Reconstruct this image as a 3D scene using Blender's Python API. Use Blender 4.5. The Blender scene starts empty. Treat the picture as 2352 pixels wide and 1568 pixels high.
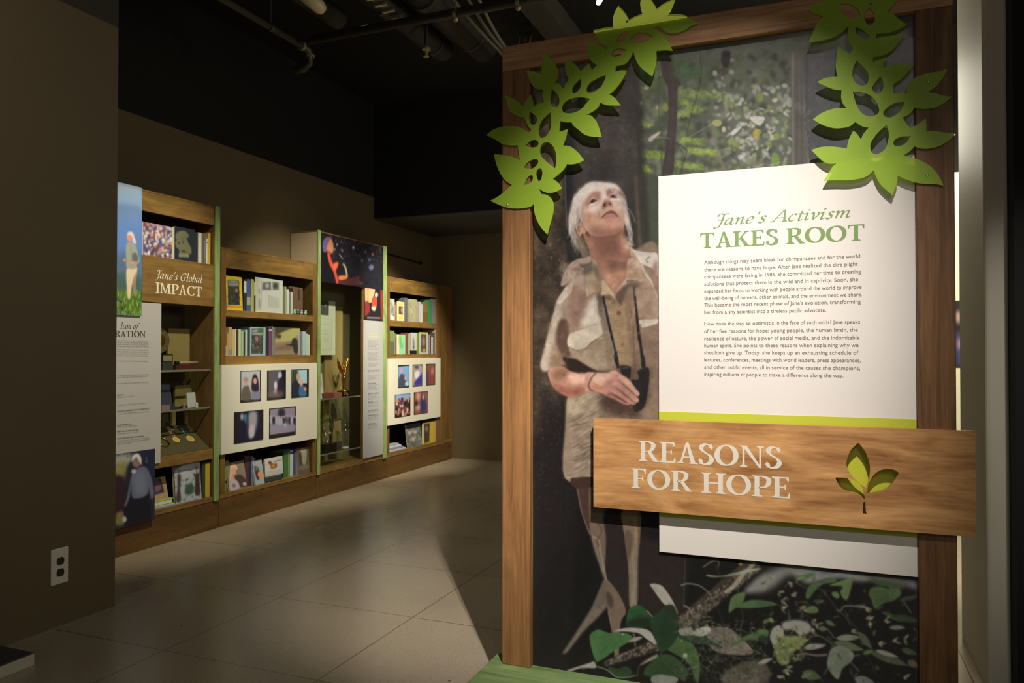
import bpy, bmesh, math, random
import numpy as np
from mathutils import Vector
from mathutils.geometry import tessellate_polygon

SC = bpy.context.scene
COL = SC.collection
PI = math.pi

# ------------------------------------------------------------------ camera
FPX, CXP, CYP, EYE = 1740.0, 1176.0, 784.0, 1.25
YAW = math.atan2(1875 - 1176, FPX)
PITCH = math.atan2(22, FPX)
FWD = np.array([-math.sin(YAW) * math.cos(PITCH), math.cos(YAW) * math.cos(PITCH), math.sin(PITCH)])
RIGHT = np.array([math.cos(YAW), math.sin(YAW), 0.0])
UP = np.cross(RIGHT, FWD)
CAM = np.array([0, 0, EYE])
cd = bpy.data.cameras.new('camera')
cam = bpy.data.objects.new('camera', cd)
COL.objects.link(cam)
cam.location = (0, 0, EYE)
cam.rotation_euler = (PI / 2 + PITCH, 0, YAW)
cd.sensor_width = 36
cd.lens = FPX / 2352 * 36
cd.clip_start = 0.05
SC.camera = cam

# ------------------------------------------------------------------ world, exposure
w = bpy.data.worlds.new('world')
SC.world = w
w.use_nodes = True
w.node_tree.nodes['Background'].inputs[0].default_value = (1.0, 0.9, 0.75, 1)
w.node_tree.nodes['Background'].inputs[1].default_value = 0.0
SC.view_settings.view_transform = 'Standard'
SC.view_settings.look = 'None'
SC.view_settings.exposure = 0.0
SC.view_settings.gamma = 1.0
SC.view_settings.use_curve_mapping = False


# ------------------------------------------------------------------ lights (ceiling track lamps and added fill)
def spot(name, loc, tgt, power, angle, blend=0.5, color=(1, .9, .76), size=.03):
    d = bpy.data.lights.new(name, 'SPOT')
    d.energy = power
    d.spot_size = math.radians(angle)
    d.spot_blend = blend
    d.color = color
    d.shadow_soft_size = size
    o = bpy.data.objects.new(name, d)
    COL.objects.link(o)
    o.location = loc
    o.rotation_euler = (Vector(tgt) - Vector(loc)).to_track_quat('-Z', 'Y').to_euler()
    return o


def point(name, loc, power, color=(1, .88, .72), size=.15):
    d = bpy.data.lights.new(name, 'POINT')
    d.energy = power
    d.color = color
    d.shadow_soft_size = size
    o = bpy.data.objects.new(name, d)
    COL.objects.link(o)
    o.location = loc
    return o


KEY_LOC = (0.28, 0.55, 3.50)
KEY_TGT = (-0.50, 2.58, 1.22)
KEY_POW, KEY_ANG, KEY_BL = 620, 38, 1.0
spot('panel_spot', KEY_LOC, KEY_TGT, KEY_POW, KEY_ANG, KEY_BL, (1, .94, .885), .012)
SHELF_W = 420
for ly, ty, k, an in ((3.3, 3.7, .60, 47), (4.7, 5.3, .68, 47), (5.45, 5.8, .16, 47), (5.6, 6.8, 1.6, 39)):
    spot('shelf_spot', (-2.1, ly, 3.38), (-3.95, ty, 1.22), SHELF_W * k, an, .8, (1, .92, .69), .03)
spot('floor_spill_fill', (0.44, 0.38, 3.32), (-1.9, 3.35, 0), 420, 20, 1.0, (1, .90, .78), .012)  # added lamp, imitates the panel lamp's spill on the floor beside the frame
spot('cabinet_side_fill', (-2.7, 4.2, 3.4), (-4.1, 5.34, 2.15), 11, 30, .8, (1, .94, .74), .03)  # added lamp, only brightens the side of the tall glass fronted cabinet
spot('leaf_back_spot', (-0.55, 3.75, 3.2), (-0.62, 2.6, 2.42), 130, 60, .5, (1, .88, .66), .04)
# out of view: lamps added as fill, and the bright screen mirrored in the board
spot('fill_spot', (1.0, -1.5, 3.3), (.25, 2.6, .5), 52, 36, .8, (1, .92, .80), .12)  # added fill aimed low at the mural frame
point('fill_lamp', (0.9, -1.8, 2.6), 20, (1, .92, .80), .3)  # added ambient fill behind the camera
point('screen_glow', (-1.0, -2.6, 1.65), 30, (.93, .95, .94), .35)
point('fill_lamp', (2.3, 5.4, 3.0), 30, (.95, .96, .82), .3)  # added fill from the right, lifts the partition
point('fill_lamp', (0.4, 4.6, 2.5), 42, (1, .94, .76), .3)  # added fill out of sight behind the mural frame, lifts the alcove floor
spot('partition_fill', (0.95, 0.9, 3.5), (.68, 3.3, 1.0), 150, 21, 1.0, (1, .93, .82), .05)  # added lamp, brightens the pale partition end and the frame's right edge
spot('left_wall_spot', (-2.3, 0.6, 3.55), (-3.2, 1.0, 2.9), 55, 90, 1.0, (1, .93, .84), .1)
spot('far_wall_spot', (1.0, 4.2, 3.3), (.85, 6.2, 1.0), 420, 90, .6, (1, .93, .74), .05)


# ------------------------------------------------------------------ pixel <-> plane (only to read positions off the photograph)
def ray(px, py):
    px = np.asarray(px, float)
    py = np.asarray(py, float)
    return FWD + np.multiply.outer((px - CXP) / FPX, RIGHT) - np.multiply.outer((py - CYP) / FPX, UP)


def onX(px, py, X):
    d = ray(px, py)
    t = X / d[..., 0]
    return CAM + d * t[..., None] if np.ndim(t) else CAM + d * t


def onY(px, py, Y):
    d = ray(px, py)
    t = Y / d[..., 1]
    return CAM + d * t[..., None] if np.ndim(t) else CAM + d * t


def onZ(px, py, Z):
    d = ray(px, py)
    t = (Z - EYE) / d[..., 2]
    return CAM + d * t[..., None] if np.ndim(t) else CAM + d * t


# ------------------------------------------------------------------ colour and materials
def s2l(c):
    c = np.asarray(c, float) / 255.0
    return np.where(c <= .04045, c / 12.92, ((c + .055) / 1.055) ** 2.4)


def rgba(c):
    l = s2l(c)
    return (float(l[0]), float(l[1]), float(l[2]), 1.0)


MATS = {}


def mat(name, c=(128, 128, 128), rough=.5, metal=0., spec=.5, noise=0., nscale=30., bump=0., emit=None, coat=0.):
    """plain procedural material: base colour with a little noise mottling and bump"""
    if name in MATS:
        return MATS[name]
    m = bpy.data.materials.new(name)
    m.use_nodes = True
    nt = m.node_tree
    b = nt.nodes['Principled BSDF']
    b.inputs['Base Color'].default_value = rgba(c)
    b.inputs['Roughness'].default_value = rough
    b.inputs['Metallic'].default_value = metal
    b.inputs['Specular IOR Level'].default_value = spec
    b.inputs['Coat Weight'].default_value = coat
    if emit:
        b.inputs['Emission Color'].default_value = rgba(emit[0])
        b.inputs['Emission Strength'].default_value = emit[1]
    tc = nt.nodes.new('ShaderNodeTexCoord')
    nz = nt.nodes.new('ShaderNodeTexNoise')
    nz.inputs['Scale'].default_value = nscale
    nz.inputs['Detail'].default_value = 5
    nt.links.new(tc.outputs['Object'], nz.inputs['Vector'])
    mx = nt.nodes.new('ShaderNodeMix')
    mx.data_type = 'RGBA'
    mx.inputs['A'].default_value = rgba([x * (1 - noise) for x in c])
    mx.inputs['B'].default_value = rgba([min(255, x * (1 + noise)) for x in c])
    nt.links.new(nz.outputs['Fac'], mx.inputs['Factor'])
    nt.links.new(mx.outputs['Result'], b.inputs['Base Color'])
    if bump:
        bp = nt.nodes.new('ShaderNodeBump')
        bp.inputs['Strength'].default_value = bump
        bp.inputs['Distance'].default_value = .002
        nt.links.new(nz.outputs['Fac'], bp.inputs['Height'])
        nt.links.new(bp.outputs['Normal'], b.inputs['Normal'])
    MATS[name] = m
    return m


def wood(name, dark, light, axis, rough=.45, stretch=18., scale=2.2, blotch=.35):
    """wood grain running along AXIS (0,1,2)"""
    if name in MATS:
        return MATS[name]
    m = bpy.data.materials.new(name)
    m.use_nodes = True
    nt = m.node_tree
    N, L = nt.nodes, nt.links
    b = N['Principled BSDF']
    b.inputs['Roughness'].default_value = rough
    b.inputs['Specular IOR Level'].default_value = .35
    tc = N.new('ShaderNodeTexCoord')
    mp = N.new('ShaderNodeMapping')
    s = [stretch * scale] * 3
    s[axis] = scale
    mp.inputs['Scale'].default_value = s
    L.new(tc.outputs['Object'], mp.inputs['Vector'])
    n1 = N.new('ShaderNodeTexNoise')
    n1.inputs['Scale'].default_value = 1.0
    n1.inputs['Detail'].default_value = 8
    n1.inputs['Roughness'].default_value = .62
    n1.inputs['Distortion'].default_value = 1.1
    L.new(mp.outputs['Vector'], n1.inputs['Vector'])
    mp2 = N.new('ShaderNodeMapping')
    s2 = [9.] * 3
    s2[axis] = 2.6
    mp2.inputs['Scale'].default_value = s2
    L.new(tc.outputs['Object'], mp2.inputs['Vector'])
    n2 = N.new('ShaderNodeTexNoise')
    n2.inputs['Scale'].default_value = 1.0
    n2.inputs['Detail'].default_value = 4
    n2.inputs['Distortion'].default_value = 2.0
    L.new(mp2.outputs['Vector'], n2.inputs['Vector'])
    ad = N.new('ShaderNodeMath')
    ad.operation = 'MULTIPLY_ADD'
    L.new(n2.outputs['Fac'], ad.inputs[0])
    ad.inputs[1].default_value = blotch
    sc = N.new('ShaderNodeMath')
    sc.operation = 'MULTIPLY'
    L.new(n1.outputs['Fac'], sc.inputs[0])
    sc.inputs[1].default_value = 1 - blotch
    L.new(sc.outputs[0], ad.inputs[2])
    mp3 = N.new('ShaderNodeMapping')
    s3 = [150.] * 3
    s3[axis] = 7.
    mp3.inputs['Scale'].default_value = s3
    L.new(tc.outputs['Object'], mp3.inputs['Vector'])
    n3 = N.new('ShaderNodeTexNoise')
    n3.inputs['Scale'].default_value = 1.0
    n3.inputs['Detail'].default_value = 4
    L.new(mp3.outputs['Vector'], n3.inputs['Vector'])
    ad0 = ad
    ad = N.new('ShaderNodeMath')
    ad.operation = 'MULTIPLY_ADD'
    L.new(n3.outputs['Fac'], ad.inputs[0])
    ad.inputs[1].default_value = .22
    sb = N.new('ShaderNodeMath')
    sb.operation = 'SUBTRACT'
    L.new(ad0.outputs[0], sb.inputs[0])
    sb.inputs[1].default_value = .11
    L.new(sb.outputs[0], ad.inputs[2])
    cr = N.new('ShaderNodeValToRGB')
    cr.color_ramp.elements[0].position = .33
    cr.color_ramp.elements[0].color = rgba(dark)
    cr.color_ramp.elements[1].position = .68
    cr.color_ramp.elements[1].color = rgba(light)
    L.new(ad.outputs[0], cr.inputs['Fac'])
    L.new(cr.outputs['Color'], b.inputs['Base Color'])
    bp = N.new('ShaderNodeBump')
    bp.inputs['Strength'].default_value = .12
    bp.inputs['Distance'].default_value = .001
    L.new(n1.outputs['Fac'], bp.inputs['Height'])
    L.new(bp.outputs['Normal'], b.inputs['Normal'])
    MATS[name] = m
    return m


def print_mat(name, rough=.4, spec=.4):
    """printed picture: colour stored per vertex in the attribute 'ink'"""
    if name in MATS:
        return MATS[name]
    m = bpy.data.materials.new(name)
    m.use_nodes = True
    nt = m.node_tree
    b = nt.nodes['Principled BSDF']
    b.inputs['Roughness'].default_value = rough
    b.inputs['Specular IOR Level'].default_value = spec
    at = nt.nodes.new('ShaderNodeAttribute')
    at.attribute_name = 'ink'
    nt.links.new(at.outputs['Color'], b.inputs['Base Color'])
    MATS[name] = m
    return m


def leaf_mat():
    """frosted green acrylic sheet: part diffuse, part see-through and blurred"""
    m = bpy.data.materials.new('green_acrylic')
    m.use_nodes = True
    nt = m.node_tree
    N, L = nt.nodes, nt.links
    N.remove(N['Principled BSDF'])
    out = N['Material Output']
    df = N.new('ShaderNodeBsdfDiffuse')
    tr = N.new('ShaderNodeBsdfTranslucent')
    rf = N.new('ShaderNodeBsdfRefraction')
    gl = N.new('ShaderNodeBsdfGlossy')
    gl.inputs['Roughness'].default_value = .4
    tr.inputs['Color'].default_value = rgba((226, 246, 126))
    rf.inputs['Color'].default_value = rgba((226, 246, 126))
    rf.inputs['Roughness'].default_value = .6
    rf.inputs['IOR'].default_value = 1.12
    nz = N.new('ShaderNodeTexNoise')
    nz.inputs['Scale'].default_value = 6
    mx0 = N.new('ShaderNodeMix')
    mx0.data_type = 'RGBA'
    mx0.inputs['A'].default_value = rgba((188, 228, 72))
    mx0.inputs['B'].default_value = rgba((196, 234, 78))
    L.new(nz.outputs['Fac'], mx0.inputs['Factor'])
    L.new(mx0.outputs['Result'], df.inputs['Color'])
    m0 = N.new('ShaderNodeMixShader')
    m0.inputs[0].default_value = .7
    L.new(tr.outputs[0], m0.inputs[1])
    L.new(rf.outputs[0], m0.inputs[2])
    m1 = N.new('ShaderNodeMixShader')
    m1.inputs[0].default_value = .42
    L.new(df.outputs[0], m1.inputs[1])
    L.new(m0.outputs[0], m1.inputs[2])
    m2 = N.new('ShaderNodeMixShader')
    m2.inputs[0].default_value = .02
    L.new(m1.outputs[0], m2.inputs[1])
    L.new(gl.outputs[0], m2.inputs[2])
    L.new(m2.outputs[0], out.inputs['Surface'])
    return m


def glass_mat(name, tint=(255, 255, 255), gloss=.06, rough=.02):
    """thin sheet glass: lets light straight through, mirrors a little"""
    if name in MATS:
        return MATS[name]
    m = bpy.data.materials.new(name)
    m.use_nodes = True
    nt = m.node_tree
    N, L = nt.nodes, nt.links
    N.remove(N['Principled BSDF'])
    tp = N.new('ShaderNodeBsdfTransparent')
    tp.inputs['Color'].default_value = rgba(tint)
    gl = N.new('ShaderNodeBsdfGlossy')
    gl.inputs['Roughness'].default_value = rough
    fr = N.new('ShaderNodeLayerWeight')
    fr.inputs['Blend'].default_value = .12
    mu = N.new('ShaderNodeMath')
    mu.operation = 'MULTIPLY_ADD'
    L.new(fr.outputs['Fresnel'], mu.inputs[0])
    mu.inputs[1].default_value = .5
    mu.inputs[2].default_value = gloss
    mx = N.new('ShaderNodeMixShader')
    L.new(mu.outputs[0], mx.inputs[0])
    L.new(tp.outputs[0], mx.inputs[1])
    L.new(gl.outputs[0], mx.inputs[2])
    L.new(mx.outputs[0], N['Material Output'].inputs['Surface'])
    MATS[name] = m
    return m


def floor_mat():
    m = bpy.data.materials.new('polished_tile')
    m.use_nodes = True
    nt = m.node_tree
    N, L = nt.nodes, nt.links
    b = N['Principled BSDF']
    tc = N.new('ShaderNodeTexCoord')
    sep = N.new('ShaderNodeSeparateXYZ')
    L.new(tc.outputs['Object'], sep.inputs[0])

    def joint(sock, off, pitch):
        a = N.new('ShaderNodeMath'); a.operation = 'SUBTRACT'
        L.new(sock, a.inputs[0]); a.inputs[1].default_value = off
        d = N.new('ShaderNodeMath'); d.operation = 'DIVIDE'
        L.new(a.outputs[0], d.inputs[0]); d.inputs[1].default_value = pitch
        p = N.new('ShaderNodeMath'); p.operation = 'PINGPONG'
        L.new(d.outputs[0], p.inputs[0]); p.inputs[1].default_value = .5
        lt = N.new('ShaderNodeMath'); lt.operation = 'LESS_THAN'
        L.new(p.outputs[0], lt.inputs[0]); lt.inputs[1].default_value = .0034
        return lt.outputs[0]
    jx = joint(sep.outputs[0], -1.765, .77)
    jy = joint(sep.outputs[1], 2.410, .7335)
    mxj = N.new('ShaderNodeMath'); mxj.operation = 'MAXIMUM'
    L.new(jx, mxj.inputs[0]); L.new(jy, mxj.inputs[1])
    n1 = N.new('ShaderNodeTexNoise'); n1.inputs['Scale'].default_value = 1.7; n1.inputs['Detail'].default_value = 6
    n2 = N.new('ShaderNodeTexNoise'); n2.inputs['Scale'].default_value = 140; n2.inputs['Detail'].default_value = 3
    L.new(tc.outputs['Object'], n1.inputs['Vector']); L.new(tc.outputs['Object'], n2.inputs['Vector'])
    c1 = N.new('ShaderNodeMix'); c1.data_type = 'RGBA'
    c1.inputs['A'].default_value = rgba((150, 136, 118)); c1.inputs['B'].default_value = rgba((184, 170, 148))
    L.new(n1.outputs['Fac'], c1.inputs['Factor'])
    c2 = N.new('ShaderNodeMix'); c2.data_type = 'RGBA'; c2.blend_type = 'MULTIPLY'
    c2.inputs['Factor'].default_value = .5
    cr = N.new('ShaderNodeValToRGB')
    cr.color_ramp.elements[0].position = .30; cr.color_ramp.elements[0].color = (.45, .42, .38, 1)
    cr.color_ramp.elements[1].position = .52; cr.color_ramp.elements[1].color = (1, 1, 1, 1)
    L.new(n2.outputs['Fac'], cr.inputs['Fac'])
    L.new(c1.outputs['Result'], c2.inputs['A']); L.new(cr.outputs['Color'], c2.inputs['B'])
    # a few dark specks
    vo = N.new('ShaderNodeTexVoronoi'); vo.inputs['Scale'].default_value = 5.5
    L.new(tc.outputs['Object'], vo.inputs['Vector'])
    lt = N.new('ShaderNodeMath'); lt.operation = 'LESS_THAN'; lt.inputs[1].default_value = .035
    L.new(vo.outputs['Distance'], lt.inputs[0])
    c3 = N.new('ShaderNodeMix'); c3.data_type = 'RGBA'
    L.new(lt.outputs[0], c3.inputs['Factor']); L.new(c2.outputs['Result'], c3.inputs['A'])
    c3.inputs['B'].default_value = rgba((90, 80, 70))
    c4 = N.new('ShaderNodeMix'); c4.data_type = 'RGBA'
    L.new(mxj.outputs[0], c4.inputs['Factor']); L.new(c3.outputs['Result'], c4.inputs['A'])
    c4.inputs['B'].default_value = rgba((92, 80, 66))
    L.new(c4.outputs['Result'], b.inputs['Base Color'])
    rr = N.new('ShaderNodeMapRange')
    L.new(n1.outputs['Fac'], rr.inputs['Value'])
    rr.inputs['To Min'].default_value = .22; rr.inputs['To Max'].default_value = .34
    L.new(rr.outputs[0], b.inputs['Roughness'])
    b.inputs['Specular IOR Level'].default_value = .5
    return m


# ------------------------------------------------------------------ mesh building
class MB:
    """collects shapes and links them as ONE mesh object"""

    def __init__(self):
        self.v, self.f, self.mi = [], [], []

    def add(self, verts, faces, mi=0):
        n = len(self.v)
        self.v += [tuple(map(float, p)) for p in verts]
        self.f += [tuple(n + i for i in f) for f in faces]
        self.mi += [mi] * len(faces)
        return self

    def box(self, x0, x1, y0, y1, z0, z1, mi=0, bev=0.0):
        x0, x1 = sorted((x0, x1)); y0, y1 = sorted((y0, y1)); z0, z1 = sorted((z0, z1))
        bev = min(bev, .45 * min(x1 - x0, y1 - y0, z1 - z0))
        if bev <= 0:
            v = [(x, y, z) for x in (x0, x1) for y in (y0, y1) for z in (z0, z1)]
            return self.add(v, [(0, 1, 3, 2), (4, 6, 7, 5), (0, 4, 5, 1), (2, 3, 7, 6), (0, 2, 6, 4), (1, 5, 7, 3)], mi)
        bm = bmesh.new()
        bmesh.ops.create_cube(bm, size=1)
        for q in bm.verts:
            q.co = Vector(((x0 + x1) / 2 + q.co.x * (x1 - x0), (y0 + y1) / 2 + q.co.y * (y1 - y0), (z0 + z1) / 2 + q.co.z * (z1 - z0)))
        bmesh.ops.bevel(bm, geom=list(bm.edges), offset=bev, segments=2, profile=.5, affect='EDGES')
        bm.verts.index_update()
        self.add([q.co for q in bm.verts], [[q.index for q in f.verts] for f in bm.faces], mi)
        bm.free()
        return self

    def hexa(self, p, mi=0):
        """8 points: bottom ring (4) then top ring (4)"""
        return self.add(p, [(3, 2, 1, 0), (4, 5, 6, 7), (0, 1, 5, 4), (1, 2, 6, 5), (2, 3, 7, 6), (3, 0, 4, 7)], mi)

    def tube(self, pts, r, seg=10, mi=0, cap=True):
        pts = [Vector(p) for p in pts]
        rs = r if hasattr(r, '__len__') else [r] * len(pts)
        rings = []
        ref = Vector((0, 0, 1))
        for i, p in enumerate(pts):
            t = (pts[min(i + 1, len(pts) - 1)] - pts[max(i - 1, 0)]).normalized()
            if abs(t.dot(ref)) > .95:
                ref = Vector((1, 0, 0)) if abs(t.x) < .9 else Vector((0, 1, 0))
            u = t.cross(ref).normalized()
            q = t.cross(u).normalized()
            rings.append([p + (u * math.cos(2 * PI * k / seg) + q * math.sin(2 * PI * k / seg)) * rs[i] for k in range(seg)])
        v = [p for ring in rings for p in ring]
        f = [(i * seg + k, i * seg + (k + 1) % seg, (i + 1) * seg + (k + 1) % seg, (i + 1) * seg + k) for i in range(len(pts) - 1) for k in range(seg)]
        if cap:
            f += [tuple(reversed(range(seg))), tuple(range((len(pts) - 1) * seg, len(pts) * seg))]
        return self.add(v, f, mi)

    def lathe(self, prof, c=(0, 0, 0), seg=20, mi=0, sx=1, sy=1):
        v, f = [], []
        for r, z in prof:
            v += [(c[0] + r * sx * math.cos(2 * PI * k / seg), c[1] + r * sy * math.sin(2 * PI * k / seg), c[2] + z) for k in range(seg)]
        n = len(prof)
        f = [(i * seg + k, i * seg + (k + 1) % seg, (i + 1) * seg + (k + 1) % seg, (i + 1) * seg + k) for i in range(n - 1) for k in range(seg)]
        f += [tuple(reversed(range(seg))), tuple(range((n - 1) * seg, n * seg))]
        return self.add(v, f, mi)

    def ball(self, c, r, seg=14, rings=9, mi=0, s=(1, 1, 1)):
        prof = []
        v = [(c[0], c[1], c[2] - r * s[2])]
        for i in range(1, rings):
            a = PI * i / rings
            v += [(c[0] + r * s[0] * math.sin(a) * math.cos(2 * PI * k / seg), c[1] + r * s[1] * math.sin(a) * math.sin(2 * PI * k / seg), c[2] - r * s[2] * math.cos(a)) for k in range(seg)]
        v.append((c[0], c[1], c[2] + r * s[2]))
        f = [(0, 1 + (k + 1) % seg, 1 + k) for k in range(seg)]
        for i in range(rings - 2):
            f += [(1 + i * seg + k, 1 + i * seg + (k + 1) % seg, 1 + (i + 1) * seg + (k + 1) % seg, 1 + (i + 1) * seg + k) for k in range(seg)]
        b = 1 + (rings - 2) * seg
        f += [(b + k, b + (k + 1) % seg, len(v) - 1) for k in range(seg)]
        return self.add(v, f, mi)

    def prism(self, loops, to3, d0, d1, mi=0):
        """flat shape with holes: LOOPS[0] the outline, the rest holes (2-D); to3(a, b, d) maps to space"""
        flat = [p for l in loops for p in l]
        tris = tessellate_polygon([[Vector((a, b, 0)) for a, b in l] for l in loops])
        n = len(flat)
        v = [to3(a, b, d0) for a, b in flat] + [to3(a, b, d1) for a, b in flat]
        f = [tuple(t) for t in tris] + [tuple(n + i for i in reversed(t)) for t in tris]
        s = 0
        for l in loops:
            m_ = len(l)
            f += [(s + i, s + (i + 1) % m_, n + s + (i + 1) % m_, n + s + i) for i in range(m_)]
            s += m_
        return self.add(v, f, mi)

    def build(self, name, mats, parent=None, smooth=False, fixn=True):
        if not isinstance(mats, (list, tuple)):
            mats = [mats]
        off = Vector((0, 0, 0))
        q = parent
        while q is not None:
            off += Vector(q.location)
            q = q.parent
        me = bpy.data.meshes.new(name)
        me.from_pydata([Vector(p) - off for p in self.v], [], self.f)
        for m in mats:
            me.materials.append(m)
        me.polygons.foreach_set('material_index', self.mi)
        if fixn:
            bm = bmesh.new()
            bm.from_mesh(me)
            bmesh.ops.recalc_face_normals(bm, faces=bm.faces)
            bm.to_mesh(me)
            bm.free()
        if smooth:
            me.polygons.foreach_set('use_smooth', [True] * len(me.polygons))
        me.update()
        o = bpy.data.objects.new(name, me)
        COL.objects.link(o)
        o.parent = parent
        return o


def tag(o, label=None, cat=None, group=None, kind=None):
    for k, v in (('label', label), ('category', cat), ('group', group), ('kind', kind)):
        if v:
            o[k] = v
    return o


def thing(name, label, cat, loc=(0, 0, 0), group=None):
    o = bpy.data.objects.new(name, None)
    o.empty_display_size = .1
    COL.objects.link(o)
    o.location = loc
    return tag(o, label, cat, group)


def struct(name, mb, m):
    return tag(mb.build(name, m), kind='structure')


# ------------------------------------------------------------------ curves
def catmull(pts, n=6, closed=False):
    pts = [np.array(p, float) for p in pts]
    m = len(pts)
    out = []
    for i in range(m if closed else m - 1):
        if closed:
            p0, p1, p2, p3 = (pts[(i + k) % m] for k in (-1, 0, 1, 2))
        else:
            p0, p1, p2, p3 = pts[max(i - 1, 0)], pts[i], pts[i + 1], pts[min(i + 2, m - 1)]
        for t in np.arange(n) / n:
            out.append(.5 * (2 * p1 + (p2 - p0) * t + (2 * p0 - 5 * p1 + 4 * p2 - p3) * t * t + (3 * p1 - p0 - 3 * p2 + p3) * t ** 3))
    if not closed:
        out.append(pts[-1])
    return np.array(out)


def cusped(segs, n=5):
    """outline from a list of point runs; each run is smooth, runs meet in sharp corners"""
    out = []
    for i, s in enumerate(segs):
        nxt = segs[(i + 1) % len(segs)][0]
        c = catmull(list(s) + [nxt], n)
        out += [tuple(p) for p in c[:-1]]
    return out


# ------------------------------------------------------------------ printed pictures: painted stroke by stroke into a small array, then stored as vertex colours of a slab
class Canvas:
    """plane X=const or Y=const; points are given as photograph pixels and read onto that plane"""

    def __init__(s, axis, const, h0, h1, z0, z1, res, bg=(20, 20, 20)):
        s.axis, s.const, s.h0, s.h1, s.z0, s.z1 = axis, const, h0, h1, z0, z1
        s.W = max(3, int(round((h1 - h0) / res)) + 1)
        s.H = max(3, int(round((z1 - z0) / res)) + 1)
        s.rx = (h1 - h0) / (s.W - 1)
        s.rz = (z1 - z0) / (s.H - 1)
        s.a = np.empty((s.H, s.W, 3), np.float32)
        s.a[:] = bg
        s.vx, s.vy, s.vs = 0., 0., 1.
        s.rng = np.random.RandomState(7)

    def view(s, x0=0, y0=0, scale=1.):
        """following points are in an enlarged view whose corner is at photo pixel (x0, y0)"""
        s.vx, s.vy, s.vs = x0, y0, scale
        return s

    def T(s, pts):
        p = np.asarray(pts, float).reshape(-1, 2)
        px, py = s.vx + p[:, 0] / s.vs, s.vy + p[:, 1] / s.vs
        q = onY(px, py, s.const) if s.axis == 'Y' else onX(px, py, s.const)
        h = q[:, 0] if s.axis == 'Y' else q[:, 1]
        return np.stack([(h - s.h0) / s.rx + .5, (s.z1 - q[:, 2]) / s.rz + .5], 1)

    def k(s, p=None):
        """canvas cells per view unit, about point p"""
        if p is None:
            p = (0, 0)
        a = s.T([p, (p[0] + 2, p[1])])
        return float(np.hypot(*(a[1] - a[0]))) / 2

    def cover(s, P, blur=0):
        """anti-aliased coverage of polygon P (canvas cells)"""
        pad = int(2 * blur + 2)
        x0 = max(0, int(P[:, 0].min()) - pad); x1 = min(s.W, int(P[:, 0].max()) + pad + 2)
        y0 = max(0, int(P[:, 1].min()) - pad); y1 = min(s.H, int(P[:, 1].max()) + pad + 2)
        if x1 <= x0 or y1 <= y0:
            return None
        m = np.zeros((y1 - y0, x1 - x0), np.float32)
        ax, ay = P[:, 0], P[:, 1]
        bx, by = np.roll(ax, -1), np.roll(ay, -1)
        xs = np.arange(x0, x1)
        SS = 3
        lo, hi = max(y0, int(P[:, 1].min())), min(y1, int(P[:, 1].max()) + 1)
        for r in range(lo, hi):
            for q in range(SS):
                y = r + (q + .5) / SS
                c = ((ay <= y) & (by > y)) | ((by <= y) & (ay > y))
                if not c.any():
                    continue
                xi = np.sort(ax[c] + (y - ay[c]) / (by[c] - ay[c]) * (bx[c] - ax[c]))
                for i in range(0, len(xi) - 1, 2):
                    m[r - y0] += np.clip(np.minimum(xi[i + 1], xs + 1) - np.maximum(xi[i], xs), 0, 1) / SS
        if blur > 0:
            m = blur2(m, blur)
        return x0, x1, y0, y1, np.clip(m, 0, 1)

    def put(s, c, col, a):
        if c is None:
            return s
        x0, x1, y0, y1, m = c
        m = (m * a)[..., None]
        s.a[y0:y1, x0:x1] = s.a[y0:y1, x0:x1] * (1 - m) + np.asarray(col, np.float32) * m
        return s

    def poly(s, pts, col, blur=0, a=1., smooth=True, n=5):
        if smooth:
            pts = catmull(pts, n, True)
        P = s.T(pts)
        return s.put(s.cover(P, soft(blur) * s.k(pts[0])), col, a)

    def clip_poly(s, clip, pts, col, blur=0, a=1., smooth=True):
        """polygon that stays inside another one"""
        c0 = s.cover(s.T(catmull(clip, 5, True)))
        c1 = s.cover(s.T(catmull(pts, 5, True) if smooth else pts), soft(blur) * s.k(pts[0]))
        if c0 is None or c1 is None:
            return s
        full = np.zeros((s.H, s.W), np.float32)
        full[c0[2]:c0[3], c0[0]:c0[1]] = c0[4]
        return s.put((c1[0], c1[1], c1[2], c1[3], c1[4] * full[c1[2]:c1[3], c1[0]:c1[1]]), col, a)

    def line(s, pts, w, col, blur=0, a=1., n=6):
        c = catmull(pts, n) if len(pts) > 2 else np.array(pts, float)
        ws = np.interp(np.linspace(0, 1, len(c)), np.linspace(0, 1, len(w)), w) if hasattr(w, '__len__') else np.full(len(c), w)
        ws = np.maximum(ws, .85 / s.k(pts[0]))
        t = np.gradient(c, axis=0)
        nn = np.stack([-t[:, 1], t[:, 0]], 1)
        nn /= np.maximum(np.linalg.norm(nn, axis=1, keepdims=True), 1e-6)
        P = np.concatenate([c + nn * ws[:, None] / 2, (c - nn * ws[:, None] / 2)[::-1]])
        return s.put(s.cover(s.T(P), soft(blur) * s.k(pts[0])), col, a)

    def ell(s, cx, cy, rx, ry, col, blur=0, a=1., rot=0.):
        t = np.linspace(0, 2 * PI, 22, endpoint=False)
        x, y = rx * np.cos(t), ry * np.sin(t)
        c, q = math.cos(rot), math.sin(rot)
        return s.put(s.cover(s.T(np.stack([cx + x * c - y * q, cy + x * q + y * c], 1)), blur * s.k((cx, cy))), col, a)

    def leaf(s, x, y, L, wd, rot, col, blur=0, a=1.):
        t = np.linspace(0, 1, 8)
        h = wd * np.sin(PI * t ** .8) * .5
        u = np.concatenate([t * L, (t * L)[::-1]])
        v = np.concatenate([h, -h[::-1]])
        c, q = math.cos(rot), math.sin(rot)
        return s.put(s.cover(s.T(np.stack([x + u * c - v * q, y + u * q + v * c], 1)), blur * s.k((x, y))), col, a)

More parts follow.
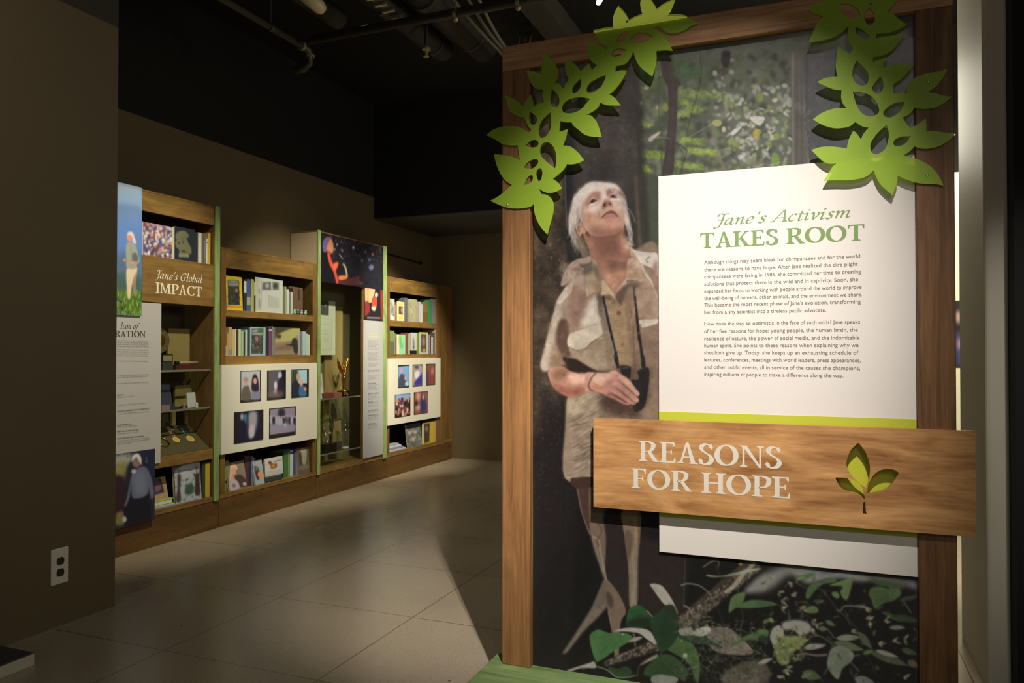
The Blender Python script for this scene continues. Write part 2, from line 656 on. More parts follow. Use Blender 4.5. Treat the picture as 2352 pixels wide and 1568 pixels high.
    def grain(s, pts=None, amp=.08, scale=3., blur=0, seed=1, stretch=1., tint=None):
        """multiply by value noise inside an outline"""
        rng = np.random.RandomState(seed)
        f = fbm(s.H, s.W, scale, rng, stretch)
        if pts is None:
            m = np.ones((s.H, s.W), np.float32)
        else:
            c = s.cover(s.T(catmull(pts, 5, True)), blur * s.k(pts[0]))
            m = np.zeros((s.H, s.W), np.float32)
            m[c[2]:c[3], c[0]:c[1]] = c[4]
        g = 1 + amp * f * m
        if tint is None:
            s.a *= g[..., None]
        else:
            t = np.clip(f * amp, 0, 1)[..., None] * m[..., None]
            s.a = s.a * (1 - t) + np.asarray(tint, np.float32) * t
        return s

    def slab(s, name, material, parent, thick=.004, lean=0., back=(40, 36, 32), light=None, edge=None, fold=None):
        """mesh: finely divided front carrying the picture, plain sides and back"""
        hs = np.linspace(s.h0, s.h1, s.W)
        zs = np.linspace(s.z1, s.z0, s.H)
        off = Vector((0, 0, 0))
        q = parent
        while q is not None:
            off += Vector(q.location)
            q = q.parent
        Hh, Zz = np.meshgrid(hs, zs)
        d = -math.tan(lean) * (Zz - s.z0)
        if fold is not None:
            d = d + fold(Hh)
        n = s.W * s.H
        if s.axis == 'Y':
            V = np.stack([Hh, s.const - d, Zz], -1).reshape(-1, 3)
            B = V + np.array([0, thick, 0])
        else:
            V = np.stack([s.const + d, Hh, Zz], -1).reshape(-1, 3)
            B = V - np.array([thick, 0, 0])
        ring = list(range(s.W)) + [r * s.W + s.W - 1 for r in range(1, s.H)] + [(s.H - 1) * s.W + c for c in range(s.W - 2, -1, -1)] + [r * s.W for r in range(s.H - 2, 0, -1)]
        idx = np.arange(n).reshape(s.H, s.W)
        Q = np.stack([idx[:-1, :-1], idx[1:, :-1], idx[1:, 1:], idx[:-1, 1:]], -1).reshape(-1, 4)
        if s.axis == 'Y':
            pass
        ed = V[ring]
        bk = B[ring]
        m = len(ring)
        allv = np.concatenate([V, ed, bk]) - np.array(off)
        e0, b0 = n, n + m
        side = np.array([[e0 + i, b0 + i, b0 + (i + 1) % m, e0 + (i + 1) % m] for i in range(m)])[:, ::-1]
        faces = np.concatenate([Q, side])
        me = bpy.data.meshes.new(name)
        me.vertices.add(len(allv))
        me.vertices.foreach_set('co', allv.astype(np.float32).ravel())
        nl = len(faces) * 4 + m
        me.loops.add(nl)
        me.loops.foreach_set('vertex_index', np.concatenate([faces.ravel(), np.arange(b0, b0 + m)[::-1]]).astype(np.int32))
        me.polygons.add(len(faces) + 1)
        me.polygons.foreach_set('loop_start', np.concatenate([np.arange(len(faces)) * 4, [len(faces) * 4]]).astype(np.int32))
        me.update(calc_edges=True)
        me.validate()
        lin = s2l(np.clip(s.a, 0, 255)).reshape(-1, 3)
        if light is not None:
            lin = np.clip(lin / light(V), .004, .86)
        c = np.ones((len(allv), 4), np.float32)
        c[:n, :3] = lin
        c[n:, :3] = s2l(back)
        if edge is not None:
            c[n:n + m, :3] = s2l(edge)
        at = me.color_attributes.new('ink', 'FLOAT_COLOR', 'POINT')
        at.data.foreach_set('color', c.ravel())
        me.materials.append(material)
        o = bpy.data.objects.new(name, me)
        COL.objects.link(o)
        o.parent = parent
        return o


def soft(b):
    return b if b < 8 else b * (1 + min(1.1, (b - 8) / 14))


def blur2(m, r):
    r = int(max(1, round(r)))
    for _ in range(2):
        for ax in (0, 1):
            p = np.concatenate([np.zeros_like(np.take(m, [0], ax)), np.cumsum(np.pad(m, [(r, r) if a == ax else (0, 0) for a in (0, 1)]), ax)], ax)
            n = m.shape[ax]
            m = (np.take(p, np.arange(2 * r + 1, 2 * r + 1 + n), ax) - np.take(p, np.arange(n), ax)) / (2 * r + 1)
    return m.astype(np.float32)


def fbm(H, W, scale, rng, stretch=1., octs=4):
    """value noise, about -1..1"""
    out = np.zeros((H, W), np.float32)
    amp = 1.
    for o in range(octs):
        sx = max(1.2, scale * 2 ** (octs - 1 - o))
        sy = max(1.2, sx * stretch)
        gh, gw = int(H / sy) + 3, int(W / sx) + 3
        g = rng.rand(gh, gw).astype(np.float32) * 2 - 1
        y, x = np.arange(H) / sy, np.arange(W) / sx
        yi, xi = y.astype(int), x.astype(int)
        fy, fx = (y - yi)[:, None], (x - xi)[None]
        fy, fx = fy * fy * (3 - 2 * fy), fx * fx * (3 - 2 * fx)
        out += amp * (g[yi][:, xi] * (1 - fy) * (1 - fx) + g[yi][:, xi + 1] * (1 - fy) * fx + g[yi + 1][:, xi] * fy * (1 - fx) + g[yi + 1][:, xi + 1] * fy * fx)
        amp *= .6
    return out / 1.6


# ------------------------------------------------------------------ lettering
def nib(c, wmax, th, wmin, closed=False):
    """outline quads of a pen stroke: thick across the pen angle TH, thin along it"""
    c = np.asarray(c, float)
    if closed:
        t = np.roll(c, -1, 0) - np.roll(c, 1, 0)
    else:
        t = np.gradient(c, axis=0)
    ph = np.arctan2(t[:, 1], t[:, 0])
    wd = wmin + (wmax - wmin) * np.abs(np.sin(ph - th)) ** 1.5
    nn = np.stack([-np.sin(ph), np.cos(ph)], 1)
    a, b = c + nn * wd[:, None] / 2, c - nn * wd[:, None] / 2
    m = len(c)
    return [[tuple(a[i]), tuple(b[i]), tuple(b[(i + 1) % m]), tuple(a[(i + 1) % m])] for i in range(m if closed else m - 1)]


W_, T_ = .168, .072       # stem and hairline of the bold capitals


def stem(x, w=W_, y0=0., y1=1., bl=1, br=1, tl=1, tr=1, e=.095, t=.05):
    p = []
    def foot(y, sg, l, r):
        q = []
        h = w / 2
        if r:
            q += [(x + h, y + sg * .13), (x + h + e * .25, y + sg * .075), (x + h + e, y + sg * t), (x + h + e, y)]
        else:
            q += [(x + h, y)]
        if l:
            q += [(x - h - e, y), (x - h - e, y + sg * t), (x - h - e * .25, y + sg * .075), (x - h, y + sg * .13)]
        else:
            q += [(x - h, y)]
        return q
    p = foot(y0, 1, bl, br) + list(reversed(foot(y1, -1, tl, tr)))
    return [p]


def bar(x0, x1, y, t=T_):
    return [[(x0, y - t / 2), (x1, y - t / 2), (x1, y + t / 2), (x0, y + t / 2)]]


def wedge(x, y, up, left, h=.17, w=.09):
    """arm serif hanging from the end of a bar"""
    sg = 1 if up else -1
    sl = -1 if left else 1
    return [[(x, y), (x + sl * .0, y + sg * h), (x - sl * .035, y + sg * h), (x - sl * w, y + sg * .03), (x - sl * (w + .05), y)]]


def quad(a, b, wa, wb):
    return [[(a[0] - wa / 2, a[1]), (a[0] + wa / 2, a[1]), (b[0] + wb / 2, b[1]), (b[0] - wb / 2, b[1])]]


def serif(x0, x1, y, top=False, t=.05):
    s = -1 if top else 1
    return [[(x0, y), (x1, y), (x1, y + s * t), (x0 + (x1 - x0) * .7, y + s * t * 1.6), (x0 + (x1 - x0) * .3, y + s * t * 1.6), (x0, y + s * t)]]


def ell_pts(cx, cy, rx, ry, n=40, a0=0, a1=2 * PI, closed=True):
    t = np.linspace(a0, a1, n, endpoint=not closed)
    return np.stack([cx + rx * np.cos(t), cy + ry * np.sin(t)], 1)


def CAP(ch):
    B = lambda pts, **k: nib(catmull(pts, 8), k.get('w', W_ + .01), k.get('th', .12), k.get('m', T_ * .85))
    if ch == 'T':
        return stem(.37, tl=0, tr=0) + bar(.03, .71, .965) + wedge(.03, .95, 0, 1, .2) + wedge(.71, .95, 0, 0, .2), .74
    if ch == 'A':
        return quad((.135, 0), (.375, 1.02), .075, .09) + quad((.615, 0), (.385, 1.02), .18, .10) + bar(.20, .53, .32, .06) + serif(.0, .27, 0) + serif(.46, .78, 0), .78
    if ch == 'K':
        return stem(.18) + [[(.24, .42), (.34, .46), (.66, .97), (.57, .97)]] + serif(.50, .76, 1, True) + [[(.31, .56), (.43, .62), (.74, .03), (.55, .03)]] + serif(.50, .82, 0), .80
    if ch == 'E':
        return stem(.18, br=0, tr=0) + bar(.18, .58, .965) + wedge(.58, .95, 0, 0) + bar(.18, .48, .52, .06) + wedge(.48, .52, 1, 0, .12, .06) + wedge(.48, .52, 0, 0, .12, .06) + bar(.18, .61, .035) + wedge(.62, .05, 1, 0, .2), .66
    if ch == 'F':
        return stem(.18, tr=0) + bar(.18, .57, .965) + wedge(.57, .95, 0, 0, .2) + bar(.18, .47, .50, .06) + wedge(.47, .5, 1, 0, .12, .06) + wedge(.47, .5, 0, 0, .12, .06), .60
    if ch == 'S':
        return B([(.49, .80), (.40, .94), (.26, .975), (.12, .87), (.13, .70), (.27, .56), (.42, .44), (.49, .28), (.42, .10), (.26, .02), (.13, .06), (.06, .24)], th=-.35) + [[(.50, .99), (.47, .99), (.46, .74), (.505, .74)]] + [[(.045, .01), (.075, .01), (.085, .29), (.04, .29)]], .57
    if ch == 'R':
        return stem(.18, tr=0) + B([(.2, .965), (.40, .965), (.55, .88), (.57, .74), (.50, .57), (.36, .49), (.2, .485)]) + [[(.33, .49), (.47, .52), (.76, .03), (.60, .0), (.55, .06)]] + serif(.60, .80, 0, False, .045), .79
    if ch == 'P':
        return stem(.18, tr=0) + B([(.2, .965), (.40, .965), (.57, .86), (.59, .71), (.52, .53), (.36, .44), (.2, .44)]), .67
    if ch == 'O':
        return nib(ell_pts(.44, .5, .345, .465, 44), W_ + .02, .12, T_ * .85, True), .88
    if ch == 'N':
        return stem(.155, T_) + stem(.745, T_, y0=.02, bl=0, br=0) + [[(.09, 1), (.27, 1), (.79, -.02), (.70, -.02)]], .90
    if ch == 'H':
        return stem(.18) + stem(.70) + bar(.18, .70, .51), .88
    if ch == 'I':
        return stem(.18), .36
    if ch == 'M':
        return stem(.16, T_) + stem(.86, W_) + [[(.12, 1), (.28, 1), (.54, .06), (.46, .02)]] + [[(.74, 1), (.84, 1), (.54, .02), (.46, .02)]], 1.04
    if ch == 'C':
        return B([(.69, .78), (.60, .92), (.45, .97), (.25, .90), (.11, .68), (.10, .40), (.22, .13), (.44, .03), (.60, .07), (.71, .22)]) + [[(.72, .99), (.69, .99), (.68, .72), (.72, .72)]], .76
    return [], .30


def ITA(ch, wgt=.115):
    S = lambda pts, w=wgt, th=.62, m=.035: nib(catmull(pts, 8), w, th, m)
    D = {
        'J': ([[(.46, .97), (.33, .9), (.30, .3), (.22, -.12), (.08, -.25), (-.04, -.2)], [(.02, .78), (.04, .93), (.16, 1.0), (.34, .95), (.56, 1.02)], [(.08, .42), (.2, .47), (.36, .42)]], .44),
        'a': ([[(.37, .53), (.28, .60), (.13, .50), (.05, .25), (.10, .03), (.22, .06), (.34, .30), (.39, .60)], [(.39, .60), (.36, .2), (.38, .03), (.44, .02), (.52, .12)]], .53),
        'n': ([[(.02, .50), (.09, .60), (.13, .50), (.10, 0)], [(.11, .25), (.2, .48), (.33, .60), (.39, .52), (.36, .2), (.38, .03), (.44, .02), (.52, .12)]], .55),
        'm': ([[(.02, .50), (.09, .60), (.13, .50), (.10, 0)], [(.11, .25), (.2, .48), (.32, .60), (.37, .52), (.34, 0)], [(.35, .25), (.45, .48), (.58, .60), (.64, .52), (.61, .2), (.63, .03), (.69, .02), (.77, .12)]], .80),
        'e': ([[(.08, .27), (.24, .31), (.36, .45), (.30, .60), (.16, .54), (.06, .30), (.08, .08), (.20, .0), (.37, .13)]], .43),
        's': ([[(.33, .50), (.23, .60), (.12, .52), (.14, .38), (.25, .26), (.25, .08), (.14, 0), (.02, .09)]], .38),
        'c': ([[(.36, .50), (.27, .60), (.12, .48), (.05, .24), (.12, .03), (.24, .01), (.37, .13)]], .41),
        't': ([[(.17, .80), (.12, .2), (.14, .03), (.20, .01), (.29, .11)], [(.0, .57), (.30, .58)]], .33),
        'i': ([[(.02, .48), (.09, .60), (.13, .5), (.10, .15), (.12, .02), (.18, .02), (.26, .12)], [(.135, .80), (.165, .85), (.145, .89)]], .30),
        'v': ([[(.0, .50), (.07, .60), (.13, .5), (.17, .02)], [(.17, .02), (.34, .32), (.39, .52), (.32, .60)]], .44),
        'G': ([[(.64, .84), (.50, .98), (.24, .90), (.08, .52), (.13, .12), (.34, .0), (.58, .1)], [(.60, .44), (.58, .05)], [(.44, .44), (.74, .45)]], .76),
        'l': ([[(.06, .95), (.13, 1.0), (.10, .2), (.11, .03), (.17, .01), (.24, .10)]], .28),
        'b': ([[(.06, .95), (.13, 1.0), (.08, .15), (.15, 0), (.28, .08), (.38, .32), (.34, .56), (.22, .57), (.10, .33)]], .46),
        'f': ([[(.50, .90), (.42, 1.0), (.30, .9), (.22, .4), (.14, -.1), (.05, -.22), (-.06, -.18)], [(.08, .57), (.42, .58)]], .38),
        "'": ([[(.13, 1.0), (.14, .9), (.08, .76)]], .22),
        'I': ([[(.2, 1.0), (.16, 0)], [(.06, .98), (.34, .98)], [(.02, .02), (.30, .02)]], .36),
    }
    if ch == 'A':
        q = quad((.06, 0), (.50, 1.02), .05, .06) + quad((.66, 0), (.52, 1.02), .13, .07) + bar(.22, .62, .33, .05) + serif(-.06, .18, 0) + serif(.54, .80, 0)
        adv = .80
    elif ch == 'o':
        q = nib(ell_pts(.23, .3, .175, .29, 30), wgt, .62, .035, True)
        adv = .46
    elif ch in D:
        st, adv = D[ch]
        q = []
        for s in st:
            q += S(s)
    else:
        return [], .26
    return q, adv


def letter_faces(text, font, track=.02):
    """list of 2-D polygons, and the total advance"""
    out, x = [], 0.
    sl = .20 if font is ITA else 0.
    for ch in text:
        q, adv = font(ch)
        for p in q:
            out.append([(x + a + sl * b, b) for a, b in p])
        x += adv + track
    return out, x


def lettering(name, lines, plane, const, m, parent, rise=.0012):
    """lines: (text, font, photo px left x, baseline y, right x, cap-top y at left). Raised flat letters on a plane"""
    mb = MB()
    for text, font, x0, yb, x1, yt in lines:
        polys, adv = letter_faces(text, font)
        f = onY if plane == 'Y' else onX
        ax = 0 if plane == 'Y' else 1
        a, b, c = f(x0, yb, const), f(x1, yb, const), f(x0, yt, const)
        xs = [p[0] for q in polys for p in q]
        mn, mx = min(xs), max(xs)
        h0, h1, z0, H = a[ax], b[ax], a[2], c[2] - a[2]
        k = (h1 - h0) / (mx - mn)
        for i, q in enumerate(polys):
            d = rise + (i % 9) * 2.2e-5
            pts = [(h0 + (u - mn) * k, z0 + v * H) for u, v in q]
            P = [(u, const - d, v) for u, v in pts] if plane == 'Y' else [(const + d, u, v) for u, v in pts]
            if len(P) == 4:
                mb.add(P, [(0, 1, 2, 3)])
            else:
                tr = tessellate_polygon([[Vector((u, v, 0)) for u, v in pts]])
                mb.add(P, [tuple(t) for t in tr])
    return mb.build(name, m, parent, fixn=False)


# ------------------------------------------------------------------ the room
M_WALL = mat('olive_brown_paint', (108, 93, 66), .7, noise=.05, nscale=3)
M_BLACK = mat('black_paint', (19, 18, 16), .8, noise=.1, nscale=4)
M_DARK = mat('charcoal_paint', (62, 58, 50), .8, noise=.08, nscale=3)
M_PALE = mat('pale_paint', (196, 190, 172), .6, noise=.03, nscale=2)
CEIL = 3.78
FX0, FX1, FY0, FY1 = -4.36, 3.1, -3.1, 8.1
struct('floor', MB().box(FX0, FX1, FY0, FY1, -.1, 0), floor_mat())
struct('ceiling', MB().box(FX0, FX1, FY0, FY1, CEIL, CEIL + .1), M_BLACK)
struct('wall_left', MB().box(-3.36, -3.2, FY0, 2.737, 0, 2.85), M_WALL)
struct('wall_left_upper', MB().box(-3.36, -3.2, FY0, 2.737, 2.85, CEIL), M_DARK)
struct('wall_alcove', MB().box(FX0, -4.21, 1.9, FY1, 0, 2.828), M_WALL)
struct('wall_alcove_upper', MB().box(FX0, -4.21, 1.9, FY1, 2.828, CEIL), M_BLACK)
struct('wall_alcove_side', MB().box(-4.21, -3.36, 1.9, 2.0, 0, CEIL), M_WALL)
struct('wall_back', MB().box(-4.21, 3.1, 7.96, FY1, 0, CEIL), M_WALL)
struct('soffit', MB().box(-4.21, 3.1, 6.68, 7.96, 2.612, CEIL), M_BLACK)
struct('soffit_underside', MB().box(-4.208, 3.1, 6.69, 7.958, 2.602, 2.611), mat('grey_underside_paint', (78, 78, 76), .8, noise=.06))
struct('wall_front', MB().box(FX0, FX1, FY0 - .1, FY0, 0, CEIL), M_DARK)
struct('wall_right', MB().box(.654, 3.1, 3.16, 3.26, 0, CEIL), M_BLACK)
struct('wall_far_right', MB().box(3.1, 3.2, FY0, FY1, 0, CEIL), M_DARK)
# rounded pale end of the partition beside the mural
mbp = MB()
prof = [(.653, 3.255), (.594, 3.255), (.586, 3.258), (.581, 3.264), (.579, 3.272), (.579, 3.78), (.653, 3.78)]
mbp.prism([prof], lambda a, b, d: (a, b, d), 0, CEIL)
struct('wall_partition', mbp, M_PALE)

# cream display wall seen through the gap right of the mural
dw = thing('display_wall', 'cream display wall glimpsed through the gap right of the tall mural frame', 'display wall', (1.1, 6.3, 0))
MB().box(.55, 2.0, 6.3, 6.4, 0, 2.55).build('panel', mat('cream_board', (226, 220, 186), .5, noise=.02), dw)
c = Canvas('Y', 6.29, onY(2188, 760, 6.29)[0], onY(2232, 760, 6.29)[0], onY(2200, 842, 6.29)[2], onY(2200, 690, 6.29)[2], .01, (40, 34, 40))
c.ell(2203, 728, 6, 16, (226, 190, 170), 1); c.poly([(2196, 770), (2210, 765), (2212, 830), (2198, 838)], (70, 70, 120), 2); c.ell(2206, 790, 4, 14, (230, 200, 190), 1)
c.slab('photo_print', print_mat('print_satin'), dw, .009)

# electrical outlet low on the left wall
ol = thing('power_outlet', 'white two socket power outlet low on the brown left wall', 'outlet', (-3.2, 2.44, .27))
oa, ob = onX(115.5, 1270, -3.2), onX(154.5, 1329, -3.2)
oy0, oy1, oz0, oz1 = oa[1], ob[1], .193, .355
M_PLATE = mat('white_plastic', (232, 226, 212), .35)
M_SOCK = mat('brown_plastic', (30, 22, 18), .4)
MB().box(-3.2, -3.193, oy0, oy1, oz0, oz1, bev=.003).build('face_plate', M_PLATE, ol)
for zz in (.297, .245):
    yc = (oy0 + oy1) / 2 + .002
    sk = MB().prism([[(yc + .0175 * math.copysign(min(1, abs(math.cos(t)) * 1.0), math.cos(t)), zz + .0205 * max(-.82, min(.82, math.sin(t)))) for t in np.linspace(0, 2 * PI, 28, endpoint=False)]], lambda a, b, d: (d, a, b), -3.193, -3.190).build('socket', M_SOCK, ol)
    MB().box(-3.1902, -3.1895, yc - .008, yc - .006, zz - .004, zz + .008).box(-3.1902, -3.1895, yc + .006, yc + .008, zz - .004, zz + .006).build('slot', M_BLACK, sk)

# low white plinth with dark top at the foot of the left wall
pl = thing('low_plinth', 'low white plinth with dark top on the floor at the far left', 'plinth', (-3.03, 1.6, 0))
M_WHT = mat('white_laminate', (205, 198, 184), .45, noise=.02)
MB().box(-3.195, -2.895, .9, 2.105, 0, .045, bev=.002).build('body', M_WHT, pl)
MB().box(-3.19, -2.90, .905, 2.10, .045, .052).build('top', mat('slate_top', (58, 58, 60), .4), pl)

# ------------------------------------------------------------------ overhead services under the black ceiling
M_PIPE = mat('grey_steel_pipe', (78, 75, 64), .45, metal=.4, noise=.15, nscale=12)
M_PIPEB = mat('brass_fitting', (178, 168, 130), .35, metal=.6)
M_DUCT = mat('duct_insulation', (46, 42, 38), .7, noise=.2, nscale=9)
M_WIRE = mat('grey_cable', (112, 108, 92), .5)
Z0 = 3.3


def hang(mb, x, y, z0, r=.006):
    mb.tube([(x, y, z0), (x, y, CEIL)], r, 8)


pa = thing('sprinkler_pipe', 'thin grey sprinkler pipe running toward the alcove and ending in an elbow', 'pipe', (-3.2, 3.0, Z0))
MB().tube([(-3.21, 2.2, Z0), (-3.20, 4.18, Z0)], .021, 12).build('pipe', M_PIPE, pa, True)
MB().tube([(-3.20, 4.17, Z0), (-3.198, 4.235, Z0 - .004), (-3.198, 4.262, Z0 - .035), (-3.205, 4.262, Z0 - .085), (-3.25, 4.262, Z0 - .115), (-3.32, 4.262, Z0 - .12)], .026, 12).build('elbow', M_PIPE, pa, True)
MB().tube([(-3.20, 4.165, Z0), (-3.20, 4.185, Z0)], .031, 12).build('collar', M_PIPEB, pa)
MB().tube([(-3.198, 4.262, Z0 - .03), (-3.198, 4.262, Z0 - .045)], .031, 12).build('collar', M_PIPEB, pa)
h_ = MB(); hang(h_, -3.2, 3.86, Z0 + .02); h_.tube([(-3.2, 3.85, Z0), (-3.2, 3.87, Z0)], .027, 12).build('hanger', M_PIPE, pa)
pb = thing('cross_pipe', 'pair of grey pipes crossing the ceiling from left to right', 'pipe', (-2.2, 4.1, Z0))
MB().tube([(-3.12, 4.13, Z0), (-.2, 4.13, Z0)], .021, 12).build('pipe', M_PIPE, pb, True)
MB().tube([(-3.12, 4.21, Z0 + .06), (-.2, 4.21, Z0 + .06)], .017, 12).build('pipe', M_PIPE, pb, True)
for hx in (-2.03, -1.62):
    h_ = MB(); hang(h_, hx, 4.13, Z0 + .02); h_.tube([(hx - .01, 4.13, Z0), (hx + .01, 4.13, Z0)], .028, 12); h_.ball((hx, 4.13, Z0 - .03), .018); h_.build('hanger', M_PIPEB, pb)
for nm, x0, y0, y1, r, lb in (('duct', -2.60, 3.0, 5.10, .085, 'round dark duct left of its neighbour, ending over the alcove'), ('duct', -2.30, 3.0, 5.18, .105, 'round dark duct ending nearest the mural frame'), ('duct', -3.02, 2.6, 4.35, .07, 'shorter round dark duct behind the cream lamp shade')):
    d = thing(nm, lb, 'duct', (x0, y0, Z0 + .215), 'round ducts under the ceiling')
    MB().tube([(x0, y0, Z0 + .215), (x0, y1 - .02, Z0 + .215), (x0, y1, Z0 + .215)], [r, r, r * .86], 22).build('shell', M_DUCT, d, True)
    for yy in np.arange(y0 + .5, y1, .7):
        MB().tube([(x0, yy, Z0 + .215), (x0, yy + .03, Z0 + .215)], r + .006, 22).build('strap', M_PIPE, d)
    h_ = MB(); hang(h_, x0, y1 - .5, Z0 + .215 + r, .008); h_.build('hanger', M_PIPE, d)
# junction of the cross pipe: a clamped cable tray
ct = thing('cable_tray', 'grey cable tray with bright clamps between the dark ducts', 'cable tray', (-2.42, 4.0, Z0 + .1))
MB().box(-2.47, -2.40, 3.2, 4.15, Z0 + .05, Z0 + .08).build('channel', M_PIPE, ct)
for k in range(4):
    MB().box(-2.475, -2.395, 3.83 + k * .09, 3.85 + k * .09, Z0 + .035, Z0 + .05).build('clamp', M_PIPEB, ct)
h_ = MB(); hang(h_, -2.435, 3.4, Z0 + .08); h_.build('hanger', M_PIPE, ct)
for k, (xo, sag, lb) in enumerate(((0, .0, 'straightest cream cable hanging beside the dark ducts'), (.10, .05, 'bowed cream cable hanging beside the dark ducts, middle of three'), (.17, .09, 'most bowed cable of the three beside the dark ducts'))):
    pts = catmull([(-2.13 + xo, 3.1, CEIL - .1), (-2.11 + xo, 3.8, Z0 + .22), (-2.10 + xo, 4.13, Z0 + .17), (-2.10 + xo, 4.5, Z0 + .12 - sag), (-2.10 + xo * .8, 4.95, Z0 + .10 - sag), (-2.12 + xo * .6, 5.30, Z0 + .12), (-2.14 + xo * .5, 5.5, CEIL - .05)], 6)
    tag(MB().tube(pts, .011, 8).build('cable', M_WIRE, None, True), lb, 'cable', 'hanging cables')
sp = thing('ceiling_sprinkler', 'small brass sprinkler hanging between the dark ducts', 'sprinkler', (-2.458, 4.55, Z0))
MB().tube([(-2.458, 4.55, CEIL), (-2.458, 4.55, Z0 + .02)], .013, 10).build('drop_pipe', M_PIPE, sp)
MB().lathe([(.016, .05), (.03, .03), (.03, .02), (.012, .012), (.012, -.015), (.02, -.02), (.02, -.025)], (-2.458, 4.55, Z0 - .02), 14).build('head', M_PIPEB, sp)
# cream lamp shade at the top edge of the picture
lp = thing('track_lamp', 'cream cylindrical track lamp at the top left of the ceiling', 'lamp', (-2.82, 3.65, Z0))
a = onZ(742, 24, 3.34); b = onZ(690, -24, 3.40)
MB().tube([tuple(a), tuple(a + (b - a) * .15), tuple(b)], [.03, .042, .05], 18).build('lamp_shade', mat('cream_enamel', (214, 200, 158), .4), lp, True)
MB().tube([tuple(b), (b[0], b[1], CEIL)], .012, 8).build('stem', M_PIPE, lp)
# bright lamp above the mural, seen at the top edge
bl = thing('track_lamp', 'lit white track lamp above the mural frame', 'lamp', (-1.17, 4.3, 3.3))
a, b = onZ(1374, 7, 3.32), onZ(1381, -6, 3.38)
MB().tube([tuple(a), tuple(b)], [.014, .018], 14).build('bulb', mat('lit_bulb', (255, 250, 235), .5, emit=((255, 246, 225), 9)), bl, True)
MB().tube([(b[0], b[1], b[2] - .004), (b[0], b[1], b[2] + .07)], [.03, .034], 16).build('lamp_housing', M_PIPE, bl, True)
MB().tube([(b[0], b[1], b[2] + .06), (b[0], b[1], CEIL)], .010, 8).build('stem', M_PIPE, bl)
cbp = catmull([(-1.05, 4.2, CEIL), (-1.25, 4.0, 3.32), (-1.42, 3.9, 3.24), (-1.60, 3.9, 3.33), (-1.72, 3.9, CEIL)], 7)
tag(MB().tube(cbp, .009, 8).build('cable', M_WIRE, None, True), 'looped grey cable hanging just above the mural frame', 'cable', 'hanging cables')
db = MB().box(-1.9, -1.72, 3.0, 7.0, CEIL - .16, CEIL)
tag(db.build('ceiling_beam', M_DARK), 'dark beam crossing the ceiling left of the mural frame', 'beam')
# thin wall rod above the last bookcase
rd = thing('wall_rod', 'thin dark rod on the wall above the last bookcase', 'rod', (-4.2, 7.2, 2.28))
MB().tube([(-4.19, 6.4, 2.29), (-4.19, 7.62, 2.255)], .008, 8).build('rod', M_BLACK, rd)
MB().ball((-4.19, 7.63, 2.255), .02).build('finial', M_BLACK, rd)
MB().tube([(-4.205, 6.45, 2.288), (-4.185, 6.45, 2.288)], .012, 8).build('bracket', M_BLACK, rd)

# ------------------------------------------------------------------ the framed mural
YF = 2.587                       # front of the timber frame
YM, YB = YF + .030, YF + .020    # mural face, white text board face
ZP = .10                         # top of the green platform
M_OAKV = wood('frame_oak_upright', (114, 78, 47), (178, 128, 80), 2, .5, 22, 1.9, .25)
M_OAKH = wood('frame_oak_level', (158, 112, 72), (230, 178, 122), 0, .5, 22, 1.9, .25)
M_SIGN = wood('sign_veneer', (150, 100, 56), (232, 176, 114), 0, .42, 7, 4.2, .6)
M_GREENW = wood('green_stained_wood', (100, 130, 76), (160, 184, 120), 0, .5, 12, 2.0, .4)
pf = MB().box(-1.133, .62, 1.95, 2.74, 0, ZP, bev=.004).build('platform', M_GREENW)
tag(pf, 'green stained wooden platform under the tall mural frame', 'platform')
ep = thing('mural_frame', 'tall oak framed mural of a grey haired person in forest, with white text board', 'exhibit panel', (-.34, YF + .06, ZP))
XL, XR = -1.079, .386
ZT, ZBM = 2.381, 2.287
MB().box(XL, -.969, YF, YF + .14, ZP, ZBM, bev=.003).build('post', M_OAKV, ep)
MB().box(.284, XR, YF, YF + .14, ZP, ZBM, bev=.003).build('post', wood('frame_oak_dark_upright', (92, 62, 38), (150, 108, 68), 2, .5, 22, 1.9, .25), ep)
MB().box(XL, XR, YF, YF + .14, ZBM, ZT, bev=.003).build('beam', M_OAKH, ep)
MB().box(-.969, .284, YM + .006, YF + .12, ZP, ZBM).build('backing', M_BLACK, ep)
# white text board
bx0, bx1 = onY(1512.5, 600, YB)[0], .283
bz1, bz0 = onY(1512, 405, YB)[2], onY(1516, 1267, YB)[2]
tbd = MB().box(bx0, bx1, YB, YM - .0008, bz0, bz1, bev=.0012).build('text_board', mat('warm_white_board', (240, 232, 222), .38, spec=.5), ep)
gz1, gz0 = onY(1516, 945, YB)[2], onY(1516, 1186, YB)[2]
MB().box(bx0 + .0005, bx1 - .0005, YB - .0008, YB + .002, gz0, gz1).build('green_band', mat('lime_vinyl', (200, 206, 62), .4), tbd)
M_HEAD = mat('heading_green_ink', (128, 156, 92), .5)
lettering('heading_lettering', [("Jane's Activism", ITA, 1637.5, 518, 1953.5, 492.5), ('TAKES ROOT', CAP, 1608.5, 570.2, 1985.6, 535.8)], 'Y', YB, M_HEAD, tbd, .0005)
BODY = ["Although things may seem bleak for chimpanzees and for the world,", "there are reasons to have hope. After Jane realized the dire plight", "chimpanzees were facing in 1986, she committed her time to creating", "solutions that protect them in the wild and in captivity. Soon, she", "expanded her focus to working with people around the world to improve", "the well-being of humans, other animals, and the environment we share.", "This became the most recent phase of Jane's evolution, transforming", "her from a shy scientist into a tireless public advocate.", "How does she stay so optimistic in the face of such odds? Jane speaks", "of her five reasons for hope: young people, the human brain, the", "resilience of nature, the power of social media, and the indomitable", "human spirit. She points to these reasons when explaining why we", "shouldn't give up. Today, she keeps up an exhausting schedule of", "lectures, conferences, meetings with world leaders, press appearances,", "and other public events, all in service of the causes she champions,", "inspiring millions of people to make a difference along the way."]
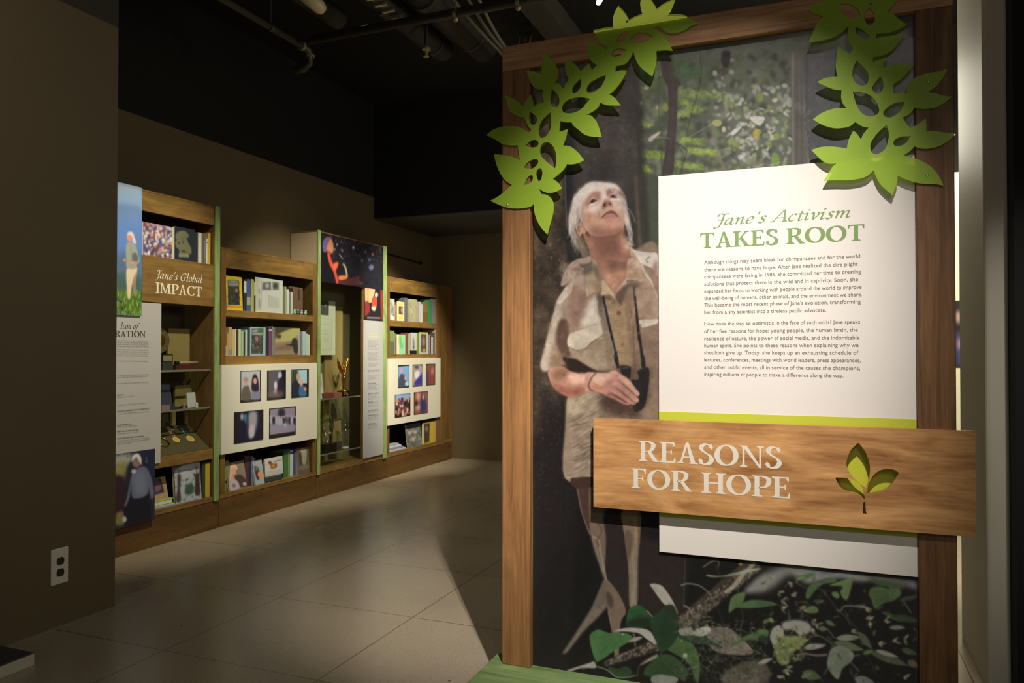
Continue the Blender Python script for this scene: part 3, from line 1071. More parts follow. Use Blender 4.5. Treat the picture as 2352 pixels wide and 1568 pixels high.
BASE = [568, 625, 680, 737, 793, 848, 900, 957, 1047, 1105, 1162, 1217, 1272, 1328, 1385, 1440]
REND = [1632, 1602, 1628, 1605, 1633, 1635, 1625, 1355, 1620, 1602, 1615, 1608, 1607, 1625, 1620, 1490]
mbt = MB()
dg = None
for t, yb, xr in zip(BODY, BASE, REND):
    cu = bpy.data.curves.new('line', 'FONT')
    cu.body = t
    cu.size = 1
    cu.resolution_u = 3
    tmp = bpy.data.objects.new('line', cu)
    COL.objects.link(tmp)
    me = tmp.to_mesh()
    co = np.array([v.co[:] for v in me.vertices])
    fs = [tuple(p.vertices) for p in me.polygons]
    tmp.to_mesh_clear()
    bpy.data.objects.remove(tmp)
    bpy.data.curves.remove(cu)
    p0 = onY(1500 + 401 / 3.408, 440 + yb / 3.408, YB)
    p1 = onY(1500 + xr / 3.408, 440 + yb / 3.408, YB)
    capz = onY(1617, 440 + (yb - 28.5) / 3.408, YB)[2] - p0[2]
    k = (p1[0] - p0[0]) / (co[:, 0].max() - co[:, 0].min())
    kz = capz / .70
    mbt.add([(p0[0] + (q[0] - co[:, 0].min()) * k, YB - .0006, p0[2] + q[1] * kz) for q in co], fs)
mbt.build('body_text', mat('grey_ink', (104, 94, 88), .5), tbd, fixn=False)
# sign plank with the leaf emblem cut right through it
PT = .018
YS = YF - PT
sx0, sx1 = onY(1363, 1060, YS)[0], onY(2241, 1100, YS)[0]
sz1, sz0 = onY(1363, 960, YS)[2], onY(1363, 1164, YS)[2]
VS = lambda L: [(q[0], q[2]) for q in [onY(1340 + x / 2.502, 930 + y / 2.502, YS) for x, y in L]]
cut_top = cusped([[(1580, 216), (1620, 268), (1646, 345), (1643, 420)], [(1627, 482), (1600, 463), (1560, 430), (1524, 380), (1512, 330), (1535, 262)]])
cut_left = cusped([[(1447, 416), (1512, 418), (1562, 436), (1602, 472)], [(1619, 545), (1570, 510), (1500, 491), (1466, 457)]])
cut_right = cusped([[(1813, 389), (1780, 370), (1722, 370), (1672, 398), (1640, 452)], [(1628, 512), (1690, 499), (1750, 476), (1790, 432)]])
cut_stem = [(1610, 557), (1620, 555), (1622, 600), (1628, 628), (1606, 630), (1605, 600)]
sg = MB().prism([[(sx0, sz0), (sx1, sz0), (sx1, sz1), (sx0, sz1)]] + [VS(c_)[::-1] for c_ in (cut_top, cut_left, cut_right, cut_stem)], lambda a, b, d: (a, d, b), YS, YF - .0005).build('sign_plank', M_SIGN, ep)
lettering('sign_lettering', [('REASONS', CAP, 1467, 1058.5, 1795.8, 1012), ('FOR HOPE', CAP, 1450, 1120, 1814.6, 1074.8)], 'Y', YS, mat('cream_vinyl', (236, 226, 208), .45), sg, .0008)

# green acrylic leaf sheets, each one sheet with leaf shaped holes
M_LEAF = leaf_mat()
M_LEAFB = glass_mat('acrylic_back_face', (246, 250, 226), .02, .3)
YL0, YL1 = YF - .0075, YF - .0008


def sheet_pts(L, x0, y0, s):
    return [(x0 + x / s, y0 + y / s) for x, y in L]


def sheet(outline, holes, screws):
    f = lambda L: [(q[0], q[2]) for q in [onY(x, y, YL0) for x, y in L]]
    o = MB().prism([f(outline)] + [f(h)[::-1] for h in holes], lambda a, b, d: (a, d, b), YL0, YL1)
    nt_ = len(o.f) - sum(len(l) for l in [outline] + holes)
    o.mi = [0] * (nt_ // 2) + [1] * (nt_ // 2) + [0] * (len(o.f) - nt_)
    o = o.build('leaf_cutout', [M_LEAF, M_LEAFB], ep)
    for x, y in screws:
        q = onY(x, y, YL0)
        MB().lathe([(.0042, 0), (.0042, .001), (.002, .002)], (0, 0, 0), 12).build('screw', mat('steel_screw', (180, 178, 170), .3, metal=.8), None)
        s_ = bpy.data.objects[-1] if False else COL.objects[-1]
        s_.rotation_euler = (PI / 2, 0, 0)
        s_.parent = o
        s_.location = Vector((q[0], YL0, q[2])) - Vector(ep.location)
    return o


def splits(L):
    """points with a third element are sharp corners"""
    runs, cur = [], []
    for p in L:
        if len(p) == 3 and cur:
            runs.append(cur)
            cur = []
        cur.append(p[:2])
    runs.append(cur)
    return runs


LO = [(735, 195, 1), (800, 180), (865, 172, 1), (862, 120), (875, 75), (897, 35, 1), (930, 70), (955, 105), (963, 131, 1), (990, 113), (1020, 100), (1050, 88, 1), (1042, 55), (1038, 15), (1052, -50, 1), (1090, -20), (1125, 20), (1145, 57, 1), (1180, 28), (1225, 5), (1262, -8, 1), (1245, 35), (1230, 70), (1210, 97, 1), (1260, 92), (1330, 100), (1408, 150, 1), (1370, 165), (1330, 190), (1280, 210), (1230, 215), (1190, 200), (1165, 175), (1155, 152, 1), (1130, 180, 1), (1165, 205), (1205, 245), (1247, 327, 1), (1200, 323), (1140, 327, 1), (1142, 380), (1132, 440), (1115, 490, 1), (1070, 458), (1030, 420), (1005, 375), (993, 322, 1), (975, 370), (940, 410), (880, 425, 1), (875, 460, 1), (910, 452), (951, 452, 1), (930, 500), (900, 545), (870, 580), (838, 607, 1), (870, 625), (895, 655), (913, 679, 1), (870, 678), (820, 675), (778, 660, 1), (765, 690), (735, 715), (690, 738, 1), (725, 745), (760, 790), (788, 880, 1), (730, 878), (680, 865), (635, 830), (605, 805), (595, 785, 1), (560, 786), (522, 777, 1), (520, 805), (515, 848, 1), (545, 838), (571, 831, 1), (562, 870), (552, 905), (540, 935, 1), (590, 943), (635, 978), (676, 1030, 1), (640, 1048), (600, 1056), (566, 1055, 1), (545, 1090), (510, 1122), (475, 1150, 1), (505, 1170), (533, 1211, 1), (500, 1230), (460, 1240), (425, 1235), (400, 1222), (384, 1208, 1), (398, 1246, 1), (440, 1254), (470, 1285), (480, 1330), (472, 1390), (455, 1450), (440, 1507, 1), (405, 1470), (375, 1420), (357, 1365), (353, 1306, 1), (338, 1325), (290, 1337), (220, 1340), (150, 1325), (72, 1290, 1), (120, 1265), (165, 1230), (212, 1188, 1), (170, 1160), (135, 1110), (110, 1050), (97, 990, 1), (150, 996), (210, 1007), (262, 1030, 1), (256, 985), (248, 933, 1), (210, 935), (150, 925), (110, 900), (48, 868, 1), (90, 835), (140, 817), (200, 810), (260, 818), (300, 838), (320, 852), (335, 838, 1), (310, 800), (290, 755, 1), (255, 750), (215, 728), (188, 690), (168, 612, 1), (210, 630), (250, 655), (287, 686, 1), (300, 650), (332, 607, 1), (345, 640), (355, 684, 1), (380, 666), (419, 655, 1), (408, 620), (412, 578, 1), (370, 570), (332, 530), (305, 453, 1), (345, 458), (385, 470), (405, 482, 1), (402, 430), (408, 385), (418, 332, 1), (455, 370), (490, 410), (508, 460), (505, 505), (488, 533, 1), (515, 538), (543, 572, 1), (557, 540), (577, 512, 1), (560, 470), (553, 430), (557, 382, 1), (600, 398), (635, 430), (655, 457, 1), (675, 435), (708, 407, 1), (718, 430), (726, 452, 1), (745, 432), (763, 420, 1), (720, 390), (700, 335), (700, 258, 1), (745, 277), (790, 300), (818, 322, 1), (826, 302, 1), (790, 283), (760, 245)]
LH = [[(963, 192, 1), (920, 210), (895, 240), (888, 270), (905, 275), (935, 258), (955, 225)], [(1125, 236, 1), (1085, 215), (1040, 207), (1000, 220), (980, 245), (985, 268), (1010, 277), (1050, 275), (1090, 258)], [(950, 318, 1), (905, 311), (872, 320), (853, 345), (860, 362), (890, 362), (930, 343)], [(656, 503, 1), (627, 530), (603, 560), (600, 590), (616, 599), (645, 577), (657, 540)], [(818, 481, 1), (770, 500), (718, 530), (693, 565), (698, 592), (735, 592), (780, 562), (806, 520)], [(468, 573, 1), (460, 620), (460, 665), (485, 688), (512, 676), (517, 635), (500, 600)], [(716, 636, 1), (660, 625), (600, 632), (555, 655), (533, 690), (545, 722), (595, 728), (650, 707), (685, 670)], [(326, 718, 1), (320, 760), (330, 790), (350, 803), (370, 786), (370, 752), (350, 732)], [(462, 720, 1), (425, 752), (395, 790), (384, 840), (393, 883), (425, 880), (455, 842), (465, 785)], [(299, 938, 1), (325, 910), (358, 898), (382, 913), (376, 938), (345, 948)], [(490, 1081, 1), (498, 1030), (494, 980), (473, 935), (440, 914), (408, 925), (392, 960), (398, 1000), (435, 1040)], [(288, 1077, 1), (310, 1046), (345, 1026), (377, 1026), (378, 1050), (350, 1080), (315, 1085)], [(385, 1173, 1), (402, 1145), (408, 1110), (400, 1085), (382, 1085), (367, 1110), (370, 1140)], [(290, 1191, 1), (305, 1152), (330, 1127), (346, 1132), (343, 1160), (320, 1182)]]
oL = cusped([[(p) for p in r] for r in splits(LO)], 5)
hL = [cusped(splits(h), 5) for h in LH]
sheet(sheet_pts(oL, 1100, 0, 2.8), [sheet_pts(h, 1100, 0, 2.8) for h in hL], [(1172, 255), (1165, 470), (1440, 50)])

S1, S2 = (1840, 0, 8.711), (1850, 130, 4.4806)
RO = [(S1, [(140, 205, 1), (240, 95), (430, 5), (560, -60, 1), (600, -190), (760, -330), (900, -420, 1), (1010, -300), (1070, -200), (1120, -120, 1), (1250, -260), (1420, -360), (1600, -400, 1), (1600, -280), (1560, -130), (1500, -70, 1), (1640, -110), (1800, -130), (2040, -120, 1), (1960, -60), (1850, 110), (1720, 235, 1), (1850, 290), (1960, 380), (2118, 490, 1), (1950, 590), (1800, 640), (1680, 662), (1522, 655, 1), (1495, 772, 1), (1560, 752), (1720, 722), (1900, 712), (2064, 703, 1), (1990, 800), (1900, 930), (1760, 1050), (1600, 1118), (1438, 1140, 1), (1438, 1258, 1), (1560, 1192), (1684, 1148, 1), (1668, 1230), (1633, 1360, 1), (1750, 1312), (1900, 1285), (2100, 1280)]),
      (S2, [(1113, 90, 1), (1060, 150), (1000, 220), (905, 285, 1), (905, 330), (899, 382, 1), (950, 372), (1000, 370), (1046, 378, 1), (1050, 320), (1080, 260), (1130, 215), (1250, 170), (1380, 150), (1463, 121, 1), (1420, 210), (1350, 300), (1268, 364, 1), (1340, 378), (1420, 400), (1513, 412, 1), (1440, 470), (1350, 520), (1240, 540), (1170, 535), (1118, 522, 1), (1095, 565), (1050, 605), (999, 625, 1), (1040, 690), (1078, 732, 1), (1130, 710), (1190, 670), (1239, 633, 1), (1245, 700), (1243, 772, 1), (1320, 765), (1430, 780), (1551, 795, 1), (1480, 860), (1380, 920), (1280, 945), (1190, 945), (1123, 922, 1), (1090, 960), (1050, 990), (1003, 1022, 1), (1080, 1035), (1200, 1075), (1310, 1150), (1380, 1240), (1419, 1327, 1), (1340, 1312), (1200, 1305), (1080, 1280), (990, 1245), (950, 1223, 1), (945, 1290), (920, 1360), (895, 1423, 1), (830, 1370), (770, 1310), (725, 1230), (703, 1168, 1), (640, 1225), (560, 1255), (450, 1270), (320, 1270), (189, 1275, 1), (240, 1195), (280, 1130), (320, 1099, 1), (230, 1100), (160, 1060), (110, 1010), (61, 960, 1), (160, 930), (270, 925), (370, 935), (426, 946, 1), (440, 870), (470, 800), (492, 763, 1), (530, 790), (570, 850, 1), (600, 790), (652, 729, 1), (580, 715), (514, 671, 1), (460, 715), (390, 732), (290, 735), (170, 700), (77, 645, 1), (150, 590), (240, 550), (330, 530), (427, 530, 1), (385, 480), (368, 420), (371, 344, 1), (310, 340), (220, 310), (119, 262, 1), (190, 225), (260, 210), (334, 207, 1), (318, 150)]),
      (S1, [(692, 1307), (705, 1200), (720, 1050), (740, 925, 1), (830, 985), (970, 1080, 1), (1047, 965, 1), (980, 880), (940, 790), (932, 690), (946, 505, 1), (860, 610), (720, 710), (560, 775), (400, 815), (150, 845, 1), (220, 690), (300, 510), (380, 400), (442, 330, 1), (350, 300), (240, 260)])]
RH = [(S1, [(735, 85, 1), (880, 68), (1000, 90), (1110, 160), (1172, 250), (1180, 330), (1060, 370), (920, 345), (820, 255)]), (S1, [(1350, 153, 1), (1450, 260), (1477, 380), (1430, 470), (1365, 500), (1300, 450), (1265, 360), (1290, 250)]), (S1, [(1078, 543, 1), (1150, 555), (1240, 600), (1310, 660), (1366, 705, 1), (1340, 780), (1285, 805), (1170, 765), (1110, 680)]),
      (S2, [(525, 40, 1), (580, 90), (640, 160), (650, 225), (630, 280), (580, 298), (520, 270), (485, 200), (490, 120)]), (S2, [(771, 201, 1), (800, 260), (800, 320), (770, 370), (740, 382), (695, 350), (690, 310), (722, 260)]), (S2, [(486, 359, 1), (560, 365), (650, 390), (720, 450), (757, 530), (750, 580), (700, 610), (640, 612), (570, 570), (520, 480)]), (S2, [(1024, 464, 1), (990, 540), (940, 590), (880, 625), (820, 615), (802, 580), (840, 525), (920, 477)]), (S2, [(835, 698, 1), (858, 780), (855, 850), (820, 950), (740, 1003), (690, 990), (667, 930), (682, 870), (740, 790)]), (S2, [(1087, 817, 1), (1050, 870), (1000, 910), (940, 922), (907, 900), (920, 855), (985, 825)])]
ro = []
for (x0, y0, s), L in RO:
    ro += [((x0 + p[0] / s), (y0 + p[1] / s)) + tuple(p[2:]) for p in L]
oR = cusped(splits(ro), 5)
hR = [cusped(splits([((x0 + p[0] / s), (y0 + p[1] / s)) + tuple(p[2:]) for p in L]), 5) for (x0, y0, s), L in RH]
sheet(oR, hR, [(2130, 402), (2132, 188), (2000, 10)])


# ------------------------------------------------------------------ the wall of cabinets in the alcove
XF, XK = -3.93, -4.205
XB = XF - .022                       # where book spines stand
M_CABY = wood('cabinet_oak', (104, 80, 44), (160, 124, 68), 1, .45, 12, 1.3, .4)
M_CABZ = wood('cabinet_oak_upright', (96, 70, 40), (146, 110, 62), 2, .45, 14, 1.3, .4)
M_PLIN = wood('plinth_oak', (84, 60, 32), (116, 84, 46), 1, .5, 12, 1.1, .4)
M_SIDE = mat('cabinet_side_laminate', (206, 190, 158), .6, noise=.04)
M_BACK = mat('dark_green_backing', (36, 36, 28), .7, noise=.06)
M_BACKB = mat('brown_backing', (78, 64, 44), .7, noise=.05)
M_TAN = mat('tan_fabric_board', (156, 136, 88), .8, noise=.05, nscale=90)
M_POST = wood('green_stained_post', (112, 140, 84), (168, 192, 122), 2, .45, 7, 3.2, .5)
M_BOARD = mat('cream_white_board', (232, 228, 214), .45)
M_PRINT = print_mat('print_satin', .4)
M_LITHO = print_mat('print_cover', .35)
M_ALU = mat('aluminium', (196, 190, 176), .35, metal=.7)
M_GLASS = glass_mat('case_glass', (250, 252, 248), .025)
M_SHELFG = glass_mat('shelf_glass', (226, 236, 226), .05)
M_CLEAR = glass_mat('crystal', (236, 240, 238), .16, .06)
M_GOLD = mat('polished_gold', (226, 172, 66), .18, metal=1.)
M_PAGES = mat('book_pages', (222, 212, 188), .8, noise=.05, nscale=60)
M_INK = mat('grey_text_ink', (96, 92, 84), .6)
SHL = np.array([.66, .60, .43])      # light on the shelves, to turn photographed tones into printed ones


def lit(c):
    l = np.clip(s2l(c) / SHL, .004, .85)
    return tuple(255 * np.where(l <= .0031308, l * 12.92, 1.055 * l ** (1 / 2.4) - .055))


SHLIGHT = lambda V: SHL[None]
cm = lambda c, r=.5: mat('paint_%d_%d_%d' % tuple(int(x) for x in c), lit(c), r, noise=.04, nscale=40)
yx = lambda px, X=XF: float(onX(px, 806, X)[1])
zx = lambda px, py, X=XF: float(onX(px, py, X)[2])


def pane(name, x, y0, y1, z0, z1, par):
    return MB().box(x - .003, x + .003, y0, y1, z0, z1).build(name, M_GLASS, par)


def cabinet(label, y0, y1, ztop, zh, shelves, wl, wr, zb0=.2, zb1=.24, back=M_BACK, side=None):
    """frame of one bookcase: plinth, bottom board, uprights, header, shelf boards"""
    t = thing('display_cabinet', label, 'cabinet', ((XF + XK) / 2, (y0 + y1) / 2, 0), 'cabinets along the alcove wall')
    MB().box(XK, XF - .004, y0, y1, 0, zb0 - .002, bev=.002).build('plinth', M_PLIN, t)
    MB().box(XK, XF, y0, y1, zb0, zb1, bev=.002).build('bottom_board', M_CABY, t)
    for a, b in ((y0, y0 + wl), (y1 - wr, y1)):
        MB().box(XK, XF, a, b, zb1 + .0005, ztop - .012, bev=.002).build('side_panel', side or M_CABZ, t)
    MB().box(XK, XF, y0, y1, ztop - .0115, ztop, bev=.001).build('top_board', M_CABY, t)
    MB().box(XF - .02, XF, y0 + wl, y1 - wr, zh, ztop - .0125, bev=.0015).build('header_board', M_CABY, t)
    MB().box(XK, XK + .008, y0 + wl, y1 - wr, zb1 + .001, ztop - .013).build('back_panel', back, t)
    for a, b in shelves:
        MB().box(XK + .009, XF, y0 + wl + .0005, y1 - wr - .0005, a, b, bev=.0015).build('shelf', M_CABY, t)
    return t


GREY = (112, 106, 92)


def text_rows(c, rows, x0, x1, col, h=2.2):
    """unreadable small print: word-like dashes along rows"""
    rng = np.random.RandomState(int(rows[0][1] * 7) % 9999)
    for xa, ya, xb, yb in rows:
        x = xa
        while x < xb - 1.5:
            wd = rng.uniform(2.2, 6.5)
            e = min(x + wd, xb)
            t0, t1 = (x - xa) / (xb - xa), (e - xa) / (xb - xa)
            ya_, yb_ = ya + (yb - ya) * t0, ya + (yb - ya) * t1
            c.poly([(x, ya_), (e, yb_), (e, yb_ + h), (x, ya_ + h)], col, 0, .9, False)
            x = e + rng.uniform(.8, 1.3)


YHI = [9.]                           # inner face of the cabinet side the books must stay clear of


def book(x0, x1, yt, col, label, zb, group, yb=None, depth=.15, band=None, X=None, cat='book', name='book'):
    """upright book, spine outward"""
    X = XB if X is None else X
    ya, yb_ = yx(x0, X) + .0008, yx(x1, X) - .0008
    zt = zx((x0 + x1) / 2, yt, X)
    z0 = zb + .0005
    if yb_ > YHI[0]:
        ya, yb_ = ya - (yb_ - YHI[0]), YHI[0]
    m = MB()
    t = min(.003, (yb_ - ya) * .2)
    m.box(X - .004, X, ya, yb_, z0, zt, bev=.0012)
    m.box(X - depth, X - .0035, ya, ya + t, z0, zt)
    m.box(X - depth, X - .0035, yb_ - t, yb_, z0, zt)
    m.box(X - depth + .003, X - .0035, ya + t, yb_ - t, z0 + .002, zt - .004, mi=1)
    o = m.build(name, [cm(col), M_PAGES])
    tag(o, label, cat, group)
    if band:
        for b0, b1, bc in band:
            MB().box(X - .001, X + .0006, ya + .0003, yb_ - .0003, z0 + (zt - z0) * b0, z0 + (zt - z0) * b1).build('spine_label', cm(bc), o)
    return o


def face_book(x0, x1, yt, yb, paint, label, zb, group=None, X=None, lean=.0, thick=.014, res=.0032, name='book', cat='book', pages=True, bg=(60, 56, 50), fold=None, edge=(200, 190, 165), backc=(60, 54, 46)):
    """book or card shown face out: painted front cover, page block behind"""
    X = XB if X is None else X
    y0, y1 = yx(x0, X), yx(x1, X)
    z0 = zb + .001
    z1 = zx((x0 + x1) / 2, yt, X) if not isinstance(yt, tuple) else zx(yt[0], yt[1], X)
    t = thing(name, label, cat, (X - thick / 2, (y0 + y1) / 2, z0), group)
    c = Canvas('X', X, y0, y1, z0, z1, res, bg)
    paint(c)
    c.slab('front_cover' if pages else 'card', M_LITHO, t, .003, lean, light=SHLIGHT, edge=edge, back=backc, fold=fold)
    if pages and fold is None:
        d = math.tan(lean) * (z1 - z0)
        a, b = X - .0035, X - .0035 - thick
        ya, yb_ = y0 + .002, y1 - .002
        zt = z1 - .003
        d2 = math.tan(lean) * (zt - z0)
        MB().hexa([(a, ya, z0), (b, ya, z0), (b, yb_, z0), (a, yb_, z0), (a - d2, ya, zt), (b - d2, ya, zt), (b - d2, yb_, zt), (a - d2, yb_, zt)]).build('page_block', M_PAGES, t)
    return t


# ---------------- first cabinet (tall, left)
z_bb1 = zx(494, 1139)
c1y0, c1y1 = 2.9, yx(505)
YHI[0] = c1y1 - .064
zs1, zs1b = zx(490, 610), zx(490, 704)                    # bottom of top cavity, bottom of title board
zs2, zs2b = zx(490, 1030), zx(490, 1053)                  # board under the glass case
cab1 = cabinet('tall cabinet with title sign and glass case, nearest the camera on the alcove wall', c1y0, c1y1, 2.27, zx(490, 517), [(zs1 - .03, zs1), (zs1b, zs1b + .03), (zs2b, zs2)], .03, .063, .197, z_bb1, M_BACKB)
MB().box(XF + .001, XF + .012, yx(493.5, XF + .012), yx(505, XF + .012), .197, 2.273, bev=.003).build('green_post', M_POST, cab1)
tb = MB().box(XF - .006, XF + .008, yx(324), yx(489.5), zs1b, zs1 + .006, bev=.0015).build('title_board', M_CABY, cab1)
lettering('title_lettering', [("Jane's Global", ITA, 355, 638, 465, 619), ('IMPACT', CAP, 357, 672, 463.5, 648)], 'X', XF + .008, mat('cream_letters', (244, 236, 216), .45), tb, .001)
# blue photograph panel
XP = XF + .024
c = Canvas('X', XP, yx(262, XP), yx(324.5, XP), zx(290, 724, XP), zx(298, 424, XP), .0033, (84, 110, 140))
c.poly([(255, 400), (330, 400), (330, 478), (300, 470), (272, 466), (255, 470)], (150, 158, 150), 5)
c.poly([(255, 440), (330, 446), (330, 474), (255, 468)], (124, 146, 160), 6, .8)
c.poly([(255, 472), (290, 470), (330, 476), (330, 520), (255, 520)], (96, 118, 140), 8)
c.poly([(255, 520), (330, 520), (330, 600), (255, 600)], (84, 112, 150), 10)
c.poly([(255, 590), (330, 585), (330, 660), (255, 660)], (72, 94, 108), 8)
c.line([(255, 622), (330, 614)], 5, (120, 92, 96), 3, .7)
c.poly([(255, 630), (330, 640), (330, 690), (255, 690)], (62, 84, 74), 5)
c.poly([(255, 672), (300, 668), (330, 674), (330, 740), (255, 740)], (76, 104, 30), 3)
rng = np.random.RandomState(3)
for k in range(150):
    x, y = rng.uniform(268, 326), rng.uniform(672, 728)
    c.line([(x, y), (x + rng.uniform(-3, 5), y - rng.uniform(5, 14))], (1.8, .4), [(120, 150, 50), (62, 88, 26), (140, 160, 70), (50, 66, 30)][k % 4], 0, .8)
for k in range(14):
    c.ell(rng.uniform(268, 282), rng.uniform(676, 722), 3.5, 3, [(92, 112, 70), (46, 50, 38)][k % 2], 1)
c.poly([(291, 618), (301, 612), (315, 614), (311, 640), (303, 655), (299, 684), (293, 684), (291, 655), (290, 640)], (206, 174, 128), .6)
c.poly([(306, 640), (314, 625), (312, 655), (314, 678), (308, 678), (305, 655)], (140, 116, 84), .8)
c.poly([(291, 560), (302, 556), (312, 566), (318, 584), (321, 600), (315, 607), (312, 616), (300, 618), (290, 612), (290, 598), (289, 580)], (140, 138, 112), .7)
c.poly([(304, 585), (312, 580), (318, 596), (306, 604)], (84, 92, 82), 1.5)
c.line([(300, 561), (303, 590), (301, 612)], 1.2, (100, 98, 80), .5)
c.ell(305, 603, 8, 3, (206, 120, 92), .7, rot=-.2); c.ell(286, 597, 4, 3.5, (196, 110, 88), .7)
c.ell(298, 545, 6.5, 9, (212, 120, 84), .6); c.poly([(291, 541), (296, 532), (305, 534), (309, 545), (313, 560), (305, 556), (304, 545), (299, 539)], (196, 176, 150), .6)
c.slab('blue_photo', M_PRINT, cab1, .012, light=SHLIGHT)
# white text panel
XW = XF + .012
c = Canvas('X', XW, yx(258, XW), yx(370, XW), zx(360, 1064, XW), zx(340, 695, XW), .0033, (162, 152, 131))
rows = [(269, y, 341, y + 1.5 + (y - 780) * -.004) for y in (781, 785.5, 790, 794.5, 802, 806.5, 811, 815.5, 828)]
rows += [(269, 862, 341, 859), (269, 866, 341, 863), (269, 880, 341, 877), (269, 912, 307, 909), (269, 930, 337, 925), (269, 950, 342, 944), (269, 980, 316, 976), (269, 996, 318, 991), (269, 1012, 343, 1004), (269, 1016, 343, 1008), (269, 1020, 300, 1016)]
text_rows(c, rows, 269, 341, GREY, 2)
text_rows(c, [(269, 944, 342, 937), (269, 976, 302, 972), (269, 990, 318, 986), (269, 1006, 330, 1000), (269, 907, 284, 905)], 269, 340, (80, 78, 70), 2.6)
wp = c.slab('text_panel', M_PRINT, cab1, .010, light=SHLIGHT, back=(190, 184, 170), edge=(190, 184, 170))
lettering('panel_heading', [('Icon of', ITA, 276, 754, 321, 740), ('SPIRATION', CAP, 236, 772.5, 334, 758)], 'X', XW, mat('dark_green_ink', (70, 76, 56), .5), wp, .0008)
# lower photograph
c = Canvas('X', XP, yx(250, XP), yx(357.5, XP), zx(352, 1194, XP), zx(352, 1031, XP), .0033, (40, 38, 44))
c.poly([(240, 1040), (300, 1040), (300, 1100), (240, 1120)], (150, 146, 124), 5); c.poly([(260, 1070), (292, 1062), (290, 1100), (262, 1115)], (128, 118, 60), 4)
c.poly([(330, 1030), (360, 1028), (360, 1100), (335, 1100)], (30, 34, 48), 5)
for k in range(30):
    c.leaf(rng.uniform(268, 340), rng.uniform(1035, 1110), 8, 3, rng.uniform(0, 3), [(150, 158, 150), (128, 120, 60), (46, 60, 50)][k % 3], 1, .7)
c.poly([(255, 1100), (285, 1095), (292, 1130), (288, 1180), (255, 1180)], (46, 28, 34), 3); c.poly([(268, 1178), (284, 1176), (288, 1200), (266, 1205)], (116, 104, 58), 2)
c.poly([(292, 1070), (340, 1075), (345, 1210), (290, 1210)], (34, 32, 38), 3)
c.poly([(293, 1140), (338, 1132), (342, 1210), (290, 1212)], (24, 23, 28), 1.5)
c.poly([(303, 1088), (318, 1074), (334, 1072), (346, 1092), (354, 1130), (350, 1146), (346, 1142), (340, 1115), (340, 1132), (326, 1142), (304, 1142), (302, 1110), (298, 1140), (292, 1156), (288, 1162), (290, 1148), (296, 1120)], (92, 94, 100), 1)
c.poly([(310, 1092), (330, 1085), (334, 1130), (312, 1136)], (116, 118, 122), 5, .6)
c.ell(313, 1062, 9, 12, (132, 96, 80), .8); c.poly([(303, 1060), (305, 1046), (316, 1041), (324, 1050), (325, 1068), (320, 1060), (314, 1050), (308, 1054)], (196, 194, 180), .8)
c.line([(291, 1150), (287, 1163)], 4, (120, 84, 70), 1); c.ell(307, 1082, 6, 5, (190, 190, 170), 1.5, .8); c.ell(286, 1192, 5, 7, (170, 166, 150), 1)
c.slab('lower_photo', M_PRINT, cab1, .012, light=SHLIGHT)
pane('glass_pane', XF - .004, yx(372), yx(487), zs2 + .004, zs1b - .004, cab1)
# inside the glass case of the first cabinet
g1 = 'awards in the first glass case'
za = zx(483, 847, XF - .03) - .006
zb_ = zx(483, 933, XF - .03) - .006
for z_ in (za, zb_):
    s_ = MB().box(XK + .02, XF - .030, yx(365, XF - .03), yx(484, XF - .03), z_ - .004, z_ + .004).build('glass_shelf', M_SHELFG, cab1)
    MB().box(XF - .030, XF - .026, yx(365, XF - .03), yx(484, XF - .03), z_ - .007, z_ + .007).build('shelf_edge', M_ALU, s_)
XI = XF - .17
def block(name, x0, x1, yt, z0, X, dep, m, label, cat, group=None, bev=.002):
    o = MB().box(X - dep, X, yx(x0, X), yx(x1, X), z0 + .0006, zx((x0 + x1) / 2, yt, X), bev=bev).build(name, m)
    return tag(o, label, cat, group)
XQ = XF - .185
block('display_board', 386, 436, 754, za + .004, XQ, .02, M_TAN, 'large tan backing board behind the awards on the upper glass shelf', 'display board')
d_ = thing('engraved_plate', 'round silver engraved plate standing half hidden by the white text panel', 'plate', (XF - .15, yx(378, XF - .15), za + .005), g1)
yc, zc = yx(372, XF - .15), zx(376, 782, XF - .15)
R_ = zx(376, 752, XF - .15) - zc
MB().tube([(XF - .178, yc, zc), (XF - .172, yc, zc)], [R_, R_ * .97], 30).build('plate', mat('tarnished_silver', (150, 138, 116), .35, metal=.8, noise=.4, nscale=60, bump=.4), d_)
MB().tube([(XF - .174, yc, zc), (XF - .168, yc, zc)], [R_ * .55, R_ * .5], 24).build('boss', M_GOLD, d_)
MB().box(XF - .184, XF - .179, yc - .03, yc + .03, za + .005, zc - R_ * .3).build('stand', M_BLACK, d_)
cb = thing('award_card', 'small tan card in a black frame on a dark green box', 'card', (XF - .09, yx(386, XF - .09), za), g1)
zbx = zx(386, 832, XF - .08)
MB().box(XF - .15, XF - .08, yx(374, XF - .08), yx(398, XF - .08), za + .0045, zbx, bev=.003).build('box', cm((48, 52, 42)), cb)
fz1 = zx(386, 813, XF - .10)
MB().box(XF - .108, XF - .10, yx(373, XF - .1), yx(397, XF - .1), zbx + .0005, fz1).build('frame', M_BLACK, cb)
MB().box(XF - .101, XF - .0985, yx(375, XF - .1), yx(395, XF - .1), zbx + .008, fz1 - .008).build('card', cm((128, 112, 74)), cb)
rbx = block('presentation_case', 404, 458, 837, za + .004, XF - .07, .10, cm((74, 26, 24)), 'flat dark red presentation case on the upper glass shelf', 'case', g1)
pn = thing('ceremonial_baton', 'slim tan baton with a dark end lying across the red case', 'baton', (XF - .09, yx(427, XF - .09), zx(427, 836, XF - .09)), g1)
zz = zx(430, 837, XF - .07) + .012
MB().tube([(XF - .10, yx(405, XF - .1), zz), (XF - .10, yx(453, XF - .1), zz)], .010, 12).build('shaft', cm((140, 122, 86)), pn, True)
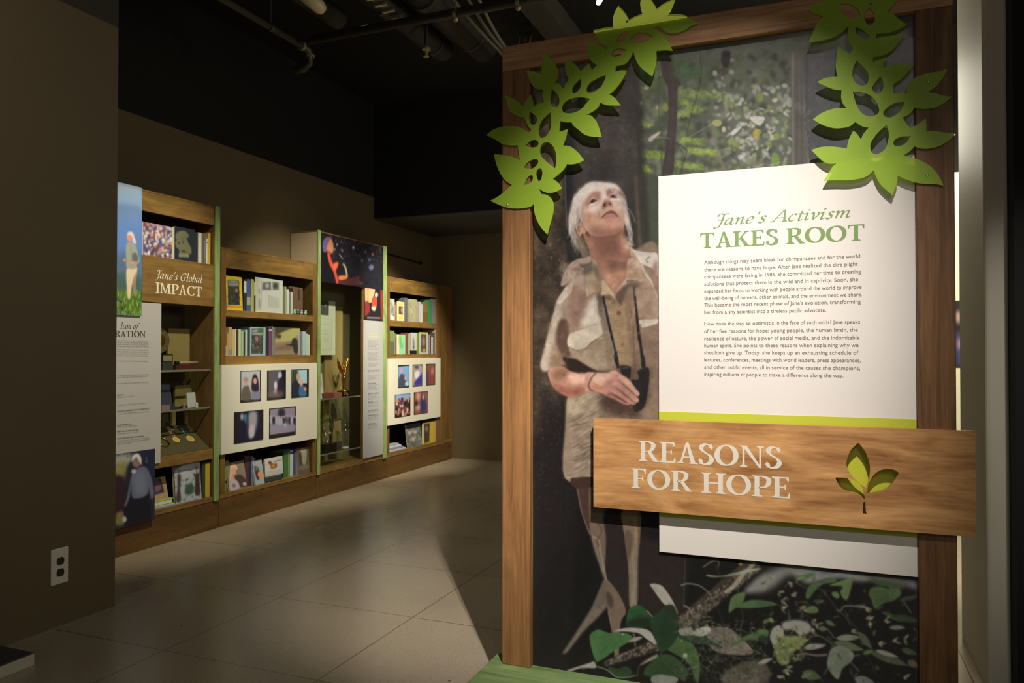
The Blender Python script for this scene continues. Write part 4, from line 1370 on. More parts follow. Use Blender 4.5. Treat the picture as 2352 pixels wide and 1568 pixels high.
MB().tube([(XF - .10, yx(402, XF - .1), zz), (XF - .10, yx(410, XF - .1), zz)], .0125, 12).build('end_cap', M_BLACK, pn)
# second glass shelf
block('display_board', 403, 441, 884, zb_ + .004, XQ, .02, M_TAN, 'tan backing board behind the clear card on the lower glass shelf', 'display board')
nb = thing('medal_case', 'open dark navy medal case on the lower glass shelf', 'case', (XF - .12, yx(387, XF - .1), zb_), g1)
MB().hexa([(XF - .12, yx(366, XF - .1), zb_ + .02), (XF - .135, yx(366, XF - .1), zb_ + .02), (XF - .135, yx(403, XF - .1), zb_ + .02), (XF - .12, yx(403, XF - .1), zb_ + .02), (XF - .15, yx(366, XF - .1), zx(387, 883, XF - .12)), (XF - .165, yx(366, XF - .1), zx(387, 883, XF - .12)), (XF - .165, yx(403, XF - .1), zx(387, 883, XF - .12)), (XF - .15, yx(403, XF - .1), zx(387, 883, XF - .12))]).build('lid', cm((50, 48, 58)), nb)
MB().box(XF - .13, XF - .06, yx(366, XF - .1), yx(403, XF - .1), zb_ + .0045, zb_ + .022, bev=.003).build('tray', cm((44, 46, 66)), nb)
MB().tube([(XF - .09, yx(390, XF - .1), zb_ + .022), (XF - .09, yx(390, XF - .1), zb_ + .027)], .022, 18).build('medal', M_GOLD, nb)
cc = thing('glass_award', 'clear grey rectangular glass award leaning on the lower glass shelf', 'award', (XF - .08, yx(441, XF - .08), zb_), g1)
zt = zx(446, 901, XF - .08)
MB().hexa([(XF - .07, yx(430, XF - .08), zb_ + .006), (XF - .078, yx(430, XF - .08), zb_ + .006), (XF - .078, yx(449, XF - .08), zb_ + .006), (XF - .07, yx(449, XF - .08), zb_ + .006), (XF - .10, yx(434, XF - .08), zt), (XF - .108, yx(434, XF - .08), zt), (XF - .108, yx(454, XF - .08), zt), (XF - .10, yx(454, XF - .08), zt)]).build('plate', cm((165, 160, 146), .2), cc)
MB().box(XF - .10, XF - .05, yx(428, XF - .08), yx(450, XF - .08), zb_ + .0045, zb_ + .0065).build('base', M_BLACK, cc)
for k, (xa, xb, col, lb) in enumerate(((417, 429, (120, 100, 70), 'small pale figurine left of the clear glass award'), (447, 457, (190, 178, 150), 'small white figurine right of the clear glass award'))):
    fg = MB().lathe([(.012, 0), (.014, .006), (.007, .016), (.011, .026), (.008, .034), (.002, .038)], (XF - .04, yx((xa + xb) / 2, XF - .04), zb_ + .0045), 14).build('figurine', cm(col), None, True)
    tag(fg, lb, 'figurine', g1)
block('award_box', 372, 392, 931, zb_ + .004, XF - .04, .03, cm((130, 96, 84)), 'small pinkish box at the front edge of the lower glass shelf', 'box', g1)
# risers behind and the slanted medal board
for k, (xa, xb, lb) in enumerate(((397, 405, 'left tan riser strip standing behind the medal board'), (427, 433, 'right tan riser strip standing behind the medal board'))):
    block('riser', xa, xb, 944, zs2 + .17, XQ, .02, M_TAN, lb, 'riser', 'tan risers in the first glass case')
mbz0, mbz1 = zs2 + .004, zs2 + .165
mb_ = tag(MB().hexa([(XF - .02, 3.5, zs2 + .0005), (XK + .05, 3.5, zs2 + .0005), (XK + .05, yx(484, XF - .02) - .005, zs2 + .0005), (XF - .02, yx(484, XF - .02) - .005, zs2 + .0005), (XF - .02, 3.5, mbz0), (XK + .05, 3.5, mbz1), (XK + .05, yx(484, XF - .02) - .005, mbz1), (XF - .02, yx(484, XF - .02) - .005, mbz0)]).build('medal_board', mat('olive_felt', (92, 82, 56), .9, noise=.08, nscale=120)), 'slanted olive felt board carrying the medals at the bottom of the first case', 'medal board')
slope = (mbz1 - mbz0) / ((XF - .02) - (XK + .05))
def on_board(px, py):
    d = ray(px, py)
    # plane z = mbz0 + slope*((XF-.02)-x)
    t = (mbz0 + slope * (XF - .02) - EYE) / (d[2] + slope * d[0])
    return Vector(CAM + d * t)
nb_ = Vector((slope, 0, 1)).normalized()
for x, y, r, rib, lb in ((404, 1011, .026, [((386, 987), (398, 1002), (170, 116, 76)), ((392, 984), (400, 1003), (92, 60, 110)), ((395, 986), (401, 1004), (180, 130, 100))], 'gold medal with striped ribbon on the felt board'), (436, 1008.5, .029, [((415, 984), (426, 997), (120, 150, 196)), ((421, 984), (428, 999), (40, 48, 80))], 'gold medal with blue ribbon on the felt board')):
    p = on_board(x, y)
    md = thing('medal', lb, 'medal', p, 'medals on the felt board')
    MB().tube([p + nb_ * .001, p + nb_ * .007], r, 26).build('disc', cm((212, 176, 96), .25), md)
    MB().tube([p + nb_ * .006, p + nb_ * .0085], [r * .72, r * .62], 22).build('relief', cm((206, 140, 60), .25), md)
    for (a, b, col) in rib:
        pa_, pb_ = on_board(*a), on_board(*b)
        w_ = Vector((0, .011, 0))
        MB().hexa([pa_ - w_ + nb_ * .001, pa_ + w_ + nb_ * .001, pb_ + w_ * .6 + nb_ * .001, pb_ - w_ * .6 + nb_ * .001, pa_ - w_ + nb_ * .003, pa_ + w_ + nb_ * .003, pb_ + w_ * .6 + nb_ * .003, pb_ - w_ * .6 + nb_ * .003]).build('ribbon', cm(col), md)
p = on_board(373, 1016)
ch = [p + Vector((-.0, .04 * math.cos(t), 0)) + Vector((-.035 * math.sin(t), 0, slope * .035 * math.sin(t))) + nb_ * .006 for t in np.linspace(0, 2 * PI, 26)]
tag(MB().tube(ch, .005, 8, cap=False).build('medal_chain', M_GOLD, None, True), 'gold chain of office half hidden behind the white text panel', 'chain', 'medals on the felt board')

# books on the first cabinet's top shelf
g = 'books on the first cabinet top shelf'
def p_crowd(c):
    rng = np.random.RandomState(5)
    pal = [(150, 130, 116), (78, 66, 92), (178, 166, 150), (110, 60, 56), (140, 112, 70), (66, 60, 62), (170, 110, 96), (92, 84, 110), (190, 178, 160)]
    c.a[:] = (70, 58, 56)
    for y in range(508, 612, 5):
        for x in range(322, 402, 6):
            col = pal[rng.randint(9)]
            c.ell(x + rng.uniform(-3, 3), y + rng.uniform(-3, 3), rng.uniform(2.6, 5), rng.uniform(3.2, 6), col, .5)
    c.poly([(395, 500), (400, 500), (400, 615), (395, 615)], (170, 162, 120), 0, 1, False)
    c.poly([(320, 500), (328.5, 500), (328.5, 615), (320, 615)], (160, 146, 128), 0, 1, False)
face_book(324.5, 399, (362, 515), 0, p_crowd, 'square picture book with a crowd photograph on its cover', zs1, g, thick=.03)
def p_skull(c):
    c.a[:] = (34, 40, 42)
    c.view(320, 480, 11.2)
    c.poly([(930, 720), (960, 610), (1060, 560), (1180, 570), (1265, 650), (1265, 730), (1210, 740), (1270, 880), (1330, 1000), (1340, 1130), (1290, 1160), (1250, 1120), (1270, 1240), (1200, 1210), (1090, 1220), (1020, 1180), (1030, 1060), (950, 980), (920, 860), (960, 800)], (96, 92, 60), 8)
    c.poly([(990, 880), (1040, 830), (1030, 900)], (50, 46, 34), 6); c.poly([(1120, 820), (1150, 830), (1130, 910)], (40, 38, 30), 6)
    c.poly([(1080, 1060), (1180, 1080), (1210, 1120), (1120, 1110)], (48, 44, 32), 6); c.line([(1080, 700), (1120, 800), (1180, 700)], 16, (74, 70, 44), 6)
    for x in (1040, 1090, 1150, 1210, 1250):
        c.poly([(x - 16, 1150), (x + 16, 1150), (x + 24, 1230), (x - 24, 1230)], (120, 116, 78), 6)
    c.view()
face_book(400, 446, (423, 523), 0, p_skull, 'dark teal book with a gold ape head on its cover', zs1, g, thick=.022)
for a, b, t, col, lb, bd in ((446.5, 453.5, 534, (40, 36, 28), 'dark narrow book right of the teal ape head book', None), (454, 462, 534, (176, 166, 134), 'wide cream spine on the first cabinet top shelf', None), (462.5, 466, 536, (92, 82, 60), 'thin olive spine right of the wide cream one', None), (466.2, 472, 537, (96, 84, 78), 'grey brown spine on the first cabinet top shelf', [(.2, .8, (110, 100, 94))]), (472.5, 476, 547, (184, 172, 124), 'short cream spine left of the yellow spine', [(.82, .86, (120, 110, 80))]), (476.3, 482.5, 534, (170, 136, 42), 'bright yellow spine at the right end of the top shelf', None)):
    book(a, b, t, col, lb, zs1, g, band=bd)
# lower shelf of the first cabinet
g = 'books on the first cabinet bottom shelf'
zl = z_bb1
nbk = thing('notebook', 'bright green notebook lying flat under the small picture frame', 'notebook', (XF - .1, yx(380), zl), g)
for k, col in enumerate(((120, 112, 96), (150, 148, 136))):
    tag(MB().box(XF - .16, XF - .005 - .004 * k, yx(352), yx(410 - 3 * k), zl + .0005 + .008 * k, zl + .008 + .008 * k).build('magazine', [cm(col)]), ('lower' if k == 0 else 'upper') + ' pale magazine lying flat beneath the green notebook', 'magazine', g)
zn = zl + .0175
MB().box(XF - .16, XF - .03, yx(352, XF - .03), yx(400, XF - .03), zn, zn + .004, bev=.001).build('cover', cm((124, 148, 54)), nbk)
MB().box(XF - .16, XF - .032, yx(352, XF - .03), yx(398, XF - .03), zn + .004, zn + .026).build('page_block', M_PAGES, nbk)
MB().box(XF - .16, XF - .03, yx(352, XF - .03), yx(400, XF - .03), zn + .026, zn + .031, bev=.001).build('cover', cm((138, 158, 62)), nbk)
zn += .0315
fr = thing('picture_frame', 'small pale wooden picture frame leaning on the green notebook', 'picture frame', (XF - .08, yx(374, XF - .06), zn), g)
X_ = XF - .06
c = Canvas('X', X_, yx(350, X_), yx(389, X_), zn + .0005, zx(372, 1097, X_), .003, (152, 120, 78))
c.poly([(352, 1103), (377, 1098), (380, 1130), (354, 1138)], (46, 44, 46), .6, 1, False); c.poly([(358, 1110), (372, 1105), (374, 1122), (360, 1130)], (110, 76, 76), 2)
c.slab('picture', M_PRINT, fr, .010, .22, light=SHLIGHT, edge=(140, 110, 70))
MB().hexa([(X_ - .07, yx(372, X_) - .01, zn), (X_ - .08, yx(372, X_) - .01, zn), (X_ - .08, yx(372, X_) + .01, zn), (X_ - .07, yx(372, X_) + .01, zn), (X_ - .045, yx(372, X_) - .01, zn + .1), (X_ - .05, yx(372, X_) - .01, zn + .1), (X_ - .05, yx(372, X_) + .01, zn + .1), (X_ - .045, yx(372, X_) + .01, zn + .1)]).build('easel_back', M_BLACK, fr)
def p_tree(c):
    c.a[:] = (156, 156, 142)
    rng = np.random.RandomState(8)
    for k in range(70):
        x, y = rng.uniform(406, 466), rng.uniform(1055, 1150)
        c.leaf(x, y, rng.uniform(3, 8), 3, rng.uniform(0, 6), [(64, 76, 56), (92, 98, 84), (40, 46, 40)][k % 3], .5, .8)
    c.poly([(400, 1052), (466, 1046), (466, 1058), (430, 1066), (406, 1080), (400, 1080)], (84, 82, 66), 1)
    c.poly([(449, 1134), (451, 1100), (446, 1085), (454, 1088), (455, 1065), (458, 1088), (464, 1075), (461, 1100), (460, 1134)], (62, 44, 40), .5)
    c.poly([(405, 1150), (410, 1120), (412, 1090), (420, 1092), (416, 1120), (416, 1150)], (70, 58, 50), .8)
    c.poly([(420, 1075), (445, 1068), (446, 1092), (422, 1100)], (166, 166, 152), 2, .7); c.poly([(428, 1118), (444, 1110), (446, 1130), (430, 1136)], (58, 78, 56), 1.5)
face_book(406.5, 465, (436, 1062), 0, p_tree, 'green and white picture book with drawn trees on its cover', zl, g, lean=.08, thick=.02)
book(466, 472.5, 1063, (44, 56, 36), 'dark green spine between the tree book and a yellow spine', zl, g)
book(473, 483.5, 1062, (166, 138, 40), 'broad yellow spine at the right end of the bottom shelf', zl, g)

# ---------------- second cabinet (low)
def phys(*a):
    return a
c2y0, c2y1 = yx(507), yx(727.6)
YHI[0] = yx(718.8) - .001
zA, zAb = zx(600, 716.2), zx(600, 731.2)
zB, zBb = zx(600, 816.2), zx(600, 836)
z2b, z2h = zx(640, 1103.0), zx(600, 626)
cab2 = cabinet('low cabinet of books with the white photo board, between the two tall cabinets', c2y0, c2y1, 1.992, z2h, [(zAb, zA), (zBb, zB)], yx(518.5) - c2y0, c2y1 - yx(718.8), .2, z2b)
def photo_board(par, x0, x1, ptl, pbl, photos):
    XQ_ = XF + .022
    z1 = zx(x0, ptl, XQ_); z0 = zx(x0, pbl, XQ_)
    b = MB().box(XF + .0005, XQ_, yx(x0, XQ_), yx(x1, XQ_), z0, z1, bev=.002).build('photo_board', M_BOARD, par)
    for xa, xb, yt, yb, paint, lb in photos:
        xm = (xa + xb) / 2
        c = Canvas('X', XQ_ + .0045, yx(xa, XQ_), yx(xb, XQ_), zx(xa, yb, XQ_), zx(xa, yt, XQ_), .0026, (34, 30, 26))
        paint(c)
        o = c.slab('photo_print', M_PRINT, b, .004, light=SHLIGHT, edge=(30, 28, 24))
        o['label'] = lb
    return b
SK = (186, 132, 106)
def pp1(c):
    c.poly([(554, 853), (597, 852), (597, 916), (554, 918)], (160, 156, 148), 0, 1, False)
    c.poly([(556, 896), (563, 886), (572, 888), (577, 918), (556, 918)], (92, 80, 62), 1); c.ell(565, 877, 5.5, 8, SK, .8); c.ell(565, 871, 6, 5, (140, 126, 110), 1)
    c.poly([(578, 916), (580, 894), (588, 888), (596, 896), (597, 916)], (112, 112, 118), 1); c.poly([(578, 895), (580, 866), (586, 859), (592, 868), (594, 896)], (46, 34, 34), 1); c.ell(586, 875, 4, 7, SK, .6)
def pp2(c):
    c.poly([(617, 852), (648, 850), (648, 910), (617, 912)], (84, 76, 74), 0, 1, False); c.poly([(646, 850), (655, 850), (655, 910), (648, 912)], (26, 22, 26), 1)
    c.ell(643, 862, 4.5, 9, (170, 160, 168), 1); c.poly([(640, 872), (650, 870), (654, 908), (640, 908)], (38, 34, 42), 1); c.ell(633, 885, 3.5, 10, (190, 176, 160), .8); c.ell(632, 900, 4, 6, (170, 150, 150), 1); c.poly([(618, 902), (648, 898), (648, 912), (618, 914)], (104, 84, 70), 2, .7)
def pp3(c):
    c.poly([(671, 850), (705, 849), (705, 880), (671, 880)], (150, 176, 206), 0, 1, False); c.poly([(671, 850), (684, 850), (682, 885), (671, 890)], (50, 62, 40), 2)
    c.poly([(671, 880), (684, 876), (690, 909), (671, 910)], (40, 42, 46), 1); c.ell(685, 865, 4.5, 9, SK, .8); c.poly([(688, 886), (698, 886), (704, 908), (688, 909)], (62, 96, 124), 1); c.ell(692, 878, 4.5, 8, (200, 150, 110), .8); c.ell(701, 893, 3, 5, SK, .8)
def pp4(c):
    c.poly([(549, 951), (592, 944), (592, 1012), (549, 1016)], (30, 28, 40), 1); c.poly([(571, 950), (590, 946), (588, 985), (572, 1005)], (140, 132, 124), 3); c.ell(556, 957, 4, 8, (150, 146, 140), 1.5); c.poly([(560, 953), (567, 953), (565, 972), (562, 968)], (44, 110, 120), 1); c.line([(569, 955), (572, 985)], 2.5, (110, 50, 60), 1); c.poly([(574, 980), (582, 976), (584, 1000), (574, 1005)], (170, 160, 150), 1.5)
def pp5(c):
    c.poly([(621, 940), (677, 935), (677, 990), (621, 998)], (128, 116, 120), 0, 1, False); c.poly([(640, 940), (652, 938), (654, 955), (640, 957)], (44, 42, 40), 2)
    rng = np.random.RandomState(2)
    for x in range(623, 678, 6):
        c.ell(x + rng.uniform(-1, 1), 966 + rng.uniform(-3, 3), 3.4, 10, [(52, 48, 52), (34, 32, 38), (150, 144, 146), (80, 74, 78)][rng.randint(4)], 1); c.ell(x, 957 + rng.uniform(-3, 3), 2.2, 2.6, (150, 132, 128), .6)
    c.ell(655, 977, 3, 6, (186, 180, 182), 1); c.poly([(621, 982), (677, 974), (677, 988), (621, 996)], (130, 122, 126), 2, .8)
photo_board(cab2, 509.8, 729, 838, 1044.5, [(552.5, 599, 851.5, 924, pp1, 'two women standing together'), (613.5, 656, 850.5, 918.5, pp2, 'figure beside a dark suited man'), (669.5, 708.5, 848.5, 913.5, pp3, 'couple under a blue sky'), (537.5, 604.5, 947, 1019, pp4, 'dark suited figures in a doorway'), (618.5, 679, 938.5, 1007, pp5, 'grey group photograph')])
# upper shelf of the second cabinet
g = 'books on the second cabinet upper shelf'
def p_yellow(c):
    c.a[:] = (196, 160, 44)
    c.view(500, 560, 5.808)
    c.poly([(150, 478), (300, 490), (298, 815), (140, 810)], (62, 58, 46), 0, 1, False)
    c.poly([(160, 480), (295, 495), (290, 560), (160, 555)], (112, 108, 92), 4); c.ell(262, 620, 18, 28, (150, 104, 84), 3)
    rng = np.random.RandomState(4)
    for k in range(40):
        c.ell(rng.uniform(150, 295), rng.uniform(640, 800), 14, 12, [(36, 34, 32), (84, 80, 66), (30, 30, 34)][k % 3], 3, .8)
    c.poly([(100, 820), (340, 835), (340, 850), (100, 840)], (186, 92, 50), 1, 1, False); c.poly([(185, 490), (275, 498), (275, 512), (185, 506)], (168, 160, 140), 1, .8, False); c.poly([(165, 525), (285, 535), (285, 556), (165, 548)], (150, 146, 130), 1, .8, False)
    c.view()
face_book(520.5, 557.5, (537, 634), 0, p_yellow, 'yellow bordered magazine standing face out on the upper shelf', zA, g, thick=.008, lean=.05, cat='magazine', name='magazine')
for a, b, t, col, lb, bd in ((559.2, 565.6, 644, (44, 42, 44), 'black book with a white top band right of the yellow bordered magazine', [(.6, .98, (186, 180, 166))]), (566, 575, 643, (60, 74, 118), 'blue book with pale spots on the upper shelf', [(.2, .45, (150, 140, 110))]), (575.4, 582.8, 641, (150, 140, 78), 'olive yellow spine right of the blue book', None), (583, 586.4, 648, (176, 170, 110), 'thin cream and black book left of the open book', [(0, .55, (40, 36, 32))])):
    book(a, b, t, col, lb, zA, g, band=bd)
def p_open(c):
    c.a[:] = (182, 174, 156)
    c.view(500, 560, 5.808)
    c.poly([(500, 430), (560, 450), (575, 890), (490, 890)], (168, 160, 136), 2, 1, False)
    c.line([(585, 470), (580, 890)], 8, (140, 132, 112), 3)
    c.poly([(600, 515), (725, 505), (728, 615), (595, 612)], (96, 92, 84), 2, 1, False); c.ell(672, 555, 28, 34, (150, 146, 138), 8)
    c.poly([(745, 505), (838, 512), (840, 615), (750, 612)], (112, 108, 100), 2, 1, False); c.ell(790, 560, 30, 36, (60, 58, 54), 6)
    c.poly([(680, 680), (840, 720), (840, 860), (680, 845)], (166, 158, 142), 2, .9, False); c.poly([(552, 590), (566, 590), (566, 660), (552, 660)], (110, 104, 92), 2, .7, False); c.poly([(552, 730), (566, 730), (570, 850), (556, 850)], (110, 104, 92), 2, .7, False)
    c.view()
face_book(586.6, 653.5, (620, 640), 0, p_open, 'open white book showing two grey photographs on its page', zA, g, fold=lambda h: -.02 * np.abs((h - yx(600, XB)) / .3) ** .7, edge=(190, 184, 168), backc=(200, 194, 178))
for a, b, t, col, lb, bd in ((654, 657.4, 658, (146, 138, 92), 'thin olive spine right of the open white book', None), (657.6, 663.4, 664, (176, 174, 166), 'white spine second from the open white book', None), (663.6, 667.4, 669, (110, 104, 96), 'grey spine between two pale spines', None), (667.6, 672, 670, (176, 164, 134), 'cream spine left of the leather case', None)):
    book(a, b, t, col, lb, zA, g, band=bd)
bx = thing('leather_case', 'brown leather binocular case on the upper shelf', 'case', (XF - .07, yx(685, XF - .03), zA), None)
X_ = XF - .03
bxm = MB().box(X_ - .10, X_, yx(673.5, X_), yx(696, X_), zA + .0006, zx(685, 660, X_), bev=.008).build('body', cm((98, 70, 52)), bx)
MB().tube([(X_ - .05, yx(674.5, X_), zx(685, 660, X_) - .006), (X_ - .05, yx(695, X_), zx(685, 660, X_) - .006)], .014, 12).build('lid_roll', cm((92, 66, 50)), bx, True)
MB().box(X_ - .001, X_ + .004, yx(684, X_), yx(687, X_), zx(685, 688, X_), zx(685, 663, X_), bev=.001).build('strap', cm((60, 44, 34)), bx)
for k, (x, col, lb) in enumerate(((676, (120, 150, 104), 'pale green toy frog at the left of the little row'), (683.5, (46, 84, 62), 'dark green toy frog, second of the little row'), (692, (130, 128, 120), 'grey toy frog, third of the little row'), (701, (98, 150, 108), 'green toy frog at the right of the little row'))):
    f_ = thing('toy_frog', lb, 'toy frog', (XF - .012, yx(x, XF - .012), zA), 'toy frogs in front of the leather case')
    q = (XF - .012, yx(x, XF - .012))
    MB().ball((q[0], q[1], zA + .0145), .014, s=(.7, 1.2, 1)).ball((q[0] + .002, q[1], zA + .028), .010, s=(.8, 1.2, .8)).build('body', cm(col), f_, True)
    for sg_ in (-1, 1):
        MB().ball((q[0] + .004, q[1] + sg_ * .007, zA + .037), .004, 10, 6).build('eye', cm((190, 190, 160)), f_, True)
# middle shelf
g = 'books on the second cabinet middle shelf'
for a, b, t, col, lb, bd in ((518.8, 520.6, 795, (176, 170, 150), 'low white pamphlet at the far left of the middle shelf', None), (520.8, 525.4, 766, (176, 128, 82), 'orange tan spine, leftmost tall book of the middle shelf', None), (525.6, 532.8, 751, (172, 140, 90), 'tan spine with a blue foot on the middle shelf', [(.03, .22, (110, 122, 126))]), (533, 539, 757, (176, 152, 100), 'plain light tan spine on the middle shelf', None), (539.2, 542.6, 756, (184, 174, 140), 'thin cream spine left of the maroon spine', None), (542.8, 547.4, 757, (62, 40, 36), 'dark maroon spine on the middle shelf', None), (547.6, 553.4, 756, (176, 168, 124), 'cream yellow spine right of the maroon spine', None), (553.6, 559.6, 761, (140, 156, 118), 'pale green spine on the middle shelf', None), (559.8, 563, 762, (44, 40, 36), 'thin black spine on the middle shelf', None), (563.2, 567.8, 757, (160, 162, 146), 'pale grey green spine left of the teal spine', None), (568, 573.8, 751, (36, 56, 72), 'dark teal spine left of the portrait book', None)):
    book(a, b, t, col, lb, zB, g, band=bd)
def p_portrait(c):
    c.a[:] = (140, 154, 148)
    c.view(500, 560, 5.808)
    c.poly([(455, 1130), (610, 1125), (600, 1465), (445, 1465)], (64, 62, 52), 0, 1, False)
    rng = np.random.RandomState(6)
    for k in range(60):
        c.ell(rng.uniform(455, 600), rng.uniform(1200, 1460), 10, 12, [(44, 40, 36), (104, 96, 80), (70, 72, 56), (128, 112, 100)][k % 4], 3, .8)
    c.ell(520, 1262, 24, 34, (140, 104, 100), 5); c.poly([(460, 1150), (540, 1140), (540, 1172), (460, 1178)], (160, 160, 150), 1, .9, False); c.poly([(460, 1185), (600, 1180), (600, 1210), (460, 1212)], (150, 152, 140), 1, .9, False); c.poly([(545, 1130), (605, 1125), (600, 1180), (545, 1175)], (70, 100, 60), 4)
    c.view()
face_book(574.2, 610, (592, 751), 0, p_portrait, 'book with a pale green border and dark portrait standing face out', zB, g, thick=.02)
for a, b, t, col, lb, bd in ((611, 616.6, 756, (40, 38, 38), 'black spine right of the green bordered portrait book', None), (617, 624, 754, (104, 60, 88), 'purple spine on the middle shelf', [(.9, .97, (170, 150, 150))]), (624.2, 626.6, 749, (128, 118, 104), 'thin grey spine left of the landscape book', None)):
    book(a, b, t, col, lb, zB, g, band=bd)
def p_land(c):
    c.a[:] = (70, 64, 48)
    c.view(500, 560, 5.808)
    c.poly([(820, 1200), (1000, 1130), (1135, 1105), (1135, 1200), (1000, 1300), (770, 1330), (780, 1240)], (168, 156, 96), 6)
    c.poly([(770, 1320), (1000, 1300), (1110, 1210), (1110, 1485), (770, 1485)], (146, 118, 88), 8); c.poly([(790, 1370), (1000, 1340), (1020, 1400), (780, 1420)], (112, 90, 70), 10, .8)
    c.poly([(1000, 1330), (1020, 1270), (1060, 1255), (1100, 1300), (1105, 1400), (1080, 1470), (1040, 1440), (1020, 1370), (920, 1345)], (50, 46, 40), 3); c.poly([(1090, 1210), (1140, 1105), (1140, 1485), (1100, 1485)], (160, 142, 130), 2, .9, False); c.poly([(728, 1085), (765, 1110), (770, 1485), (740, 1485)], (120, 110, 92), 2, 1, False); c.poly([(790, 1210), (860, 1215), (840, 1260), (790, 1250)], (70, 58, 50), 6)
    c.view()
face_book(627, 694.6, (660, 752), 0, p_land, 'large book open at a landscape with a dark animal', zB, g, fold=lambda h: -.02 * np.abs((h - yx(633, XB)) / .3) ** .7)
for a, b, t, col, lb, bd in ((695, 701.8, 761, (160, 168, 168), 'pale blue grey spine right of the landscape book', None), (702.2, 706.4, 766, (176, 174, 158), 'white spine second from the right end of the middle shelf', None), (706.6, 711.6, 768, (184, 178, 142), 'cream spine at the right end of the middle shelf', None)):
    book(a, b, t, col, lb, zB, g, band=bd)
# bottom shelf
g = 'books on the second cabinet bottom shelf'
zC = z2b
for a, b, t, col, lb, bd in ((518.7, 522.4, 1059, (112, 124, 50), 'lime spine with a black gap at the far left of the bottom shelf', [(.28, .36, (40, 40, 32))]), (522.6, 525, 1056, (120, 104, 58), 'thin ochre spine right of the lime spine', None), (525.2, 527.6, 1058, (140, 128, 78), 'thin straw coloured spine behind the portrait book edge', None), (563, 573, 1046, (74, 44, 34), 'dark red brown spine right of the portrait book', None), (573.4, 577.6, 1046, (40, 36, 44), 'dark plum spine on the bottom shelf', None), (577.8, 581.4, 1046, (88, 90, 118), 'thin slate blue spine on the bottom shelf', None), (581.6, 584.6, 1050, (160, 150, 146), 'thin pale pink spine on the bottom shelf', None), (584.8, 588, 1053, (92, 118, 116), 'thin teal grey spine left of the orange bird book', None), (652.6, 662.6, 1037, (58, 92, 38), 'thick bright green spine on the bottom shelf', None), (662.8, 666.8, 1036, (100, 134, 76), 'light green spine left of the white spine', None), (667.2, 674.6, 1034, (160, 158, 142), 'white spine with a dark mark near its top', [(.86, .93, (70, 66, 60))]), (674.8, 677, 1040, (60, 58, 58), 'thin charcoal spine right of the white spine', None), (677.2, 684, 1032, (70, 80, 116), 'blue spine left of the brown art book', None)):
    book(a, b, t, col, lb, zC, g, band=bd, X=XB - .02)
tag(MB().box(XB - .215, XB - .19, yx(531, XB - .19), yx(550, XB - .19), zC + .0006, zx(545, 1046, XB - .19), bev=.002).build('book', [cm((84, 72, 56))]), 'tall brown book standing behind the portrait book', 'book', g)
def p_woman(c):
    c.a[:] = (120, 104, 78)
    c.view(500, 1010, 9.8)
    c.poly([(300, 500), (420, 490), (480, 560), (500, 700), (320, 700)], (104, 96, 62), 12)
    c.poly([(330, 720), (350, 600), (420, 535), (490, 570), (500, 680), (430, 660), (380, 800), (330, 900), (295, 880)], (200, 160, 110), 5)
    c.ell(415, 710, 52, 85, (196, 140, 106), 6, rot=.15); c.poly([(345, 830), (400, 800), (420, 870), (340, 900)], (186, 128, 98), 5)
    c.poly([(420, 830), (540, 780), (640, 870), (680, 1030), (520, 1060), (470, 960)], (66, 52, 46), 6)
    c.poly([(285, 940), (360, 870), (470, 930), (500, 1060), (440, 1110), (290, 1150)], (168, 146, 130), 5); c.ell(380, 1030, 40, 40, (90, 72, 68), 8, .7); c.ell(620, 990, 46, 40, (180, 140, 112), 8)
    c.view()
face_book(528.4, 569, (546, 1061), 0, p_woman, 'book with a fair haired portrait on its cover, leaning on the bottom shelf', zC, g, lean=.16, thick=.012, X=XF - .012)
def p_bird(c):
    c.a[:] = (134, 138, 124)
    c.view(500, 1010, 9.8)
    c.poly([(880, 600), (980, 660), (960, 860), (900, 880)], (52, 50, 42), 8); c.ell(990, 785, 56, 78, (196, 118, 66), 4); c.ell(930, 650, 40, 50, (86, 92, 78), 8)
    c.view()
face_book(588.4, 609.5, (599, 1057), 0, p_bird, 'small book with an orange bird on its cover', zC, g, lean=.18, thick=.012, X=XF - .012)
zst = zC + .0005
st_ = tag(MB().box(XF - .11, XF - .012, yx(612), yx(652.3), zst, zx(640, 1090, XF - .02), bev=.004).build('book_stand', cm((46, 52, 44))), 'dark green stand under the butterfly book', 'stand')
def p_butterfly(c):
    c.a[:] = (172, 164, 142)
    c.view(500, 1010, 9.8)
    c.poly([(1150, 500), (1210, 480), (1260, 530), (1340, 530), (1350, 590), (1300, 640), (1210, 650), (1200, 590)], (130, 84, 40), 5); c.ell(1265, 580, 30, 26, (170, 130, 60), 6); c.ell(1190, 515, 26, 26, (74, 50, 60), 6)
    c.line([(1280, 500), (1380, 460), (1460, 440)], 18, (110, 84, 60), 6); c.line([(1110, 730), (1460, 660)], 12, (130, 124, 104), 5); c.poly([(1080, 780), (1460, 690), (1470, 770), (1090, 830)], (156, 150, 128), 4, .8); c.line([(1080, 570), (1160, 550)], 10, (130, 120, 104), 4)
    c.view()
face_book(610.8, 651.4, (631, 1050), 0, p_butterfly, 'white landscape book with a brown butterfly on its cover', zx(640, 1090, XF - .02) + .001, g, thick=.014, X=XF - .03, lean=.06)
def p_art(c):
    c.a[:] = (92, 78, 54)
    c.view(500, 1010, 9.8)
    c.poly([(1880, 230), (1960, 190), (2020, 260), (2010, 420), (1970, 560), (1940, 560), (1900, 440)], (140, 132, 96), 8); c.ell(1960, 260, 70, 50, (150, 142, 104), 10, .7); c.poly([(1850, 300), (1900, 300), (1900, 540), (1860, 540)], (66, 56, 38), 8); c.poly([(1850, 600), (2040, 560), (2040, 640), (1850, 670)], (112, 98, 76), 6, .8)
    c.view()
